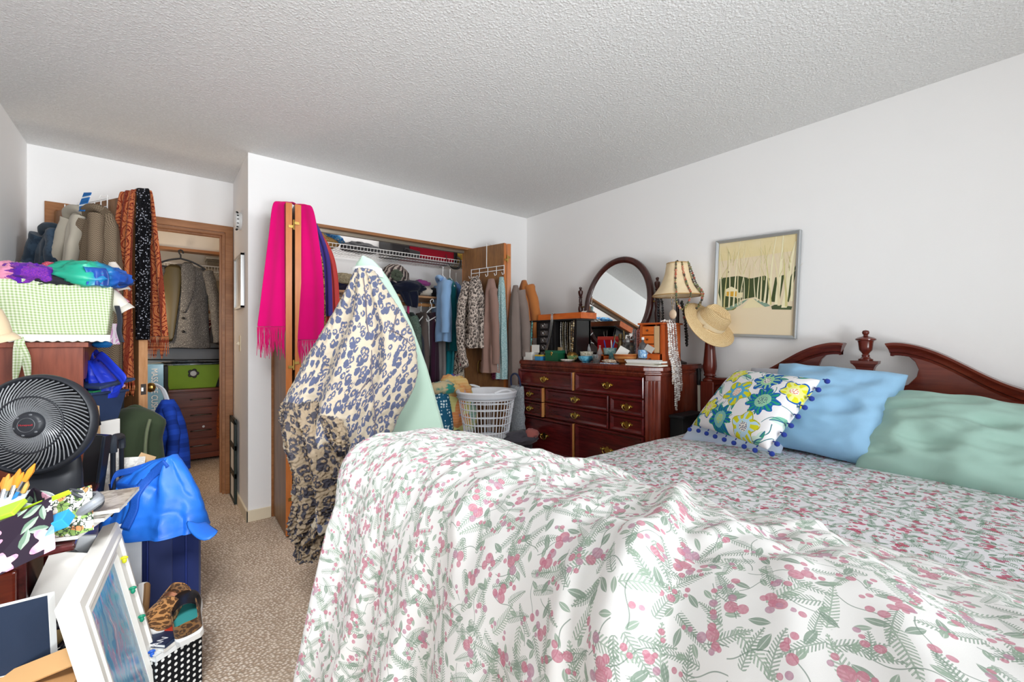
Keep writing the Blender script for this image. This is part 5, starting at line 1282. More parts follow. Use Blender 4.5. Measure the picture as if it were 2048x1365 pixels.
# clothes on the half folded door
q0 = Vector((2.185, 3.385, 0)); qd = Vector((.11, -.48, 0)).normalized(); qn = Vector((-.9747, -.2234, 0))
def dp(s, n, z): return q0 + qd * (s * .4925) + qn * n + Vector((0, 0, z))
rk = thing('hook_rack', 'white wire hook rack hung over the half folded wardrobe door', 'hook rack', dp(.6, .03, 1.74))
m = MB()
for z in (1.80, 1.835): m.tube([dp(.25, .028, z), dp(1.02, .028, z)], .0035, 6)
for s in (.25, .45, .65, .85, 1.02): m.tube([dp(s, .028, 1.84), dp(s, .028, 1.80), dp(s, .03, 1.765), dp(s, .05, 1.755), dp(s, .06, 1.775)], .003, 6)
m.build('rack_frame', M_wire, rk); m = MB(); m.tube([dp(.62, .028, 1.835), dp(.62, .026, 2.045), dp(.62, -.03, 2.045), dp(.62, -.03, 2.0)], .0035, 6); m.build('door_hook', M_wire, rk)
hung('leopard_blouse', 'small leopard print blouse hanging from the white hook rack', dp(.50, .11, 1.80) + Vector((0, 0, .03)), -qd, [(0, .03, .02), (.05, .06, .04), (.2, .09, .06), (.45, .115, .075), (.62, .12, .07)], M_leos, 6, .16, 4, [([(-.04, .05, .05), (-.06, .09, .25), (-.07, .10, .5), (-.03, .12, .60)], .055, .045), ([(.04, .05, .05), (.08, .09, .3), (.06, .11, .62), (.0, .12, .78)], .055, .04)], cat='blouse')
hung('dusty_rose_top', 'long dusty rose top hanging right of the leopard blouse', dp(.80, .07, 1.80), -qd, [(0, .03, .02), (.1, .06, .035), (.5, .085, .05), (.80, .10, .055)], fabric('#9a7b70', .1), 6, .18, 7, [([(-.05, .03, .1), (-.09, .05, .4), (-.10, .05, .72)], .045, .035)], cat='blouse')
hung('aqua_lace_top', 'aqua lace top hanging nearest the edge of the half folded door', dp(1.0, .05, 1.81), -qd, [(0, .02, .015), (.1, .035, .025), (.5, .05, .035), (.86, .055, .035)], tweed('aqua_lace', '#7ea3a6', '#bcd3d2', 150), 5, .16, 9, cat='blouse')
hung('burgundy_scrap', 'burgundy patterned cloth peeping below the dusty rose top', dp(.86, .03, 1.10), qd, [(0, .05, .02), (.1, .06, .025), (.16, .05, .02)], tweed('burgundy_print', '#5c1a35', '#a3577a', 70), 4, .1, 2, cat='clothing')
e0 = Vector((2.335, 2.905, 0)); ed = Vector((.285, .465, 0)).normalized(); en = Vector((ed.y, -ed.x, 0))
def ep(s, n, z): return e0 + ed * s + en * n + Vector((0, 0, z))
hung('orange_jacket', 'tan orange jacket hanging on the right face of the half folded door', ep(.05, .14, 1.80), -ed, [(0, .03, .02), (.06, .08, .04), (.2, .12, .055), (.55, .14, .06), (.80, .13, .06)], fabric('#b5713d', .12), 6, .14, 5, [([(.08, .03, .06), (.12, .07, .25), (.10, .10, .50)], .055, .05)], cat='jacket')
hung('taupe_jacket', 'taupe grey jacket with rolled orange cuffs hanging over the tan orange jacket', ep(-.06, .05, 1.74), -ed, [(0, .03, .02), (.08, .07, .04), (.3, .08, .05), (.6, .09, .05), (.95, .08, .05)], fabric('#83756e', .12), 6, .14, 12, [([(.03, .03, .05), (.05, .07, .3), (.05, .08, .60)], .055, .045)], cat='jacket')
hung('apricot_scarf', 'apricot cloth hanging below the taupe sleeve next to the dresser', ep(.02, .17, 1.20), ed, [(0, .05, .03), (.05, .075, .04), (.2, .07, .04), (.28, .06, .035)], fabric('#c08a5c', .12), 5, .16, 15, cat='scarf')
hung('black_bag_strap', 'black pleated cloth hanging beside the dresser end', ep(.04, .13, .98), ed, [(0, .05, .02), (.1, .06, .03), (.3, .06, .03)], fabric('#1c1c22'), 8, .2, 15, cat='clothing')

# ------------------------------------------------------------------ pink scarf over the left bifold doors
def fringe(mb, row, L, seed, r=.0016, every=1):
    rr = random.Random(seed)
    for i in range(len(row) - 1):
        for k in range(3):
            p = row[i].lerp(row[i + 1], (k + .5) / 3); q = p + Vector((rr.uniform(-.006, .006), rr.uniform(-.006, .006), -L * rr.uniform(.55, 1)))
            mb.tube([p, p.lerp(q, .5) + Vector((rr.uniform(-.006, .006), rr.uniform(-.004, .004), 0)), q], [r, r * 1.4, r * .7], 4, cap=False)
    return mb
M_pink = fabric('#d6046e', .08, sheen=.2)
pkt = thing('pink_scarf', 'hot pink fringed scarf draped over the folded bifold doors', 'scarf', (.64, 2.95, 1.3))
def tail(parent, pts, wfun, wd, nn, mat, fl, seed, folds=3, amp=.014, n=18, fr=True, sub=None, nm='scarf_tail'):
    m = MB(); path = spl(pts, 8); strip(m, path, wfun, wd, nn, n, folds, amp, seed); row = m.v[-(n + 1):]; row = [Vector(p) for p in row]
    o = m.build(nm, mat, parent, solid=.004, smooth=180, sub=1)
    if fr:
        f = MB(); fringe(f, row, fl, int(seed * 10)); f.build('fringe', mat, o if parent else o, smooth=60)
    return o
wdp = Vector((.86, -.5, 0)).normalized(); np_ = Vector((-.5, -.86, 0))
tail(pkt, [(.645, 2.95, 2.046), (.605, 2.945, 2.05), (.586, 2.94, 2.02), (.577, 2.94, 1.85), (.552, 2.935, 1.55), (.530, 2.93, 1.28)], lambda t: lerp(.05, .165, t ** .8), wdp, np_, M_pink, .20, 1.3, 1.6, .007)
tail(pkt, [(.645, 2.95, 2.046), (.69, 2.945, 2.05), (.708, 2.93, 2.02), (.716, 2.89, 1.85), (.728, 2.86, 1.55), (.720, 2.855, 1.20)], lambda t: lerp(.055, .175, t ** .8), wdp, np_, M_pink, .15, 4.1, 1.6, .008)
for i, (nm, lb, x, y, z0, z1, w, mat, fl) in enumerate((('leopard_scarf', 'brown leopard fringed scarf hanging right behind the pink scarf', .80, 3.0, 1.95, 1.30, .10, tweed('brown_leopard_print', '#4a3524', '#c09a5e', 55), .10), ('purple_scarf', 'purple scarf hanging between the leopard scarf and the coral scarf', .86, 3.06, 1.96, 1.36, .10, fabric('#4b3c8c'), .0), ('coral_scarf', 'coral red scarf hanging furthest right beside the pink scarf', .93, 3.13, 1.90, 1.26, .10, fabric('#cf4d4a'), .0))):
    t = thing(nm, lb, 'scarf', (x, y, z1)); tail(t, [(.71, y, 2.04), (.74, y, 2.035), (x - .05, y, z0 - .05), (x, y, lerp(z0, z1, .4)), (x + .01, y, z1)], lambda t_, w=w: lerp(.06, w, t_), wdp, np_, mat, fl, 2 + i, 2.5, .012, fr=fl > 0)

# ------------------------------------------------------------------ ironing board standing behind the bed, leopard fleece coat thrown over it
N_ = at(728, 514, d=2.03); T_ = Vector((.99, 1.80, .19)); bd_ = (T_ - N_).normalized()
bw = (Rv - bd_ * Rv.dot(bd_)).normalized(); bn = bw.cross(bd_)
if bn.dot(Fv) > 0: bn = -bn
ib = thing('ironing_board', 'mint green ironing board standing on end behind the bed', 'ironing board', T_)
WT = [(0, .006), (.02, .035), (.06, .062), (.12, .088), (.22, .118), (.36, .148), (.55, .172), (.8, .185), (1.25, .19), (1.36, .17), (1.39, .12)]
m = MB(); Ls = (T_ - N_).length; rows = []
for i in range(60):
    s = Ls * i / 59; w = interp(WT, s * 1.39 / Ls); c = N_ + bd_ * s
    rows.append([c - bw * w * .96 + bn * .016, c - bw * w * .5 + bn * .022, c + bn * .023, c + bw * w * .5 + bn * .022, c + bw * w * .96 + bn * .016, c + bw * w, c + bw * w * .96 - bn * .012, c - bn * .014, c - bw * w * .96 - bn * .012, c - bw * w, c - bw * w * .96 + bn * .016])
m.grid(rows); m.add(rows[0][:-1], [tuple(range(10))]); m.add(rows[-1][:-1], [tuple(range(10))]); m.build('board_cover', fabric('#b9d3c2', .05), ib, smooth=60)
m = MB()
for k in (-1, 1): m.tube([N_ + bd_ * .35 + bw * k * .04 - bn * .025, N_ + bd_ * 1.2 + bw * k * .10 - bn * .04, T_ + bw * k * .12 - bn * .05 + Vector((0, 0, -.17))], .009, 8)
m.tube([T_ + bw * .13 - bn * .05 + Vector((0, 0, -.17)), T_ - bw * .13 - bn * .05 + Vector((0, 0, -.17))], .011, 8); m.build('folding_leg', plain('#d9dbdc', .3, .3), ib)
m = MB(); c = N_ + bd_ * .065
m.grid([[c - bw * .062 + bn * .028 + bd_ * k, c - bw * .03 + bn * .034 + bd_ * k, c + bn * .035 + bd_ * (k + .006), c + bw * .035 + bn * .034 + bd_ * (k + .014), c + bw * .075 + bn * .026 + bd_ * (k + .035)] for k in (-.022, .022)]); m.build('white_tag', plain('#f0f0ee', .5), ib, solid=.002, smooth=60)

def fluff(o, k, sc):
    tx = bpy.data.textures.new('fleece_curl', 'CLOUDS'); tx.noise_scale = sc; tx.noise_depth = 1
    md = o.modifiers.new('pile', 'DISPLACE'); md.texture = tx; md.strength = k; md.mid_level = .5; md.texture_coords = 'GLOBAL'
    return o
coat = thing('fleece_coat', 'cream and navy leopard print fleece coat draped over the ironing board nose', 'coat', at(650, 1115, d=1.80))
SIL = [(540, 713, 747), (552, 706, 756), (580, 692, 774), (620, 669, 800), (655, 648, 820), (685, 630, 830), (715, 614, 835), (745, 598, 836), (775, 582, 827), (805, 568, 814), (830, 566, 800), (860, 568, 786), (890, 574, 766), (930, 600, 752), (970, 612, 742), (1010, 622, 730), (1040, 640, 715)]
def coat_rows(sil, d0, dep, fold, seed, ncol=72, dlow=0.0, step=7, ampk=1.0):
    rows = []
    for k in range((len(sil) - 1) * step + 1):
        f = k / step; i = min(int(f), len(sil) - 2); t = f - i
        y, l, r = (lerp(a, b_, t) for a, b_ in zip(sil[i], sil[i + 1])); tt = f / (len(sil) - 1)
        d = d0 - dlow * tt; A = at(l, y, d=d); B = at(r, y, d=d); c = (A + B) / 2; hw = (B - A).length / 2; de = dep(tt); row = []
        for j in range(ncol + 1):
            th = 2 * PI * j / ncol; cs, sn = math.cos(th), math.sin(th); x = -cs
            fo = fold * min(1, tt * 2.2 + .1) * (math.sin(x * 9 + seed + .6 * nz(x * 2, tt * 3, seed)) * .6 + math.sin(x * 17 + seed * 2) * .25 + .7 * nz(x * 3.1, tt * 4, seed) + .3 * ridged(x * 6, tt * 9, seed) - 1.6 * max(0, ridged(x * 2.6 + seed * 3.7, tt * .8, seed)) ** 7) * ampk
            row.append(c + Rv * (hw * x * (1 + .02 * nz(tt * 9, x, seed))) - Fv * (sn * de + (fo if sn > 0 else 0) * abs(sn) ** .5))
        rows.append(row)
    c0 = sum(rows[0][:-1], Vector()) / ncol; rows.insert(0, [c0 + Vector((0, 0, .006))] * (ncol + 1)); c1 = sum(rows[-1][:-1], Vector()) / ncol; rows.append([c1 + Vector((0, 0, .03))] * (ncol + 1))
    return rows
def coatuv(rows, sx=1.0):
    us = []; vl = 0
    for i, r in enumerate(rows):
        if i: vl += max(.004, (r[18] - rows[i - 1][18]).length) if 2 < i < len(rows) - 1 else .004
        c = r[36]; ul = 0
        hw = (r[0] - r[36]).length
        for j, p in enumerate(r):
            th = 2 * PI * j / 72; us.append(((-math.cos(th) * hw + (0 if j <= 36 else 1.7)) * sx + .3, vl))
    return us
rws = coat_rows(SIL, 1.90, lambda t: lerp(.055, .13, smoothstep(0, .5, t)), .042, 2.0, dlow=.07)
COAT_R = rws
fluff(MB().grid(rws, coatuv(rws)).build('coat_body', M_leo, coat, smooth=180, sub=1), .008, .014)
# fleecy lining lobes, cuff and hood at the bottom
SL1 = [(806, 567, 640), (818, 564, 650), (835, 566, 660), (860, 572, 672), (890, 577, 690), (925, 584, 700), (960, 588, 704), (1000, 588, 712), (1030, 584, 708), (1055, 580, 690), (1072, 583, 650)]
rws = coat_rows(SL1, 1.78, lambda t: .06 + .05 * math.sin(PI * min(1, t * 1.1)), .028, 5.0, ampk=1.2); fluff(MB().grid(rws, coatuv(rws)).build('fleece_lining', M_leof, coat, smooth=180, sub=2), .022, .010)
SL2 = [(832, 640, 668), (845, 645, 684), (865, 655, 692), (885, 668, 695), (900, 676, 694)]
rws = coat_rows(SL2, 1.72, lambda t: .035, .012, 7.0); fluff(MB().grid(rws, coatuv(rws)).build('sleeve_cuff', M_leof, coat, smooth=180, sub=2), .022, .010)
SL3 = [(925, 686, 712), (950, 690, 722), (985, 696, 730), (1020, 700, 732), (1045, 690, 722), (1062, 680, 700)]
rws = coat_rows(SL3, 1.74, lambda t: .04, .014, 9.0); fluff(MB().grid(rws, coatuv(rws)).build('fleece_edge', M_leof, coat, smooth=180, sub=2), .022, .010)
SL4 = [(1050, 598, 668), (1075, 594, 664), (1100, 592, 655), (1116, 594, 646)]
rws = coat_rows(SL4, 1.77, lambda t: .05, .014, 11.0); fluff(MB().grid(rws, coatuv(rws)).build('lower_cuff', M_leof, coat, smooth=180, sub=2), .022, .010)
def topx(p):
    d = p.x * _s + p.y * _c; return 1024 + FPX * (p.x * _c - p.y * _s) / d, 682.5 - FPX * (p.z - CAM_H) / d
def on_rows(rows, a, b_, lift=.004, jmax=None):   # the point of the near side of a wrapped cloth seen nearest to a picture point
    best, bp = 1e9, None; n_ = (len(rows[0]) - 1) // 2
    for r in rows[1:-1]:
        for j in range(2, n_ - 1):
            x, y = topx(r[j]); e = (x - a) ** 2 + (y - b_) ** 2
            if e < best: best, bp = e, r[j]
    return bp - Fv * lift
def seam(pts, r=.0022):
    m = MB(); m.tube(spl([on_rows(COAT_R, a, b_) for a, b_ in pts], 6), r, 6); return m.build('seam', plain('#6f6872', .9), coat)
seam([(729, 556), (732, 600), (737, 650), (741, 700), (744, 750), (748, 800), (752, 840), (749, 890), (742, 940)])
seam([(742, 690), (760, 668), (785, 664), (808, 676), (826, 694)]); seam([(797, 618), (792, 640), (790, 664)]); seam([(742, 760), (720, 790), (700, 815), (690, 850), (684, 890)])
m = MB(); m.tube(spl([at(685, 1052, d=1.66), at(698, 1050, d=1.655), at(693, 1062, d=1.65), at(684, 1085, d=1.645), at(688, 1100, d=1.645), at(697, 1098, d=1.645), at(699, 1080, d=1.65), at(695, 1056, d=1.655)], 6), .0035, 7); m.build('drawstring', M_dark, coat)

# ------------------------------------------------------------------ heap in front of the wardrobe
ot = thing('storage_ottoman', 'dark grey fabric ottoman under the white laundry basket', 'ottoman', (2.0, 2.74, 0))
MB().b2((1.76, 2.48, .0), (2.22, 3.0, .36)).build('ottoman_body', fabric('#3c3a3e'), ot, smooth=0, bevel=.02); MB().b2((1.75, 2.47, .36), (2.23, 3.01, .425)).build('ottoman_lid', fabric('#333136'), ot, smooth=0, bevel=.025)
LB = Vector((1.99, 2.755, .427)); lbk = thing('laundry_basket', 'white plastic laundry basket with slotted sides on the ottoman', 'laundry basket', LB)
def lbr(z): return lerp(.165, .222, z / .36)
M_lb = plain('#e7e9ee', .35)
m = MB(); m.lathe([(0, 0), (.165, 0), (.168, .018), (.160, .018), (0, .006)], LB, 48); m.build('basket_base', M_lb, lbk)
m = MB()
for k in range(42):
    a = 2 * PI * k / 42; u = Vector((math.cos(a), math.sin(a), 0)); m.tube([LB + u * lbr(.015) + Vector((0, 0, .015)), LB + u * lbr(.335) + Vector((0, 0, .335))], .0042, 4, cap=False, ry=.003)
for z in (.075, .135, .195, .25, .30): m.torus(LB + Vector((0, 0, z)), lbr(z), .0045, 60, 5)
m.build('slotted_side', M_lb, lbk)
m = MB(); m.lathe([(.214, .318), (.222, .32), (.226, .345), (.236, .362), (.240, .375), (.232, .385), (.222, .38), (.218, .36), (.212, .322)], LB, 64)
m.build('basket_rim', M_lb, lbk, smooth=50); m = MB(); m.torus(LB + Vector((0, 0, .338)), .2285, .006, 60, 6); m.build('rim_band', plain('#b9bcc2', .4), lbk)
for s in (1, -1): m = MB(); m.tube(spl([LB + Vector((.228 * math.cos(a), s * .228 * math.sin(a), .382 + .022 * math.sin((a - 1.2) / .74 * PI)))for a in [1.2 + .74 * i / 6 for i in range(7)]], 3), .009, 7); m.build('handle', M_lb, lbk)
def plaid():
    b = NB('watercolour_plaid'); uv = b.obj(); d, c, _ = b.vor(uv, 9, .7, dim='3D'); h, _ = b.noise(uv, 5, 2); r = b.sep(c); st_ = b.wave(uv, 14, 3, 2, 'Z')
    col = b.mix(r[0].gt(.5), H('#d8cf86'), H('#d98a55')); col = b.mix(r[1].gt(.72), col, H('#7ca7a4')); col = b.mix(r[2].gt(.78), col, H('#9c82a8')); col = b.mix(h.ss(.4, .65) * .6, col, H('#c9d08a')); col = b.mix(st_.gt(.75) * .15, col, H('#eadfb0'))
    return b.done(col, .85, 0, .15)
m = MB(); crumple(m, (1.88, 3.04, .62), (.17, .13, .26), 31, .28, 1.8, 30); m.build('plaid_throw', plaid(), label='yellow and orange plaid throw heaped behind the laundry basket', cat='throw', smooth=70)
m = MB(); crumple(m, (1.88, 3.04, .22), (.19, .16, .30), 37, .15, 1.5, 18); m.build('laundry_sack', fabric('#3c4356'), label='slate laundry sack under the plaid throw', cat='bag', smooth=70)
pbg = thing('polka_dot_bag', 'teal bag with white dots left of the plaid throw', 'bag', (1.62, 2.93, 0)); m = MB(); crumple(m, (1.68, 2.93, .40), (.10, .09, .46), 41, .12, 1.5, 22); m.build('bag_body', dots('teal_polka_dot', '#1f5a78', '#cfe2e6', 42, .36, .35, True), pbg, smooth=70)
m = MB(); crumple(m, (1.69, 2.93, .83), (.10, .08, .05), 43, .3, 2, 14); m.build('folded_towel', fabric('#cdbb95', .1, col2='#2f8a7c', psc=9), label='cream and green cloth on top of the teal dotted bag', cat='clothing', smooth=70)
m = MB(); crumple(m, (1.97, 3.2, .62), (.12, .09, .25), 47, .25, 2, 20); m.build('pink_red_clothes', fabric('#b8324e', .2, col2='#2f62b5', psc=12), label='red and blue folded clothes behind the plaid throw', cat='clothing', smooth=70)
m = MB(); crumple(m, (1.97, 3.2, .22), (.14, .11, .28), 49, .15, 2, 14); m.build('dark_sack', fabric('#25252c'), label='dark sack on the wardrobe floor under the red and blue clothes', cat='bag', smooth=70)
gq = thing('grey_tote', 'grey ribbed felt tote standing between basket and dresser', 'bag', (2.275, 2.72, 0))
m = MB(); rows = []
for i in range(20):
    t = i / 19; z = lerp(.02, .83, t); rows.append([Vector((2.272 + lerp(.05, .025, t) * math.cos(th) + .006 * math.sin(z * 80), 2.72 + lerp(.11, .075, t) * math.sin(th) * (1 + .04 * math.sin(5 * th)), z)) for th in [2 * PI * j / 28 for j in range(29)]])
m.grid(rows).build('bag_body', tweed('grey_ribbed_felt', '#85898e', '#a9adb2', 120), gq, smooth=70, solid=.004); m = MB(); m.tube(spl([(2.26, 2.66, .82), (2.25, 2.67, .90), (2.25, 2.72, .93), (2.25, 2.77, .90), (2.26, 2.78, .82)], 5), .008, 6); m.build('strap', fabric('#2d3450'), gq)
m = MB(); crumple(m, (2.14, 2.52, .455), (.13, .10, .05), 51, .3, 2, 18); m.build('grey_sweatshirt', fabric('#4a474e'), label='dark grey sweatshirt heaped in front of the laundry basket', cat='clothing', smooth=70)
m = MB(); crumple(m, (2.19, 2.45, .49), (.05, .05, .035), 53, .3, 2, 12); m.build('salmon_cloth', fabric('#a8625c', .15), label='salmon pink cloth scrap lying on the dark grey sweatshirt', cat='clothing', smooth=70)
# ------------------------------------------------------------------ things on the short wall beside the doorway
sd = thing('smoke_detector', 'white smoke detector high on the short wall beside the doorway', 'smoke detector', (XJ - .02, 3.63, 2.0))
RY = rotm(0, -PI / 2, 0)
MB().lathe([(0, 0), (.062, 0), (.062, .012), (.058, .014), (.06, .016), (.058, .034), (.046, .042), (.02, .045), (0, .045)], (XJ, 3.63, 2.05), 32, RY).build('detector_body', plain('#e2e3e2', .4), sd, smooth=40)
m = MB()
for k in range(14):
    a = 2 * PI * k / 14; m.box((XJ - .026, 3.63 + .059 * math.cos(a), 2.05 + .059 * math.sin(a)), (.012, .016, .004), rotm(a, 0, 0))
m.build('vent_slots', M_dark, sd, smooth=0)
wpic = thing('small_picture', 'small narrow picture in a thin silver frame on the short wall', 'picture', (XJ - .012, 3.63, 1.43))
m = MB(); y0, y1, z0, z1 = 3.47, 3.81, 1.425, 1.80
for lo, hi in (((XJ - .022, y0, z0), (XJ - .001, y0 + .014, z1)), ((XJ - .022, y1 - .014, z0), (XJ - .001, y1, z1)), ((XJ - .022, y0, z0), (XJ - .001, y1, z0 + .014)), ((XJ - .022, y0, z1 - .014), (XJ - .001, y1, z1))): m.b2(lo, hi)
m.build('frame', plain('#c8c9c8', .3, .5), wpic, smooth=0); MB().b2((XJ - .012, y0 + .012, z0 + .012), (XJ - .004, y1 - .012, z1 - .012)).build('print', glaze('pale_print', '#dcdad4', '#c2c3bd', 6, .4), wpic, smooth=0)
sw = thing('light_switch', 'ivory light switch plate on the short wall below the small picture', 'light switch', (XJ - .004, 3.66, 1.12))
MB().b2((XJ - .006, 3.625, 1.12), (XJ, 3.695, 1.235)).build('plate', M_cream, sw, smooth=0, bevel=.002); MB().box((XJ - .012, 3.66, 1.178), (.02, .009, .02), rotm(0, .5, 0)).build('toggle', M_cream, sw, smooth=0)
cf = thing('collage_frame', 'tall dark green frame with three white openings leaning by the doorway', 'picture frame', (XJ - .03, 3.86, 0))
m = MB(); fy0, fy1 = 3.73, 3.99
for z in (.0, .205, .41, .60): m.b2((XJ - .030, fy0, max(0, z - .02)), (XJ - .013, fy1, z + .02))
m.b2((XJ - .030, fy0, 0), (XJ - .013, fy0 + .04, .62)); m.b2((XJ - .030, fy1 - .04, 0), (XJ - .013, fy1, .62)); m.build('frame', plain('#26302d', .4), cf, smooth=0, bevel=.003)
for z in (.025, .23, .435): MB().b2((XJ - .026, fy0 + .04, z), (XJ - .016, fy1 - .04, z + .155)).build('mat_opening', M_paper, cf, smooth=0)

# ------------------------------------------------------------------ clothes on the over-door rack
rk2 = thing('wire_rack', 'white wire grid rack hung over the top of the open brown door', 'hook rack', dpt(.4, -.03, 1.85))
m = MB(); N0 = -DT / 2 - .012
for z in (1.94, 1.985, 2.03): m.tube([dpt(.16, N0, z), dpt(.62, N0, z)], .0032, 6)
for i in range(8):
    l = .16 + .46 * i / 7; m.tube([dpt(l, N0, 2.05 if i in (0, 7) else 2.03), dpt(l, N0, 1.90 if i % 2 == 0 else 1.94)], .003, 6)
m.build('wire_grid', M_wire, rk2)
for l in (.30, .52): m = MB(); m.tube([dpt(l, N0, 2.03), dpt(l, -DT / 2 - .004, 2.05), dpt(l, -DT / 2 + .003, 2.066), dpt(l, DT / 2, 2.066), dpt(l, DT / 2 + .004, 2.02)], .003, 6); m.build('door_hook', M_wire, rk2)
JK = lambda w, L, d=.06: [(0, .05, .02), (.04, w * .75, .045), (.10, w, d), (.3, w * 1.02, d * 1.15), (L, w * 1.08, d * 1.2)]
def dj(name, label, l, n, z, w, L, mat, seed, sl=(), collar=None, d=.055, rot=0.0, amp=.14, cat='jacket'):
    u = Matrix.Rotation(rot, 3, 'Z') @ -dv
    return hung(name, label, dpt(l, n, z + .075), u, JK(w, L, d), mat, 6, amp, seed, sl, collar=collar, cat=cat)
dj('denim_jacket', 'dark blue denim jacket hanging leftmost on the open door rack', .37, -.15, 1.86, .125, .95, fabric('#2f3d4d', .15, col2='#3b4b5c', psc=14), 3, [([(.08, .04, .05), (.14, .06, .2), (.17, .06, .45)], .062, .05), ([(-.08, .04, .05), (-.11, .06, .2), (-.10, .06, .45)], .062, .05)], fabric('#2b3947', .15), d=.075)
dj('black_jacket', 'black jacket tucked behind the dark blue denim jacket', .33, -.08, 1.88, .11, .9, fabric('#17181c'), 5, d=.05)
dj('houndstooth_coat', 'black and white houndstooth coat between denim and cream jackets', .53, -.09, 1.89, .085, .9, tweed('houndstooth', '#1f1d1b', '#cfc7b6', 140), 7, d=.045)
dj('olive_jacket', 'olive jacket sliver beside the cream jacket', .57, -.10, 1.90, .08, .9, fabric('#4a4f3c'), 9, d=.045)
dj('cream_jacket', 'cream jacket with blue hang tag on the open door rack', .63, -.15, 1.93, .11, .95, fabric('#b3ab9c', .06), 11, [([(.07, .03, .05), (.13, .05, .25), (.19, .05, .5)], .05, .045), ([(-.07, .04, .06), (-.06, .07, .3), (-.02, .07, .55)], .045, .045)], fabric('#a9a192', .08), d=.06)
dj('herringbone_jacket', 'brown herringbone tweed jacket nearest the paisley scarf', .79, -.14, 1.92, .115, .98, herring('brown_herringbone', '#54483b', '#8d7c68'), 13, [([(.08, .04, .06), (.12, .06, .3), (.14, .06, .55)], .052, .045), ([(-.07, .05, .06), (-.10, .07, .3), (-.09, .07, .6)], .05, .045)], herring('brown_herringbone_collar', '#54483b', '#8d7c68'), d=.06)
dj('charcoal_coat', 'charcoal coat behind the herringbone jacket, hanging below the basket', 0.72, -.06, 1.86, .05, 1.25, fabric('#3b3c42'), 15, d=.045)
tg = MB(); tg.box(dpt(.74, -.19, 1.95), (.075, .003, .11), Matrix.Rotation(.25, 3, 'Y') @ drot); o = tg.build('hang_tag', stripes('blue_tag_print', ['#2f72b8', '#2f72b8', '#dfe8f0', '#2f72b8', '#2a68ac'], 22, 'y'), label='blue printed hang tag on the cream jacket', cat='tag', smooth=0)

# paisley shawl and sequin scarf thrown over the free corner of the door
def paisley(name, c1, c2, c3, c4):
    b = NB(name); uv = b.uv(); d, c, _ = b.vor(uv, 9, .9); r = b.sep(c); n, nc = b.noise(uv, 18, 3, .6, 1.5); e, _c, _p = b.vor(uv, 48, 1.0); x, y, z = b.sep(uv)
    sw_ = ((d * 34.0 + r[0] * 9.0 + n * 5.0).sin())
    col = b.mix(sw_.gt(.1), H(c1), H(c2)); col = b.mix((sw_.abs()).lt(.18), col, H(c3)); col = b.mix(e.lt(.25) * n.gt(.5), col, H(c4))
    band = (x * 9.0 + .2).frac(); col = b.mix(band.lt(.2) * .85, col, H(c4))
    return b.done(col, .85, 0, .2, bump=sw_, bs=.15, bd=.001, sheen=.1)
M_pais = paisley('rust_paisley', '#8e3a22', '#b9653a', '#d9a070', '#6d2418')
psh = thing('paisley_shawl', 'rust paisley fringed shawl draped over the open door', 'scarf', dpt(.7, 0, 1.0))
wd_ = dv; nL = -dn
def dtail(parent, l0, side, z1, w0, w1, mat, fl, seed, folds, off=.05, l1=None, nm='scarf_tail', amp=.012, fr=True, off1=None):
    l1 = l0 if l1 is None else l1; off1 = off if off1 is None else off1
    pts = [dpt(l0, 0, 2.052), dpt(l0, side * .018, 2.052), dpt(l0, side * .03, 2.03), dpt(lerp(l0, l1, .3), side * lerp(.04, off, .5), 1.8), dpt(lerp(l0, l1, .7), side * lerp(off, off1, .6), lerp(1.9, z1, .55)), dpt(l1, side * off1, z1)]
    return tail(parent, pts, lambda t: lerp(w0, w1, t), wd_, dn * side, mat, fl, seed, folds, amp, 22, fr, nm=nm)
dtail(psh, .80, -1, .98, .15, .18, M_pais, .10, 2.0, 3.2, .06, .815, amp=.014)
dtail(psh, .86, 1, 1.22, .12, .20, M_pais, .13, 5.0, 2.5, .05, .88, amp=.014, off1=.08)
m = MB(); pts = [dpt(.70, -.07, 1.5), dpt(.705, -.075, 1.3), dpt(.71, -.08, 1.1), dpt(.715, -.08, .95)]
M_sq = NB('black_sequins'); d_, c_, _ = M_sq.vor(M_sq.uv(), 190, .25); r_ = M_sq.sep(c_)
M_seq = M_sq.done(M_sq.mix(r_[0].gt(.9), H('#101016'), H('#b9bcc8')), M_sq.mix(d_.lt(.4), (.6, .6, .6, 1), (.16, .16, .16, 1)), 0.65, .6, bump=(d_ + r_[1] * .8), bs=1.0, bd=.004)  # pale random cells put the sequins' sparkle into the colour
sqs = thing('sequin_scarf', 'black sequin scarf hanging over the corner of the open door', 'scarf', dpt(.86, 0, 1.2))
tail(sqs, [dpt(.84, -.0, 2.058), dpt(.895, -.006, 2.06), dpt(.925, -.012, 2.03), dpt(.928, -.016, 1.8), dpt(.932, -.018, 1.5), dpt(.935, -.02, 1.2)], lambda t: lerp(.045, .082, smoothstep(0, .6, t)), (Rv * .97 + Fv * .1).normalized(), -Fv, M_seq, 0, 3.0, 1.2, .006, 12, False)
dtail(sqs, .885, 1, 1.75, .03, .04, M_seq, 0, 4.0, 1.0, .035, .885, amp=.004, fr=False)

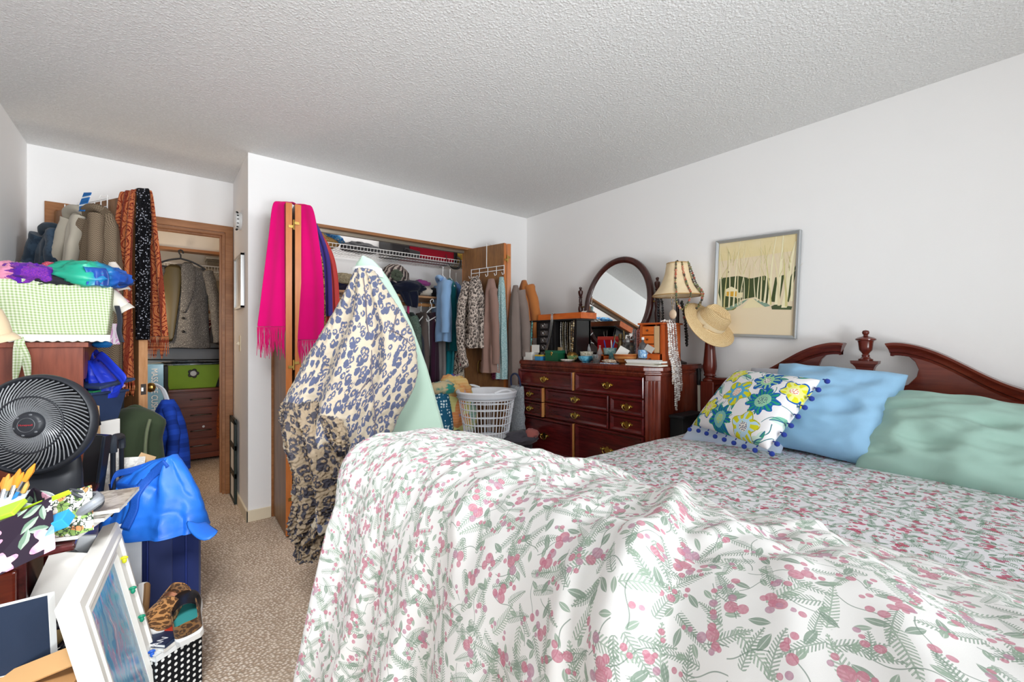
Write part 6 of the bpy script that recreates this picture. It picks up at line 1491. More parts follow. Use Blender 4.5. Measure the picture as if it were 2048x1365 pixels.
# ------------------------------------------------------------------ the walk-in behind the doorway
HK = Vector((.17, 5.0, 2.028)); 
bl = thing('tweed_blazer', 'grey speckled tweed blazer on a black hanger in the walk-in doorway', 'jacket', (.17, 5.0, 1.1))
m = MB(); hanger_mesh(m, HK + Vector((-.01, -.02, -.02)), (1, 0, 0), .17, .07, .008); m.build('clothes_hanger', M_hb, label='black hanger holding the tweed blazer', cat='hanger')
M_tw = tweed('grey_tweed', '#3c3c3e', '#7d7c7b', 260, '#c9c7c2')
bc_ = Vector((.19, 5.0, 1.90)); m = MB()
garment(m, bc_, (1, 0, 0), [(0, .05, .03), (.03, .13, .05), (.07, .19, .07), (.3, .175, .085), (.5, .18, .09), (.77, .195, .095)], 5, .06, 2); m.build('body', M_tw, bl, smooth=80)
for s, sd_ in ((1, 1), (-1, 4)): m = MB(); sleeve(m, [bc_ + Vector((s * .17, -.02, -.06)), bc_ + Vector((s * .215, -.05, -.28)), bc_ + Vector((s * .235, -.07, -.52)), bc_ + Vector((s * .25, -.08, -.72))], .07, .052, sd_, amp=.08); m.build('sleeve', M_tw, bl, smooth=80)
m = MB(); q = bc_ + Vector((-.06, -.085, 0)); m.grid([[q + Vector((-.09, .01, .0)), q + Vector((.0, .0, -.01)), q + Vector((.05, .015, -.01))], [q + Vector((-.13, .015, -.25)), q + Vector((-.02, -.012, -.25)), q + Vector((.03, -.004, -.28))], [q + Vector((-.13, .01, -.5)), q + Vector((-.04, -.014, -.5)), q + Vector((-.0, -.008, -.5))], [q + Vector((-.12, .01, -.72)), q + Vector((-.05, -.014, -.72)), q + Vector((-.02, -.01, -.72))]]); m.build('lining', plain('#4a4022', .4, 0, .5), bl, solid=.004, smooth=80, sub=1)
m = MB(); m.grid([[bc_ + Vector((x - .0, -.075 - dy, z)) for x, dy in r] for z, r in ((.02, ((-.04, 0), (.03, .0), (.06, -.01))), (-.12, ((-.03, .03), (.05, .025), (.09, .01))), (-.3, ((-.03, .035), (.03, .04), (.06, .025))), (-.46, ((-.04, .03), (-.01, .035), (.0, .03))))]); m.build('lapel', M_tw, bl, solid=.006, smooth=80, sub=1)
for z in (-.5, -.62): MB().ell(bc_ + Vector((-.015, -.108, z)), (.012, .006, .012), 6).build('button', M_dark, bl)
ws2 = thing('wire_shelf', 'white wire shelf high inside the walk-in behind the doorway', 'shelf', (.4, 5.5, 1.92))
m = MB()
for y, z in ((5.36, 1.90), (5.36, 1.955), (5.83, 1.90)): m.tube([(-.3, y, z), (.715, y, z)], .006, 6)
m.build('shelf_rail', M_wire, ws2); m = MB()
for i in range(40): x = lerp(-.28, .70, i / 39); m.tube([(x, 5.83, 1.905), (x, 5.365, 1.905), (x, 5.355, 1.955)], .0025, 4, cap=False)
m.build('shelf_wires', M_wire, ws2)
bx = thing('clear_bin', 'clear plastic storage bin on the walk-in wire shelf', 'bin', (.50, 5.5, 1.965)); MB().box((.52, 5.52, 2.0), (.26, .24, .075)).build('bin_body', glassy('#cfcac0', .2), bx, smooth=0, bevel=.01); MB().box((.52, 5.52, 2.045), (.28, .26, .014)).build('lid', plain('#d8d2c6', .4), bx, smooth=0, bevel=.004)
sb2 = thing('wooden_shelf', 'wooden shelf board with clothes rod inside the walk-in', 'shelf', (.4, 5.6, 1.57)); MB().b2((.0, 5.45, 1.56), (.715, 5.84, 1.58)).build('shelf_board', M_cream, sb2, smooth=0); MB().tube([(.0, 5.55, 1.50), (.715, 5.55, 1.50)], .016, 10).build('closet_rod', M_oakx, sb2)
for i, (nm, lb, c, r, col) in enumerate((('folded_sweater', 'pale green folded sweater on the walk-in wooden shelf', (.40, 5.55, 1.655), (.14, .11, .09), '#b4c3ae'), ('folded_sweater', 'beige knit bundle heaped on the pale green sweater', (.50, 5.52, 1.74), (.13, .10, .08), '#a89d88'), ('folded_sweater', 'sage cardigan at the right end of the walk-in wooden shelf', (.60, 5.55, 1.65), (.09, .10, .085), '#8e9a80'))):
    m = MB(); crumple(m, c, r, 60 + i * 7, .3, 2, 16); m.build(nm, fabric(col), label=lb, cat='clothing', smooth=70)
for i, (nm, lb, x, w, L, mat) in enumerate((('blue_shirt', 'light blue shirt hanging in the walk-in right of the blazer', .38, .12, .6, fabric('#7f9fc4')), ('striped_cardigan', 'maroon cardigan with pale edging hanging in the walk-in', .44, .10, .55, stripes('maroon_edging', ['#5b2a2c', '#5b2a2c', '#6b3234', '#cfc4b4'], 14)), ('grey_coat', 'grey coat hanging right of the maroon cardigan in the walk-in', .53, .13, .7, fabric('#56565a')))):
    hanger((x, 5.55, 1.50), (1, .6, 0), ('black', 'white', 'cream')[i] + ' hanger on the walk-in rod over the ' + nm.replace('_', ' '), M_hb if i == 0 else M_hw, w=.1)
    hung(nm, lb, (x, 5.50, 1.50), (1, .6, 0), [(0, .04, .02), (.05, w * .8, .04), (.12, w, .05), (L, w * 1.05, .055)], mat, 6, .1, i * 3 + 1, [([(w * .8, .03, .08), (w * 1.1, .05, .3), (w * 1.0, .06, .5)], .045, .035)], cat='clothing')
hung('gold_pattern_dress', 'brown and gold patterned dress hanging at the right of the doorway', (.545, 4.9, 1.86), (1, .3, 0), [(0, .04, .02), (.05, .07, .04), (.3, .075, .05), (.62, .08, .05)], paisley('gold_brown_print', '#3a2c1c', '#8a6a35', '#b08d4a', '#2a2018'), 5, .1, 8, cat='dress')
hung('dark_coat', 'dark coat hanging below the gold patterned dress', (.60, 5.05, 1.50), (1, .3, 0), [(0, .05, .03), (.2, .09, .05), (.7, .1, .05)], fabric('#25232a'), 6, .1, 9, cat='coat')
# drawer chest, green basket, grey popup bin, boxed cushion
cd = thing('drawer_chest', 'cherry wood four drawer chest in the walk-in', 'chest of drawers', (.33, 5.55, 0))
M_ch = wood('cherry_wood', '#5a2416', '#7c3a22', 'X', 8, .35, coat=.2); x0, x1, yf = .045, .62, 5.30
MB().b2((x0, yf, .07), (x1, 5.80, .70)).build('carcase', M_ch, cd, smooth=0, bevel=.003); MB().b2((x0 - .012, yf - .02, .70), (x1 + .012, 5.81, .725)).build('top', M_ch, cd, smooth=0, bevel=.004); MB().b2((x0 - .004, yf - .012, .03), (x1 + .004, 5.80, .08)).build('plinth', M_ch, cd, smooth=0, bevel=.004)
for x in (x0 + .03, x1 - .03): MB().b2((x - .025, yf, 0), (x + .025, yf + .05, .04)).build('foot', M_ch, cd, smooth=0)
for z0, z1 in ((.545, .69), (.39, .535), (.235, .38), (.09, .225)):
    d = MB().b2((x0 + .02, yf - .014, z0), (x1 - .02, yf + .01, z1)).build('drawer', M_ch, cd, smooth=0, bevel=.004); zc = (z0 + z1) / 2
    m = MB(); m.tube(spl([(.25, yf - .012, zc), (.255, yf - .035, zc + .004), (.33, yf - .042, zc + .006), (.405, yf - .035, zc + .004), (.41, yf - .012, zc)], 5), .006, 7); m.build('bar_handle', metal('#6a6560', .3), d)
MB().lathe([(0, 0), (.011, 0), (.011, .004), (0, .004)], (.35, yf - .014, .345), 14, rotm(PI / 2, 0, 0)).build('keyhole', M_steel, cd)
gbk = thing('green_basket', 'lime green tapered basket with white flower badge on the drawer chest', 'basket', (.27, 5.46, .727))
def taper(z, k=0.0): w, d = lerp(.185, .245, z / .23) - k, lerp(.11, .15, z / .23) - k; return [Vector((.27 - w, 5.46 - d, .727 + z)), Vector((.27 + w, 5.46 - d, .727 + z)), Vector((.27 + w, 5.46 + d, .727 + z)), Vector((.27 - w, 5.46 + d, .727 + z)), Vector((.27 - w, 5.46 - d, .727 + z))]
m = MB(); m.grid([taper(0), taper(.23), taper(.23, .006), taper(.012, .006)]); m.add(taper(0)[:-1], [(0, 1, 2, 3)]); m.add(taper(.012, .006)[:-1], [(0, 1, 2, 3)]); m.build('basket_body', plain('#9cc53f', .45), gbk, smooth=0)
m = MB(); c = Vector((.27, 5.31, .875)); 
for k in range(5): m.ell(c + Vector((.028 * math.cos(k * 1.257), 0, .028 * math.sin(k * 1.257))), (.02, .006, .02), 6)
m.build('flower_badge', plain('#4d4a4a', .5), gbk); MB().ell(c + Vector((0, -.006, 0)), (.026, .006, .026), 8).build('flower_centre', M_white, gbk)
m = MB(); m.torus((.27, 5.46, .98), .24, .007, 40, 6, None, 1, .62); m.build('wire_rim', M_dark, gbk)
m = MB(); crumple(m, (.27, 5.46, .965), (.20, .12, .05), 71, .3, 2, 16); m.build('wrapped_linen', glaze('silver_wrap', '#9fb0bd', '#d9dfe2', 20, .3), label='silvery wrapped linen filling the lime green basket', cat='bag', smooth=70)
gp = thing('popup_hamper', 'grey fabric popup hamper with black wire rim lying on the green basket', 'hamper', (.18, 5.2, 1.03))
m = MB(); rows = []
for t, k, dz in ((0, .02, .10), (.2, .5, .115), (.6, .85, .10), (1, 1.0, .075), (1, 1.02, .0), (1, .96, -.055), (.5, .6, -.03)):
    rows.append([Vector((.18 + .315 * k * math.cos(a), 5.22 + .17 * k * math.sin(a), 1.06 + dz + .01 * math.sin(3 * a))) for a in [2 * PI * j / 48 for j in range(49)]])
m.grid(rows).build('fabric_shell', fabric('#7d838a', .1), gp, solid=.004, smooth=60)
for z, k in ((1.06 - .04, 1.0), (1.06 + .07, 1.015)): m = MB(); m.torus((.18, 5.22, z), .315 * k, .006, 48, 6, rotm(0, .03, 0), 1, .54); m.build('wire_rim', M_dark, gp)
mbx = thing('cushion_box', 'light blue massage cushion box standing on end left of the drawer chest', 'box', (-.06, 5.0, .45))
MB().box((-.03, 5.0, .72), (.135, .28, .54), rotm(0, .0, .0)).build('carton', glaze('pale_blue_carton', '#86b8d8', '#74a9cc', 4, .4), mbx, smooth=0, bevel=.002)
def text(s_, size, M, mat, parent, name='lettering', ext=.0006, sx=1.0):
    c = bpy.data.curves.new(name, 'FONT'); c.body = s_; c.size = size; c.extrude = ext; c.align_x = 'CENTER'; c.align_y = 'CENTER'
    o = bpy.data.objects.new(name, c); COL.objects.link(o); c.materials.append(mat)
    if parent: o.parent = parent; M = acc(parent).inverted() @ M
    bpy.context.view_layer.update()
    me = bpy.data.meshes.new_from_object(o.evaluated_get(bpy.context.evaluated_depsgraph_get())); bpy.data.objects.remove(o)
    o = bpy.data.objects.new(name, me); COL.objects.link(o)
    if parent: o.parent = parent
    o.matrix_basis = M @ Matrix.Diagonal((sx, 1, 1, 1)); return o
def face(o_, xd, yd):
    xd, yd = Vector(xd).normalized(), Vector(yd).normalized(); zd = xd.cross(yd); M = Matrix((xd, yd, zd)).transposed().to_4x4(); M.translation = Vector(o_); return M
text('MASSAGE CUSHION', .062, face((-.025, 4.858, .73), (0, 0, -1), (1, 0, 0)), plain('#f4f6f8', .5), mbx, sx=.82)
MB().b2((-.16, 4.85, 0), (.04, 5.2, .45)).build('brown_carton', M_card, label='brown carton under the massage cushion box', cat='box', smooth=0, bevel=.003)
MB().box((.055, 5.05, .72), (.03, .25, .5)).build('black_folder', M_dark, label='black folder standing between the blue box and the drawer chest', cat='folder', smooth=0, bevel=.003)
MB().b2((.042, 4.92, 0), (.07, 5.18, .47)).build('black_case', M_dark, label='flat black case standing under the black folder', cat='case', smooth=0, bevel=.003)
ks = thing('knit_shawl', 'rusty brown boucle shawl hanging at the right of the drawer chest', 'scarf', (.50, 4.9, .28)); m = MB(); garment(m, (.515, 4.9, 1.0), (1, .2, 0), [(0, .03, .02), (.1, .05, .04), (.4, .08, .05), (.72, .09, .05)], 6, .12, 4); m.build('shawl_body', tweed('rusty_boucle', '#4a2412', '#a3552a', 120), ks, smooth=80)
m = MB(); m.tube(spl([(.515, 4.9, 1.0), (.52, 4.9, 1.12), (.54, 4.92, 1.3), (.545, 4.95, 1.6)], 5), .01, 6); m.build('hanging_loop', fabric('#7a3c1e'), ks)

# garments hung low on the door
fl = thing('blue_fleece', 'royal blue fleece jacket hanging from the far door knob', 'jacket', dpt(.82, .18, .35))
M_bl = stripes('royal_blue_plaid', ['#1f3f9e', '#2449b2', '#1f3f9e', '#1a3585'], 9, 'y')
m = MB(); garment(m, dpt(.86, .15, .84), (-Rv), [(0, .03, .03), (.05, .06, .045), (.14, .095, .055), (.3, .115, .06), (.42, .12, .06)], 6, .13, 5); m.build('body', M_bl, fl, smooth=80)
m = MB(); sleeve(m, [dpt(.86, .13, .79) + Rv * .03, dpt(.88, .10, .62) + Rv * .08, dpt(.86, .08, .46) + Rv * .085], .045, .04, 3); m.build('sleeve', M_bl, fl, smooth=80)
m = MB(); strip(m, spl([dpt(.84, .09, .94), dpt(.85, .13, .90), dpt(.87, .15, .80), dpt(.88, .16, .70)], 5), .03, Rv, -Fv, 4, 1, .002); m.build('white_strap', fabric('#d9dbe0'), fl, solid=.004)
vq = at(268, 683, d=2.27); vq.z = 0
vt = thing('green_vest', 'olive green vest with zip hanging below the near door knob', 'vest', vq + Vector((0, 0, .3)))
m = MB(); garment(m, vq + Vector((0, 0, .845)), -Rv, [(0, .05, .03), (.03, .12, .05), (.07, .165, .065), (.16, .135, .075), (.28, .15, .08), (.55, .17, .085)], 4, .09, 8); m.build('body', fabric('#3c4733', .12), vt, smooth=80)
m = MB(); m.tube(spl([(vq - Fv * 0.080 + Vector((0, 0, .80))) + Rv * .15, (vq - Fv * 0.090 + Vector((0, 0, .72))) + Rv * .14, (vq - Fv * 0.100 + Vector((0, 0, .60))) + Rv * .145, (vq - Fv * 0.100 + Vector((0, 0, .48))) + Rv * .17, (vq - Fv * 0.090 + Vector((0, 0, .36))) + Rv * .185], 6), .007, 6); m.build('armhole_binding', fabric('#6b7358'), vt)
m = MB(); m.box((vq - Fv * 0.100 + Vector((0, 0, .52))) + Rv * .02 - Fv * .02, (.11, .006, .10), rotm(0, 0, -CAM_A)); m.build('pocket', fabric('#37422f'), vt, smooth=0, bevel=.002)
m = MB(); m.tube(spl([vq + Vector((0, 0, .825)) - Rv * .06, vq + Fv * .01 + Vector((0, 0, .85)), vq + Vector((0, 0, .825)) + Rv * .06], 6), .012, 8); m.build('collar', fabric('#46523c'), vt)
# ------------------------------------------------------------------ tall cabinet against the left wall
M_cab = wood('reddish_laminate', '#6d3221', '#8e4a33', 'Z', 7, .42)
CX0, CX1, CY0, CY1, CZ = XL + .015, -.245, 2.62, 3.22, 1.19
cab = thing('cabinet', 'reddish wood cabinet with arched open shelf against the left wall', 'cabinet', ((CX0 + CX1) / 2, 2.9, 0))
MB().b2((CX0, CY0, 0), (CX1 - .005, CY0 + .02, CZ - .02)).build('side_panel', M_cab, cab, smooth=0, bevel=.001); MB().b2((CX0, CY1 - .02, 0), (CX1 - .005, CY1, CZ - .02)).build('side_panel', M_cab, cab, smooth=0, bevel=.001)
MB().b2((CX0, CY0, 0), (CX0 + .01, CY1, CZ - .02)).build('back_panel', M_cab, cab, smooth=0); MB().b2((CX0, CY0 - .012, CZ - .022), (CX1 + .012, CY1 + .012, CZ)).build('top', M_cab, cab, smooth=0, bevel=.002)
for z in (.08, .44, .80): MB().b2((CX0, CY0 + .02, z), (CX1 - .01, CY1 - .02, z + .02)).build('shelf', M_cab, cab, smooth=0)
arch = [(CY0 + .02, CZ - .022), (CY0 + .02, CZ - .16)] + [(CY0 + .09 + .42 * i / 12, CZ - .16 + .09 * math.sin(PI * i / 12)) for i in range(13)] + [(CY1 - .02, CZ - .16), (CY1 - .02, CZ - .022)]
MB().prism(arch, CX1 - .02, CX1 - .004, lambda u, v, w: Vector((w, u, v))).build('arched_rail', M_cab, cab, smooth=0)
# gingham lined basket with scarves
gb0 = Vector((-.50, 2.605, 0)); gb1 = Vector((-.163, 2.605, 0)); gu = (gb1 - gb0); GL = gu.length; gu.normalize(); gu.z = 0; gn = Vector((gu.y, -gu.x, 0)); gn = gn if gn.dot(Fv) < 0 else -gn
GZ = CZ + .004; gb0.z = GZ
gk = thing('fabric_basket', 'green gingham lined basket full of scarves on top of the cabinet', 'basket', gb0 + gu * GL / 2)
def gpt(a, b_, z): return gb0 + gu * a + gn * -b_ + Vector((0, 0, z - 0))
def rect(k, z, wob=0.0, n=14):
    pts = []; L, D = GL, .24; cs = [(-k, -k), (L + k, -k), (L + k, D + k), (-k, D + k), (-k, -k)]
    for (a0, b0), (a1, b1_) in zip(cs, cs[1:]):
        for i in range(n): t = i / n; pts.append(gpt(lerp(a0, a1, t), lerp(b0, b1_, t), z + wob * math.sin(t * PI * 3) + wob * .6 * nz(a0 + t * 5, z * 9)))
    return pts + [pts[0]]
def gingham():
    b = NB('green_gingham'); x, y, z = b.sep(b.uv()); u = (x * 90.0).frac().gt(.5); v = (y * 90.0).frac().gt(.5); n, _ = b.noise(b.uv(), 9, 3); f = (u + v) * .5
    return b.done(b.mix(f, H('#d3d7c4'), H('#93a973')), .85, 0, .15, bump=n, bs=.3, bd=.01)
M_ging = gingham()
m = MB(); m.grid([rect(-.025, .0), rect(-.012, .01), rect(-.004, .09, .003), rect(.004, .19, .004), rect(.008, .245, .005), rect(.0, .252, .005), rect(-.012, .245, .004), rect(-.02, .10)]); m.build('gingham_liner', M_ging, gk, smooth=60, sub=1)
m = MB(); q = [(gpt(a, -.008, .016)) for a in [GL * i / 40 for i in range(41)]]; m.grid([[p + Vector((0, 0, .012)) for p in q], [p + gn * .004 + Vector((0, 0, -.012 - .008 * abs(math.sin(i * .9)))) for i, p in enumerate(q)]]); m.build('scalloped_lace', fabric('#e7e3da'), gk, solid=.003)
m = MB(); m.grid([[gpt(.01, .01, .03), gpt(GL - .01, .01, .03)], [gpt(.01, .25, .03), gpt(GL - .01, .25, .03)]]); m.build('basket_floor', fabric('#bca98a'), gk)
for s_ in (0, 1):
    m = MB(); b0 = gpt(.075 + .0, -.03, .02); strip(m, spl([b0, b0 + gn * .012 + Vector((.0, 0, -.03)), b0 + gn * .012 + gu * (.02 * s_ - .004) + Vector((0, 0, -.09)), b0 + gn * .012 + gu * (.035 * s_ - .012) + Vector((0, 0, -.175))], 6), lambda t: .014 + .018 * math.sin(PI * min(1, t * 1.05)), gu, gn, 5, 1, .004, s_); m.build('ribbon_tie', M_ging, gk, solid=.002)
def dyed(name, stops, sc=7):
    b = NB(name); x, y, z = b.sep(b.obj()); n, _ = b.noise(b.obj(), 9, 2); v = x * sc + n * .9; c = H(stops[0])
    for i, k in enumerate(stops[1:]): c = b.mix((v - i * .42 + .35).ss(0.35, .75), c, H(k))
    return b.done(c, .35, 0, .5)
for i, (nm, lb, a, b_, z, r, mat, sd_) in enumerate((
    ('silk_scarf', 'pale pink scarf bunched at the left end of the gingham basket', .04, .08, .285, (.07, .09, .035), fabric('#d38aa4'), 3),
    ('silk_scarf', 'lime green scarf peeping at the back of the gingham basket', .10, .16, .30, (.08, .07, .03), fabric('#86b53a'), 5),
    ('silk_scarf', 'purple scarf with orange print in the gingham basket', .12, .05, .275, (.10, .08, .04), paisley('purple_orange_print', '#4b1a90', '#6a27b0', '#e0672a', '#4b1a90'), 8),
    ('silk_scarf', 'crimson scarf with white lines in the gingham basket', .205, .10, .285, (.075, .08, .04), paisley('crimson_print', '#c11f45', '#d42d54', '#eedfe2', '#a81a3a'), 11),
    ('silk_scarf', 'black scarf sunk in the middle of the gingham basket', .22, .05, .255, (.10, .07, .025), fabric('#26262c'), 13),
    ('silk_scarf', 'teal green to blue satin scarf spilling over the gingham basket', .345, .06, .285, (.135, .10, .052), dyed('teal_blue_satin', ['#1f9a7e', '#2bb090', '#1f7fb0', '#1c4fa6']), 17),
    ('silk_scarf', 'navy scarf behind the teal satin scarf in the gingham basket', .42, .13, .29, (.09, .07, .035), fabric('#1f2f5c'), 19))):
    a *= .76; r = (r[0] * .82, r[1] * .85, r[2] * 1.1)
    m = MB(); crumple(m, gpt(a, b_, z), r, sd_, .38, 2.2, 24, Matrix((gu, -gn, Vector((0, 0, 1)))).transposed() @ rotm(.15, 0, .1)); m.build(nm, mat, label=lb, cat='scarf', smooth=70, group='scarves in the gingham basket')
m = MB(); strip(m, spl([gpt(.27, .04, .32), gpt(.29, -.02, .315), gpt(.30, -.03, .28), gpt(.30, -.035, .24)], 6), .07, gu, gn, 10, 2, .008, 2); m.build('satin_scarf_end', dyed('teal_blue_satin_end', ['#1f7fb0', '#1c4fa6', '#1a3d85', '#35b88a']), solid=.003, label='blue and green end of a satin scarf hanging over the basket rim', cat='scarf', smooth=70)
def cap(label, c, R, mat, rz=0.0, tilt=0.0, k=1.0, cat='hat', bmat=None, tm=None):
    t = thing('cap', label, cat, c); M = Matrix.Rotation(rz, 3, 'Z') @ (tm or Matrix.Rotation(tilt, 3, 'X'))
    m = MB(); m.lathe([(.088 * k, 0), (.092 * k, .012), (.09 * k, .045), (.075 * k, .085), (.045 * k, .108), (.012, .117), (0, .117)], c, 28, M, 1.08, .95); m.build('crown', mat, t, smooth=60)
    m = MB(); rows = []
    for q in range(6):
        s = q / 5; rows.append([c + M @ Vector(((.085 * k + .075 * s * math.cos(a) ** .8 * k) * math.cos(a) * 1.06, (.085 * k + .075 * s * max(0, math.cos(a)) ** .8 * k * .4) * math.sin(a), .006 - .02 * s * s - .012 * math.sin(a) ** 2 * s)) for a in [-1.25 + 2.5 * j / 20 for j in range(21)]])
    m.grid(rows).build('brim', bmat or mat, t, solid=.004, smooth=60, sub=1); return t
M_pcap = fabric('#cfc6bd', .06); 
cap('grey white cap with topmost brim right of the gingham basket', at(236, 574, d=2.08), 1, M_pcap, -CAM_A - .3, .2, .36)
cap('pink cap squeezed between the basket and the paisley shawl', at(236, 603, d=2.06), 1, fabric('#d08aa0'), -CAM_A - .5, .6, .32)
cap('cream baseball cap lowest of the caps right of the gingham basket', at(243, 616, d=2.05), 1, fabric('#dcd6cb'), -CAM_A - .6, .6, .40)
cap('beige cap hanging at the left edge in front of the gingham basket', at(-8, 672, d=1.50), 1, fabric('#c9b596'), -.75, .25, .44)
m = MB(); strip(m, spl([at(234, 612, d=2.0), at(240, 640, d=1.99), at(238, 662, d=1.99), at(244, 685, d=1.99)], 5), .022, Rv, -Fv, 4, 1, .002); m.build('black_band', fabric('#333640'), solid=.004, label='dark grey strap hanging off the cabinet top right of the basket', cat='strap', smooth=70)
bxp = at(222, 660, d=2.07); MB().box(bxp + Vector((-.02, 0, -.02)), (.05, .12, .10), rotm(0, 0, -.5)).build('flower_box', paisley('pink_flower_print', '#e9e2ea', '#d9a3cf', '#b05fa8', '#efe9f0'), label='white box with purple flower print right of the gingham basket', cat='box', smooth=0, bevel=.002)
m = MB(); crumple(m, at(205, 690, d=2.0), (.03, .03, .018), 3, .3, 3, 10); m.build('blue_tinsel', plain('#1f6fb5', .2, .3), label='shiny blue scrap at the corner of the cabinet top', cat='ornament', smooth=60)
# bag and bin in the open side of the cabinet
M_rb = NB('royal_blue_nylon'); n_1, _ = M_rb.noise(M_rb.obj(), 9, 3); M_roy = M_rb.done(M_rb.mix(n_1, H('#1326a0'), H('#1f3fd0')), .4, 0, .45, bump=n_1, bs=.3, bd=.01)
rbg = thing('tote_bag', 'royal blue tote bag with drooping handle in the open side of the cabinet', 'bag', at(205, 790, d=2.02))
m = MB(); rows = []
BAG = [(722, 180, 190), (735, 178, 206), (752, 178, 222), (770, 178, 236), (785, 178, 234), (796, 180, 228)]
rws = coat_rows(BAG, 2.02, lambda t: .03 + .03 * t, .012, 3.0, ncol=40, step=5); m.grid(rws).build('bag_body', M_roy, rbg, smooth=80)
for i, pts in enumerate(([(188, 722, 2.0), (200, 712, 1.98), (228, 738, 1.95), (248, 762, 1.94), (240, 775, 1.95), (226, 782, 1.95)], [(186, 724, 2.03), (184, 712, 2.03), (190, 705, 2.03), (200, 720, 2.0)])):
    m = MB(); strip(m, spl([at(a, b_, d=c) for a, b_, c in pts], 6), .042 if i == 0 else .028, (Rv * .5 + Vector((0, 0, .86))).normalized(), -Fv, 5, 1, .003, i); m.build('handle', M_roy, rbg, solid=.003, smooth=80)
bn_ = thing('storage_bin', 'navy plastic bin of papers with its lid ajar beside the cabinet', 'bin', at(216, 850, d=1.98))
M_nav = plain('#2c3a58', .35)
p0, p1 = at(183, 855, d=1.92), at(253, 842, d=2.08); bu = (p1 - p0); bu.z = 0; BL = bu.length; bu.normalize(); bnn = Vector((-bu.y, bu.x, 0)); bz = p0.z + .015
def bpt(a, b_, z): return Vector((p0.x, p0.y, bz)) + bu * a + bnn * b_ + Vector((0, 0, z))
m = MB(); 
def brect(k, z): return [bpt(-k, -k, z), bpt(BL + k, -k, z), bpt(BL + k, .16 + k, z), bpt(-k, .16 + k, z), bpt(-k, -k, z)]
m.grid([brect(-.02, 0), brect(0, .125), brect(.008, .125), brect(.008, .137), brect(-.004, .137), brect(-.024, .008)]); m.add(brect(-.02, 0)[:-1], [(0, 1, 2, 3)]); m.build('bin_body', M_nav, bn_, smooth=0, bevel=.003)
m = MB(); m.box(bpt(BL * .55, .06, .175), (BL * 1.05, .19, .014), Matrix((bu, bnn, Vector((0, 0, 1)))).transposed() @ rotm(.05, -.16, 0)); m.build('lid', plain('#33405c', .4), bn_, smooth=0, bevel=.004)
m = MB(); m.box(bpt(BL * .45, .07, .14), (BL * .7, .12, .012), Matrix((bu, bnn, Vector((0, 0, 1)))).transposed() @ rotm(0, -.08, 0)); m.build('green_card', plain('#2f8a58', .5), label='green patterned folder sticking out of the navy bin', cat='folder', smooth=0)
m = MB(); m.box(bpt(BL * .75, .05, .15), (BL * .4, .10, .012), Matrix((bu, bnn, Vector((0, 0, 1)))).transposed() @ rotm(0, -.1, .2)); m.build('pink_card', plain('#d9b3c4', .5), label='pale pink card sticking out of the navy bin', cat='card', smooth=0)
MB().box(bpt(BL / 2, .08, -(bz) / 2 - .0), (BL * .8, .13, bz - .004), Matrix((bu, bnn, Vector((0, 0, 1)))).transposed()).build('paper_stack', M_paper, label='tall stack of white paper boxes under the navy bin', cat='box', smooth=0, bevel=.003)
MB().box(at(189, 838, d=1.87), (.05, .003, .13), rotm(.2, .2, -.8)).build('kraft_tag', M_card, label='kraft cardboard tag in front of the navy bin', cat='tag', smooth=0)

# ------------------------------------------------------------------ low mahogany chest that carries the fan
M_lc = wood('low_chest_mahogany', '#2e0f0e', '#5a2020', 'Y', 9, .25, coat=.4)
LZ = .66
lc = thing('low_chest', 'dark mahogany low chest with open doors under the fan', 'chest', (-.42, 1.95, 0))
MB().b2((XL + .02, 1.64, 0), (-.26, 2.28, LZ - .02)).build('carcase', M_lc, lc, smooth=0, bevel=.003); MB().b2((XL + .01, 1.62, LZ - .02), (-.17, 2.30, LZ)).build('top', M_lc, lc, smooth=0, bevel=.006)
M_rdf = wood('red_drawer_front', '#5c1c10', '#8a3318', 'X', 9, .25, coat=.4)
for (xa, xb), z0, z1 in (((-.60, -.46), .40, .62), ((-.45, -.275), .40, .62), ((-.60, -.275), .12, .38)):
    d = MB().b2((xa, 1.624, z0), (xb, 1.642, z1)).build('drawer', M_rdf, lc, smooth=0, bevel=.006)
    m = MB(); zc = lerp(z0, z1, .7); m.tube(spl([(lerp(xa, xb, .25), 1.626, zc), (lerp(xa, xb, .3), 1.60, zc + .006), (lerp(xa, xb, .7), 1.60, zc + .006), (lerp(xa, xb, .75), 1.626, zc)], 5), .006, 7); m.build('pull', metal('#4f463a', .35), d)
dd0, dd1 = at(190, 1038, d=1.52), at(96, 1092, d=1.20)
du = (dd1 - dd0); du.z = 0; dl = du.length; du.normalize(); dnn = Vector((-du.y, du.x, 0))
DR = Matrix((du, dnn, Vector((0, 0, 1)))).transposed(); dc = (dd0 + dd1) / 2; dc.z = .52
dr_ = MB().box(dc, (dl, .02, .19), DR).build('open_door', M_lc, lc, smooth=0, bevel=.004)
m = MB(); k0 = at(134, 1124, d=1.22); m.tube([k0 + Vector((-.02, -.0, 0)), k0 + Vector((.024, 0, .006))], .006, 8); m.tube([k0 + Vector((0, 0, -.02)), k0 + Vector((0, 0, .02))], .005, 8); m.build('latch_bar', M_gold, dr_)
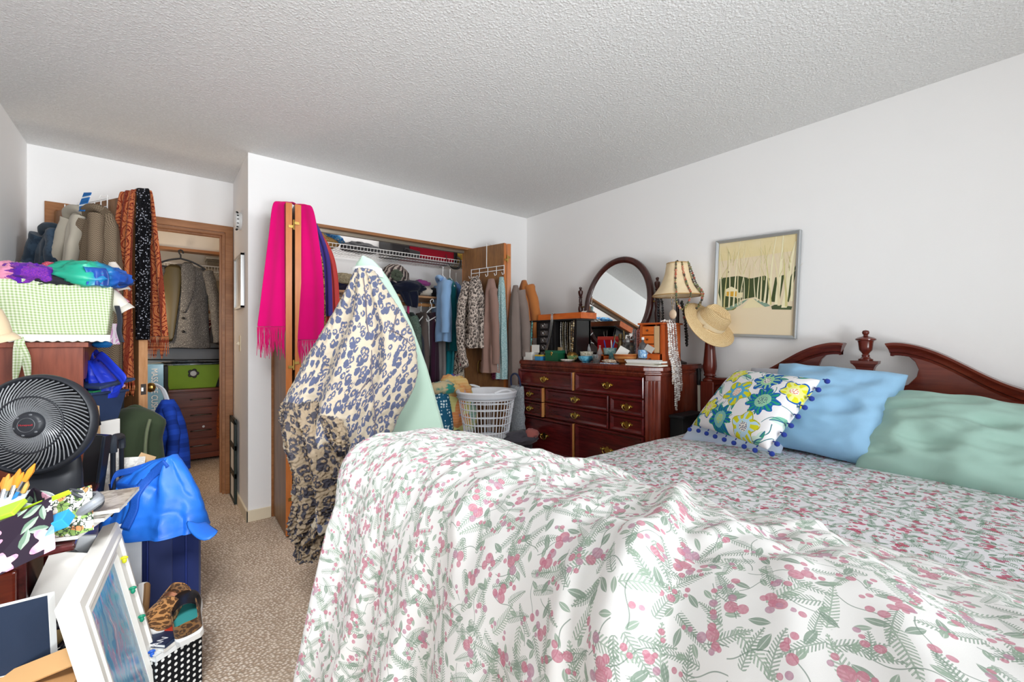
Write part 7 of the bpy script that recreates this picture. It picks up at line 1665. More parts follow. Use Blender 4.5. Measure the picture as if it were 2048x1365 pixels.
# ------------------------------------------------------------------ the fan
fc = at(80, 848, d=1.40); fa = (-Fv + Rv * .27 + Vector((0, 0, .10))).normalized()
fx = Vector((0, 0, 1)).cross(fa).normalized(); fy = fa.cross(fx); FR_ = Matrix((fx, fy, fa)).transposed()
fan = thing('fan', 'black round table fan with spiral grille on the low chest', 'fan', Vector((fc.x, fc.y, LZ)))
M_fan = plain('#24262b', .4); M_fang = plain('#6d6f72', .3, 0, .5)
m = MB(); m.lathe([(.142, .024), (.149, .030), (.156, .026), (.159, .012), (.155, -.006), (.128, -.034), (.09, -.055), (.05, -.066), (0, -.068), (0, -.06), (.045, -.056), (.08, -.048), (.118, -.028), (.140, .0), (.142, .024)], fc, 56, FR_); m.build('housing', M_fan, fan, smooth=50)
m = MB()
for k in range(60):
    a0 = 2 * PI * k / 60; pts = []
    for i in range(9):
        t = i / 8; r = lerp(.038, .143, t); a = a0 + .95 * (1 - t) ** 1.1; pts.append(fc + FR_ @ Vector((r * math.cos(a), r * math.sin(a), .040 - .016 * t + .010 * math.sin(PI * t))))
    m.tube(pts, .0021, 4, cap=False)
m.build('spiral_grille', M_fang, fan, smooth=60)
m = MB(); m.torus(fc + fa * .046, .088, .0024, 64, 6, FR_); m.build('grille_ring', M_fan, fan)
m = MB(); m.lathe([(0, .056), (.029, .055), (.037, .050), (.041, .042), (.039, .03), (0, .03)], fc, 40, FR_); hub = m.build('hub', M_fan, fan)
m = MB(); m.lathe([(.021, .0555), (.0217, .057), (.0224, .0555)], fc, 40, FR_); m.build('hub_ring', plain('#6b6d70', .4), hub)
for k in range(6): a = k * PI / 3 + .3; MB().ell(fc + FR_ @ Vector((.032 * math.cos(a), .032 * math.sin(a), .052)), (.005, .0035, .003), 5, FR_).build('dimple', plain('#5a5c60', .5), hub)
M4 = FR_.to_4x4(); M4.translation = fc + fa * .0572; text('Honeywell', .0082, M4, plain('#a03038', .5), fan, 'lettering', .0003)
m = MB()
for k in range(5):
    rows = []
    for i in range(7):
        t = i / 6; r = lerp(.03, .135, t); a = 2 * PI * k / 5 + .5 * t; w = lerp(.45, .62, math.sin(PI * t * .6)); rows.append([fc + FR_ @ Vector((r * math.cos(a + w * s), r * math.sin(a + w * s), -.03 + .025 * s)) for s in (-1, -.5, 0, .5, 1)])
    m.grid(rows)
m.build('fan_blades', plain('#17181b', .35), fan, solid=.002, smooth=60)
m = MB(); base = Vector((fc.x, fc.y, LZ)); f0 = Vector((fa.x, fa.y, 0)).normalized(); r0 = Vector((-f0.y, f0.x, 0))
def ft(a, b_, z): return base + r0 * a + f0 * b_ + Vector((0, 0, z))
rows = []
for z, w, d0, d1 in ((0, .12, -.10, .10), (.02, .12, -.10, .10), (.05, .10, -.085, .06), (.10, .09, -.075, .0), (.16, .08, -.07, -.02)):
    rows.append([ft(w * math.cos(a) * (1 if abs(math.cos(a)) < .9 else 1), lerp(d0, d1, .5 + .5 * math.sin(a)), z) for a in [2 * PI * j / 28 for j in range(29)]])
m.grid(rows); m.add(rows[0][:-1], [tuple(range(28))]); m.build('stand', M_fan, fan, smooth=60)
# ------------------------------------------------------------------ clutter on the low chest and in front of it
def card(label, name, cat, c, size, mat, R=None, bevel=0, group=None): return MB().box(c, size, R).build(name, mat, label=label, cat=cat, smooth=0, bevel=bevel, group=group)
pf = thing('portfolio', 'black leather portfolio standing upright right of the fan', 'portfolio', at(195, 1000, d=1.62))
pR = Matrix((Rv, Fv, Vector((0, 0, 1)))).transposed() @ rotm(0, .12, .25)
MB().box(at(186, 948, d=1.66), (.065, .03, .30), pR).build('cover', plain('#121318', .25, coat=.4), pf, smooth=0, bevel=.004); MB().box(at(203, 950, d=1.655), (.012, .04, .30), pR).build('spine', plain('#1f2530', .3, coat=.3), pf, smooth=0, bevel=.003)
m = MB(); rr = random.Random(3)
bwp = at(150, 968, d=1.40)
tz = LZ
for i, (c, a, lb) in enumerate((('#c9c2b6', .35, 'beige art magazine at the bottom of the pile before the fan'), ('#5a5248', .28, 'dark figure print magazine second in the pile before the fan'), ('#ddd7cc', .42, 'white drawing print magazine topmost before the fan'), ('#9a8f80', .5, 'grey brochure slipping off the magazine pile before the fan'))):
    o = thing('magazine', lb, 'magazine', Vector((-.27 + .02 * i, 1.78 + .012 * i, LZ + .004 + i * .012)), -CAM_A + a)
    MB().box((0, 0, .006), (.29, .21, .010)).build('pages', M_paper, o, local=True, smooth=0)
    MB().box((0, 0, .0115), (.292, .212, .001)).build('cover', glaze('magazine_print_%d' % i, c, ('#4a4238', '#b5a898', '#6d5d4c', '#c9c0b2')[i], 26, .3), o, local=True, smooth=0)
# brushes in a jar
jb = thing('brush_jar', 'jar holding paint brushes at the left edge before the fan', 'jar', at(8, 1030, d=1.10)); jc = at(-6, 1015, d=1.10); jc.z = LZ + .02
MB().lathe([(0, 0), (.042, 0), (.045, .01), (.045, .10), (.042, .10), (.042, .012), (0, .01)], jc, 24).build('jar_body', glaze('white_jar', '#d9d9d4', '#b9bcc0', 10), jb)
for i, (hx_, hy_, c1, c2, ln, lb) in enumerate(((70, 928, '#2f7fc4', '#d98a2a', .2, 'longest paint brush with blue handle and golden bristles'), (47, 945, '#d9dbd8', '#e0902c', .18, 'white handled paint brush with orange bristles left of the longest brush'), (40, 938, '#e9e6de', '#c77d28', .18, 'cream handled paint brush with ochre bristles'), (28, 952, '#8f6ad0', '#d89a48', .16, 'violet handled paint brush near the picture edge'), (18, 948, '#e6e8ea', '#c98a3a', .16, 'thin white paint brush near the picture edge'), (55, 960, '#e3e0d8', '#cfa055', .15, 'short pale paint brush in front of the others'), (8, 955, '#3c6fb0', '#c98030', .15, 'leftmost blue paint brush in the jar'))):
    tip = at(hx_, hy_, d=1.12); b0 = jc + Vector((rr.uniform(-.02, .02), rr.uniform(-.02, .02), .02)); o = thing('paint_brush', lb, 'paint brush', b0, 0, 'paint brushes in the jar'); dr3 = tip - b0
    MB().tube([b0, b0 + dr3 * .62], .0042, 7).build('handle', plain(c1, .3, coat=.3), o); MB().tube([b0 + dr3 * .62, b0 + dr3 * .76], .0052, 7).build('ferrule', metal('#c5c7c9', .25), o); MB().tube([b0 + dr3 * .76, b0 + dr3 * .9, tip], [.0056, .0075, .0015], 7).build('bristles', plain(c2, .7), o)
m = MB(); q = at(62, 1004, d=1.16); m.lathe([(0, 0), (.028, 0), (.036, .015), (.035, .045), (.032, .045), (.032, .015), (0, .006)], q + Vector((0, 0, -.03)), 24, rotm(.25, .3, 0)); m.build('frosted_cup', glaze('frosted_white', '#d3dbd6', '#c2cbc6', 8, .5), label='frosted pale cup lying in front of the paint brushes', cat='cup', smooth=50)
for i, (px, py, d, sz, c, lb, a) in enumerate(((92, 1003, 1.14, (.10, .004, .014), '#b6dd2e', 'lime green ruler edge beside the frosted cup', .5), (12, 1024, 1.05, (.06, .05, .012), '#a9d23a', 'lime green tray at the left edge above the floral box', .2), (122, 1042, 1.12, (.035, .04, .028), '#35a0dc', 'bright blue box against the leafy print', .3), (14, 1008, 1.10, (.07, .05, .008), '#dbe7ee', 'pale blue notebook leaning by the brushes', .4))):
    card(lb, ('ruler', 'lime_tray', 'small_box', 'notebook')[i], ('ruler', 'tray', 'box', 'notebook')[i], at(px, py, d=d), sz, plain(c, .4), Matrix((Rv, Fv, Vector((0, 0, 1)))).transposed() @ rotm(.4, -.35, a), .002)
m = MB(); q = at(172, 1005, d=1.22)
for k in range(5): m.torus(q + Vector((0, 0, k * .006)), .035 + .003 * (k % 2), .0045, 28, 6, rotm(.5, .35, k * .4))
m.build('coiled_cable', plain('#45484d', .5), label='coiled dark grey cable on top of the open mahogany door', cat='cable')
m = MB(); m.tube(spl([at(150, 1040, d=1.2), at(168, 1022, d=1.18), at(188, 1008, d=1.18), at(197, 1000, d=1.2), at(190, 992, d=1.24)], 7), .013, 9); m.build('grey_hose', plain('#93979c', .45), label='thick grey hose curved beside the coiled cable', cat='hose')
def leafy():
    b = NB('leafy_print'); uv = b.obj(); d, c, _ = b.vor(uv, 45, 1, dim='3D'); r = b.sep(c); n, _ = b.noise(uv, 60, 3); col = b.mix(r[0].gt(.6), H('#e8e4da'), H('#8fae62')); col = b.mix(r[1].gt(.75), col, H('#d98a5a')); col = b.mix((n - .5).abs().lt(.03), col, H('#3a4a3a')); return b.done(col, .5)
card('leafy green print sheet standing behind the dark floral box', 'print_sheet', 'print', at(133, 1030, d=1.17), (.12, .003, .12), leafy(), Matrix((Rv, Fv, Vector((0, 0, 1)))).transposed() @ rotm(-.35, -.25, .25))
# dark floral box
def dkfloral():
    b = NB('dark_floral_board'); x, y, z = b.sep(b.uv()); n, nc = b.noise(b.uv(), 30, 3); wx, wy, _ = b.sep(nc); x = x + (wx - .5) * .012; y = y + (wy - .5) * .012; h, _ = b.noise(b.uv(), 90, 3, .7)
    col = H('#2a1f2e')
    def petal(col, cx, cy, R, k, c1, c2):
        u, v = x - cx, y - cy; r = (u * u + v * v).sqrt(); a = b.m('ARCTAN2', v, u); p = R * (.78 + .22 * (a * k).sin()); return b.mix(r.lt(p), col, b.mix((r * (60 / (R * 20)) + h).sin().abs(), H(c1), H(c2)))
    def leaf(col, cx, cy, L, W, ang, c1, c2):
        u, v = x - cx, y - cy; ca, sa = math.cos(ang), math.sin(ang); p = u * ca + v * sa; q = v * ca - u * sa; e = p * (1 / L); return b.mix(q.abs().lt((1.0 - e * e) * W) * p.abs().lt(L), col, b.mix(q.gt(0.0), H(c1), H(c2)))
    for cx, cy, L, W, an in ((.09, .135, .022, .009, .9), (.105, .115, .02, .008, .3), (.10, .085, .022, .009, .7), (.115, .065, .02, .008, -.2), (.09, .055, .022, .008, 1.2), (.125, .10, .018, .006, 1.5)): col = leaf(col, cx, cy, L, W, an, '#9fb39f', '#6f8a76')
    for cx, cy, R in ((.145, .12, .010), (.158, .11, .008), (.15, .132, .008), (.165, .125, .007), (.137, .105, .007)): col = petal(col, cx, cy, R, 5, '#e4dfdc', '#cfc6c6')
    for cx, cy, R, k in ((.012, .125, .05, 7), (.02, .07, .035, 6), (.14, .03, .045, 6), (.18, .035, .03, 5), (.05, .02, .028, 5)): col = petal(col, cx, cy, R, k, '#d98fae', '#f0c3d4')
    col = leaf(col, .15, .055, .03, .012, .5, '#8fb3c0', '#7aa0b2'); return b.done(col, .5, 0, .3)
fb = thing('floral_box', 'dark storage box printed with pink flowers at the left edge', 'box', at(40, 1140, d=1.03))
P0, P1, P2, P3 = at(-60, 1178, d=.97), at(110, 1098, d=1.10), at(102, 995, d=1.10), at(-60, 1075, d=.97)
bk3 = (Fv * .5 - Rv * .86).normalized() * .14
m = MB()
us = [(0, 0), ((P1 - P0).length, 0), ((P1 - P0).length, (P2 - P1).length), (0, (P3 - P0).length)]
m.add([P0, P1, P2, P3], [(0, 1, 2, 3)], us); m.add([P1, P1 + bk3, P2 + bk3, P2], [(0, 1, 2, 3)], [(0, 0), (.1, 0), (.1, .1), (0, .1)]); m.add([P0, P3, P3 + bk3, P0 + bk3], [(0, 1, 2, 3)], us); m.add([P0, P0 + bk3, P1 + bk3, P1], [(0, 1, 2, 3)], us); m.add([P0 + bk3, P3 + bk3, P2 + bk3, P1 + bk3], [(0, 1, 2, 3)], us)
m.build('box_body', dkfloral(), fb, smooth=0, solid=.003)
# under the box: open cabinet front, papers, drum, navy board, cardboard
m = MB(); q = at(118, 1180, d=1.16); card('white sheet of paper leaning inside the open mahogany door', 'paper_sheet', 'paper', q, (.10, .003, .20), M_paper, Matrix((Rv, Fv, Vector((0, 0, 1)))).transposed() @ rotm(.1, .35, .6))
card('white cardboard slab leaning beside the grey cloth roll', 'board', 'board', at(120, 1165, d=1.24), (.09, .01, .26), plain('#dfe3e6', .6), Matrix((Rv, Fv, Vector((0, 0, 1)))).transposed() @ rotm(.05, .25, .7))
m = MB(); crumple(m, at(143, 1170, d=1.24), (.035, .05, .09), 81, .2, 2, 14); m.build('grey_cloth_roll', fabric('#6d6d70'), label='grey cloth roll squeezed behind the white picture frame', cat='clothing', smooth=70)
dm = thing('cable_drum', 'glossy black round drum left of the white picture frame', 'drum', at(118, 1330, d=1.02)); DMc = at(108, 1278, d=1.10)
dR = Matrix.Rotation(-.5, 3, 'Z') @ rotm(.6, 0, 0); cR_d = rotm(0, 0, -.5)
m = MB(); m.lathe([(0, -.05), (.052, -.05), (.055, -.04), (.055, .0), (.05, .008), (.044, .01), (.04, .0), (.03, -.004), (.02, -.003), (0, -.003)], DMc, 40, dR); MB().box(Vector((DMc.x, DMc.y, (DMc.z - .055) / 2)), (.09, .09, DMc.z - .055), cR_d).build('dark_carton', plain('#1d2233', .6), label='dark navy carton standing under the glossy black drum', cat='box', smooth=0, bevel=.002); m.build('drum_body', plain('#0f1018', .15, coat=.5), dm, smooth=40)
m = MB(); m.lathe([(0, .002), (.02, .002), (.022, -.002), (.02, -.004)], DMc, 24, dR); m.build('drum_label', plain('#6d5a3a', .4), dm)
nb_ = thing('navy_board', 'dark navy board with worn white edge at the lower left', 'board', at(45, 1330, d=.95)); 
NP = [at(-70, 1372, d=.90), at(104, 1330, d=1.0), at(97, 1190, d=1.0), at(-70, 1232, d=.90)]; nk = (Fv).normalized() * .012
m = MB(); m.add(NP, [(0, 1, 2, 3)]); m.add([p + nk for p in NP], [(3, 2, 1, 0)]); m.build('navy_face', fabric('#222d40', .12), nb_, smooth=0)
m = MB(); 
for a, b_ in ((0, 1), (1, 2), (2, 3), (3, 0)): m.add([NP[a] - nk * .12, NP[b_] - nk * .12, NP[b_] + nk, NP[a] + nk], [(0, 1, 2, 3)])
m.build('worn_edge', plain('#d6d8d6', .7), nb_, smooth=0, solid=.003)
cbx = thing('cardboard_box', 'open brown cardboard box at the bottom left corner', 'box', at(60, 1400, d=.98)); cR = Matrix((Rv, Fv, Vector((0, 0, 1)))).transposed()
cq = at(52, 1392, d=.93); ct = cq.z + .015; MB().box(Vector((cq.x, cq.y, ct / 2)), (.17, .10, ct), cR @ rotm(0, 0, .4)).build('box_body', plain('#b98a58', .8), cbx, smooth=0); MB().box(at(64, 1345, d=.95), (.15, .05, .004), cR @ rotm(.5, -.25, .4)).build('flap', plain('#c49a68', .8), cbx, smooth=0)
wbx = thing('white_carton', 'white carton corner between the cardboard box and the white frame', 'box', at(140, 1400, d=1.02)); wq = at(136, 1400, d=1.06); wt = wq.z + .11; MB().box(Vector((wq.x, wq.y, wt / 2)), (.07, .09, wt), cR @ rotm(0, 0, .5)).build('carton', plain('#d8d5cb', .7), wbx, smooth=0, bevel=.002)
# ------------------------------------------------------------------ white framed painting leaning on the pile
Ta = at(222, 1048, d=1.365); Tb = at(134, 1212, Z=Ta.z); Bd = Vector((.125, .02, -.585)); 
fru = (Tb - Ta); FLn = fru.length; fru.normalize(); frv = (Bd - fru * Bd.dot(fru)); FH = frv.length; frv.normalize(); frn = fru.cross(frv); frn = frn if frn.x > 0 else -frn
wp = thing('framed_painting', 'blue pour painting in a wide white frame leaning on the pile', 'painting', Ta + fru * FLn / 2 + frv * FH)
def fp(a, b_, d): return Ta + fru * a + frv * b_ + frn * d
m = MB(); W_ = .085
LO = [[(0, 0), (FLn, 0), (FLn, FH), (0, FH)]]
def fl_(i, d): return [fp(i, i, d), fp(FLn - i, i, d), fp(FLn - i, FH - i, d), fp(i, FH - i, d), fp(i, i, d)]
m.grid([fl_(0, -.02), fl_(0, .012), fl_(.006, .018), fl_(.03, .018), fl_(.034, .022), fl_(.042, .022), fl_(.047, .014), fl_(.07, .008), fl_(.075, .010), fl_(W_, .0), fl_(W_, -.01)]); m.build('white_frame', plain('#e9e6df', .45), wp, smooth=15)
def pour():
    b = NB('blue_pour_paint'); o = b.uv(); n, nc = b.noise(o, 6, 3, .55); x, y, z = b.sep(o); wx, wy, _ = b.sep(nc)
    v = b.comb((x + (wx - .5) * .15) * 9.0, (y + (wy - .5) * .2) * 1.4, 0); f, _ = b.noise(v, 3.2, 6, .72); g, _ = b.noise(v, 7, 4, .7)
    col = b.mix(f.ss(.30, .42), H('#1c4fb0'), H('#3fa6dc')); col = b.mix(f.ss(.44, .5), col, H('#7cc4e6')); col = b.mix(f.ss(.52, .56), col, H('#b59ad0')); col = b.mix(f.ss(.58, .62), col, H('#e3e4ec')); col = b.mix(f.gt(.66), col, H('#2a64c8')); col = b.mix(g.gt(.66) * .8, col, H('#c9568a')); col = b.mix(g.lt(.33) * .7, col, H('#f0f2f4')); return b.done(col, .3, 0, .5, bump=g, bs=.3, bd=.003, coat=.3)
m = MB(); i_ = W_ - .002; m.grid([[fp(lerp(i_, FLn - i_, a / 8), lerp(i_, FH - i_, b_ / 8), -.004) for a in range(9)] for b_ in range(9)]); m.build('canvas', pour(), wp, solid=.004)
for i, (a, b_, c) in enumerate(((.06, .10, '#c9c92a'), (.065, .20, '#1f8a6a'), (.06, .30, '#1f8a6a'), (.065, .42, '#2a5fc0'), (FLn - .075, .30, '#1f8a6a'))):
    m = MB(); m.ell(fp(a, b_, .018), (.010, .004, .006), 6); m.ell(fp(a + .006, b_ + .007, .018), (.006, .004, .008), 6); m.build('paint_drop', plain(c, .3), wp)
# ------------------------------------------------------------------ suitcase, blue bag, shoes
sq = Vector((.02, 2.03, 0)); sR = Matrix.Rotation(-.33, 3, 'Z')
s0, s1 = at(258, 1050, d=1.72), at(402, 1075, d=1.86); SH_ = s0.z + .02
su = (s1 - s0); su.z = 0; SL_ = su.length; su.normalize(); sn_ = Vector((-su.y, su.x, 0)); s0.z = 0
sc2 = thing('suitcase', 'navy blue upright suitcase under the bright blue bag', 'suitcase', s0 + su * SL_ / 2)
sM = Matrix((su, sn_, Vector((0, 0, 1)))).transposed(); M_nvy = fabric('#2b3669', .12, sc=700)
MB().box(s0 + su * SL_ / 2 + sn_ * .12 + Vector((0, 0, SH_ / 2 + .02)), (SL_, .22, SH_ - .02), sM).build('body', M_nvy, sc2, smooth=0, bevel=.025)
MB().box(s0 + su * SL_ * .42 + sn_ * .006 + Vector((0, 0, SH_ / 2 + .02)), (.075, .008, SH_ - .07), sM).build('front_panel', fabric('#3a4472', .12), sc2, smooth=0, bevel=.002)
for k in (.24, .78): m = MB(); m.tube([s0 + su * SL_ * k + sn_ * .006 + Vector((0, 0, .05)), s0 + su * SL_ * k + sn_ * .006 + Vector((0, 0, SH_ - .03))], .004, 6); m.build('piping', plain('#2a3a80', .5), sc2)
MB().ell(s0 + su * SL_ * .44 + sn_ * .0 + Vector((0, 0, SH_ - .05)), (.006, .006, .006), 6).build('rivet', M_steel, sc2)
m = MB(); h0, h1 = at(226, 885, d=1.70), at(243, 880, d=1.82)
for h in (h0, h1): m.tube([Vector((h.x, h.y, SH_ - .05)), h], .0085, 8)
m.build('telescopic_handle', plain('#20242c', .3), sc2)
m = MB(); hm = (h0 + h1) / 2 + Vector((0, 0, .015)); m.tube(spl([h0 + Vector((0, 0, -.04)), h0 + Vector((0, 0, .0)), h0.lerp(h1, .15) + Vector((0, 0, .016)), h0.lerp(h1, .85) + Vector((0, 0, .016)), h1, h1 + Vector((0, 0, -.035))], 4), .0135, 9); m.build('handle_grip', plain('#2e333b', .4), sc2)
for k in (.1, .9): MB().lathe([(0, -.01), (.02, -.01), (.02, .01), (0, .01)], s0 + su * SL_ * k + sn_ * .03 + Vector((0, 0, .02)), 14, sM @ rotm(0, PI / 2, 0)).build('wheel', M_black, sc2)
card('white board standing left of the navy suitcase behind the white frame', 'white_board', 'board', Vector((at(258, 1140, d=1.66).x, at(258, 1140, d=1.66).y, .25)), (.075, .01, .50), plain('#d9dde3', .6), sM, .002)
bb = thing('insulated_bag', 'bright blue nylon carrier bag slumped over the navy suitcase', 'bag', s0 + su * SL_ / 2 + Vector((0, 0, SH_)))
M_bb = NB('bright_blue_nylon'); n_1, _ = M_bb.noise(M_bb.obj(), 7, 3, .6); n_2, _ = M_bb.noise(M_bb.obj(), 500, 1); M_bbm = M_bb.done(M_bb.mix(n_1, H('#1f62cc'), H('#2f80e6')), .38, 0, .45, bump=n_1 + n_2 * .05, bs=.35, bd=.02)
BS = [(912, 342, 348), (922, 300, 360), (940, 262, 372), (962, 236, 384), (985, 224, 394), (1010, 216, 402), (1030, 213, 407), (1048, 215, 410), (1058, 218, 412)]
rws = coat_rows(BS, 1.76, lambda t: lerp(.03, .13, t), .016, 3.0, ncol=72, step=6, ampk=1.0); m = MB(); m.grid(rws).build('bag_body', M_bbm, bb, smooth=60, sub=1)
TP = [[at(a, b_, d=c) for a, b_, c in r] for r in (((370, 1035, 1.66), (395, 1050, 1.67), (412, 1040, 1.72)), ((372, 1058, 1.64), (400, 1065, 1.65), (422, 1052, 1.70)), ((385, 1072, 1.63), (412, 1076, 1.63), (437, 1060, 1.68)), ((398, 1082, 1.62), (420, 1084, 1.62), (438, 1062, 1.66)))]
m = MB(); m.grid(TP).build('corner_flap', M_bbm, bb, solid=.01, smooth=60, sub=1)
M_web = NB('blue_webbing'); n_2, _ = M_web.noise(M_web.obj(), 300, 1); M_webm = M_web.done(M_web.mix(n_2, H('#16479e'), H('#2059b8')), .6, 0, .3, bump=n_2, bs=.4, bd=.002)
def bs_(a, b_):  # nearest front point of the bag to a picture point
    best, bp = 1e9, None
    for r in rws[1:-1]:
        for j in range(2, 35):
            p = r[j]; d = p.x * _s + p.y * _c; x = 1024 + FPX * (p.x * _c - p.y * _s) / d; y = 682.5 - FPX * (p.z - CAM_H) / d; e = (x - a) ** 2 + (y - b_) ** 2
            if e < best: best, bp = e, p
    return bp - Fv * .008
for i, pts in enumerate(([(256, 1057), (268, 1020), (276, 985), (300, 955), (335, 925)], [(222, 975), (245, 972), (270, 975), (283, 972)])):
    m = MB(); pth = spl([bs_(a, b_) for a, b_ in pts], 6); wdv = [((pth[min(k + 1, len(pth) - 1)] - pth[max(k - 1, 0)]).cross(Fv)).normalized() for k in range(len(pth))]; strip(m, pth, .034 if i == 0 else .03, wdv, -Fv, 4, 1, .0008); m.build('webbing_strap', M_webm, bb, solid=.003, smooth=60)
m = MB(); strip(m, spl([at(222, 972, d=1.68), at(232, 950, d=1.70), at(262, 942, d=1.72), at(300, 930, d=1.75)], 6), .026, Vector((0, 0, 1)), -Fv, 4, 1, .001); m.build('carry_loop', M_webm, bb, solid=.003, smooth=60)
card('white paper with printing behind the blue bag', 'paper_sheet', 'paper', at(240, 940, d=1.86), (.16, .004, .10), glaze('printed_paper', '#e6e2da', '#c9c5bf', 50, .6), sM @ rotm(-.4, .1, .1))
card('kraft envelope corner behind the blue bag', 'envelope', 'envelope', at(288, 925, d=1.95), (.06, .004, .07), M_card, sM @ rotm(-.3, .5, 0))
# polka dot box with books and shoes
pk0 = Vector((.075, 1.55, 0)); pbx = thing('polka_dot_box', 'black box with white dots on the carpet under the shoes', 'box', pk0)
M_pd = dots('black_polka_dot', '#17181b', '#e9e9e6', 50, .26)
pq = [at(308, 1365, Z=.03), at(404, 1330, Z=.03)]
c0, c1 = Vector((-.0, 1.44, 0)), Vector((.125, 1.735, 0)); pu_ = (c1 - c0).normalized(); pn_ = Vector((-pu_.y, pu_.x, 0)); pM = Matrix((pu_, pn_, Vector((0, 0, 1)))).transposed(); pL = (c1 - c0).length
c0, c1 = at(312, 1345, d=1.36), at(404, 1290, d=1.50); c0.z = c1.z = 0; pu_ = (c1 - c0); pL = pu_.length; pu_.normalize(); pn_ = Vector((-pu_.y, pu_.x, 0)); pM = Matrix((pu_, pn_, Vector((0, 0, 1)))).transposed()
PBZ = .185
m = MB(); cc_ = c0 + pu_ * pL / 2 + pn_ * .09
for sgn in (0, 1, 2, 3):
    a = [(0, 0), (pL, 0), (pL, .18), (0, .18)]; p, q = a[sgn], a[(sgn + 1) % 4]; A, B = c0 + pu_ * p[0] + pn_ * p[1], c0 + pu_ * q[0] + pn_ * q[1]; L = (B - A).length; m.add([A, B, B + Vector((0, 0, PBZ)), A + Vector((0, 0, PBZ))], [(0, 1, 2, 3)], [(0, 0), (L, 0), (L, PBZ), (0, PBZ)])
m.add([c0 + Vector((0, 0, PBZ)), c0 + pu_ * pL + Vector((0, 0, PBZ)), c0 + pu_ * pL + pn_ * .18 + Vector((0, 0, PBZ)), c0 + pn_ * .18 + Vector((0, 0, PBZ))], [(0, 1, 2, 3)], [(0, 0), (pL, 0), (pL, .18), (0, .18)]); m.build('box_body', M_pd, pbx, smooth=0)
z = PBZ + .001
for i, (c, th, lb) in enumerate((('#e2e3e2', .02, 'thick white catalogue on the dotted box'), ('#d6d2cb', .012, 'grey paperback on the white catalogue under the shoes'), ('#1f2d4a', .012, 'navy book with white lettering topmost under the shoes'))):
    o = thing('book', lb, 'book', c0 + pu_ * pL * (.5 - .12 * (i == 2)) + pn_ * (.08) + Vector((0, 0, z)), math.atan2(pu_.y, pu_.x) + .1 * i)
    MB().box((0, 0, th / 2), (pL * (1 - .15 * i) * .96, .155, th * .76)).build('pages', M_paper, o, local=True, smooth=0)
    m = MB(); m.box((0, 0, th * .94), (pL * (1 - .15 * i), .16, th * .12)); m.box((0, 0, th * .06), (pL * (1 - .15 * i), .16, th * .12)); m.box((0, -.0795, th / 2), (pL * (1 - .15 * i), .002, th)); m.build('cover', plain(c, .4), o, local=True, smooth=0)
    if i == 2:
        Mx = Matrix.Translation((-.04, -.05, th * 1.003)); t_ = text('AN', .032, Mx, plain('#e9e9ec', .5), None, 'lettering', .0003); t_.parent = o
    z += th
card('orange red leaflet lying between the two shoes', 'leaflet', 'leaflet', c0 + pu_ * pL * .62 + pn_ * .07 + Vector((0, 0, z + .002)), (.05, .09, .003), plain('#c8442e', .4), pM @ rotm(0, 0, .3))
M_sole = plain('#e6e3de', .6); M_shl = leopard('shoe_leopard_suede', '#b98552', '#3a2416', '#5a3a22', 62, False, '#a87442')
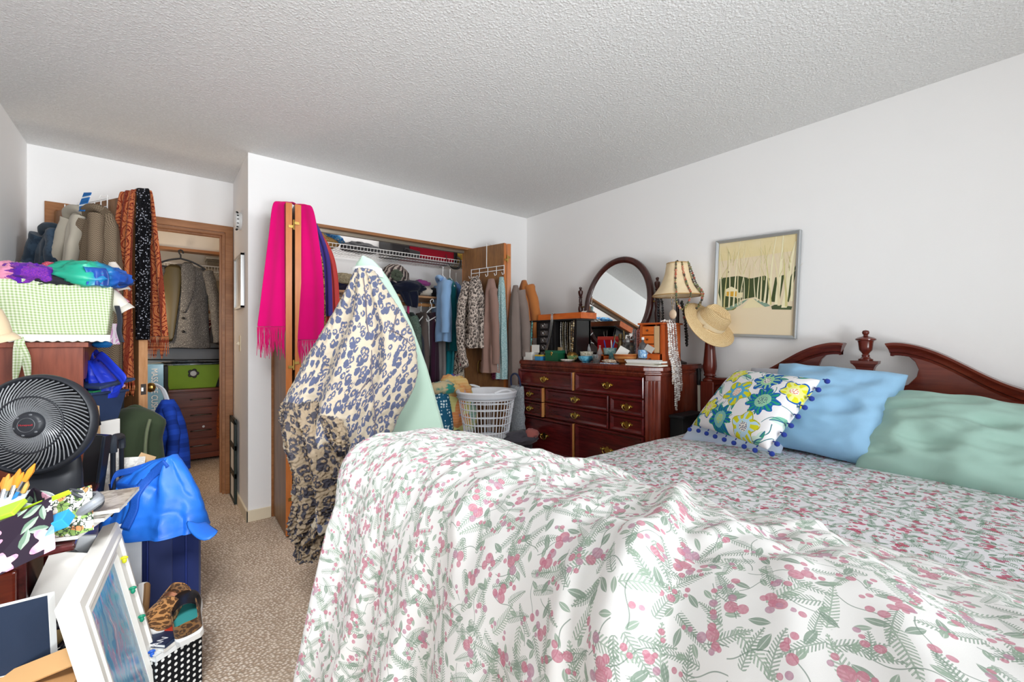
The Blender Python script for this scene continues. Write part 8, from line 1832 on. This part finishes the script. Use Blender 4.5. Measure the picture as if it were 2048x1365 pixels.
def shoe(label, heel, toe, side, upper, insole, toecap=None, flip=1, W=.047):
    """a slip-on from heel to toe; side points out of the sole's underside"""
    heel, toe = Vector(heel), Vector(toe); f = (toe - heel); L = f.length; f.normalize(); dn_ = Vector(side); dn_ = (dn_ - f * dn_.dot(f)).normalized(); w = f.cross(dn_)
    t = thing('slip_on_shoe', label, 'shoe', (heel + toe) / 2)
    def wid(s): return interp([(0, .55), (.06, .78), (.2, .80), (.45, .82), (.7, 1.0), (.85, .92), (.95, .62), (1, .25)], s) * W
    def ring(s, z0): return [heel + f * (s * L) + w * (q * wid(s)) for q in (1, -1)]
    m = MB(); rows = []
    N = 24
    out = [heel + f * (L * (.5 - .5 * math.cos(PI * i / N))) + w * wid(.5 - .5 * math.cos(PI * i / N)) for i in range(N + 1)]; inn = [heel + f * (L * (.5 - .5 * math.cos(PI * i / N))) - w * wid(.5 - .5 * math.cos(PI * i / N)) for i in range(N + 1)][::-1]
    loop = out + inn[1:-1]; ctr = sum(loop, Vector()) / len(loop)
    lay = lambda k, d: [ctr + (p - ctr) * k + dn_ * d for p in loop] + [ctr + (loop[0] - ctr) * k + dn_ * d]
    m.grid([lay(.02, .0), lay(.94, .0), lay(1.03, -.004), lay(1.04, -.026), lay(1.0, -.030), lay(.5, -.030)]); m.build('sole', M_sole, t, smooth=40)
    m = MB(); rows = []
    for i in range(17):
        s = .42 + .58 * i / 16; h = interp([(.42, .062), (.55, .058), (.75, .048), (.9, .036), (.97, .022), (1, .006)], s); ww = wid(min(s, .995)); rows.append([heel + f * (s * L * .99) + w * (ww * math.cos(a)) - dn_ * (.026 + h * math.sin(a) ** .8 if math.sin(a) > 0 else .026) for a in [PI * j / 16 for j in range(17)]])
    m.grid(rows).build('vamp', upper, t, solid=.003, smooth=60, sub=1)
    m = MB(); rows = []
    K = 30
    for z_ in (0, .4, .8, 1):
        r = []
        for j in range(K + 1):
            a = -1 + 2 * j / K; s = .46 * (1 - math.cos(PI * abs(a) / 2) ** .75) if 0 else .46 * abs(a) ** 1.7; sg = 1 if a > 0 else -1; ww = wid(s) * (1.0 if abs(a) > .25 else math.sin(abs(a) / .25 * PI / 2)); hh = .062 - .012 * math.sin(PI * abs(a)); r.append(heel + f * (s * L + .004) + w * (sg * ww * (1 - .12 * z_)) - dn_ * (.026 + hh * z_))
        rows.append(r)
    m.grid(rows).build('heel_counter', toecap or upper, t, solid=.004, smooth=60, sub=1)
    m = MB(); m.add([p for p in lay(.9, -.032)[:-1]], [tuple(range(len(loop)))]); m.build('insole', plain(insole, .6), t, smooth=0)
    return t
sz = z + .012
H1, T1 = at(352, 1195, d=1.56), at(296, 1280, d=1.42); H1.z += .0; shoe('leopard slip-on shoe with white sole lying on its side against the suitcase', at(350, 1196, d=1.56), at(296, 1272, d=1.43), (-.3, .55, -.75), M_shl, '#c98a6a')
shoe('brown and black slip-on shoe with teal insole, heel towards the camera', at(382, 1286, d=1.43), at(370, 1202, d=1.57), (.15, .45, -.85), plain('#18191d', .4), '#3f9a98', leopard('shoe_brown_patent', '#8a6238', '#2a1a10', '#4a2f1c', 50, False, '#7a5228'))
sn3 = thing('sandal', 'white cork soled sandal standing on edge left of the leopard shoe', 'shoe', at(278, 1230, d=1.6)); m = MB(); a, b_ = at(286, 1172, d=1.6), at(274, 1262, d=1.52); m.tube(spl([a, a.lerp(b_, .5) + Rv * .006, b_], 5), [.02] * 11, 10, ry=.035); m.build('sole', M_sole, sn3); m = MB(); a2, b2_ = a + Rv * .014, b_ + Rv * .014; m.tube(spl([a2, a2.lerp(b2_, .5) + Rv * .005, b2_], 5), [.011] * 11, 8, ry=.036); m.build('cork_footbed', plain('#a87f55', .8), sn3)
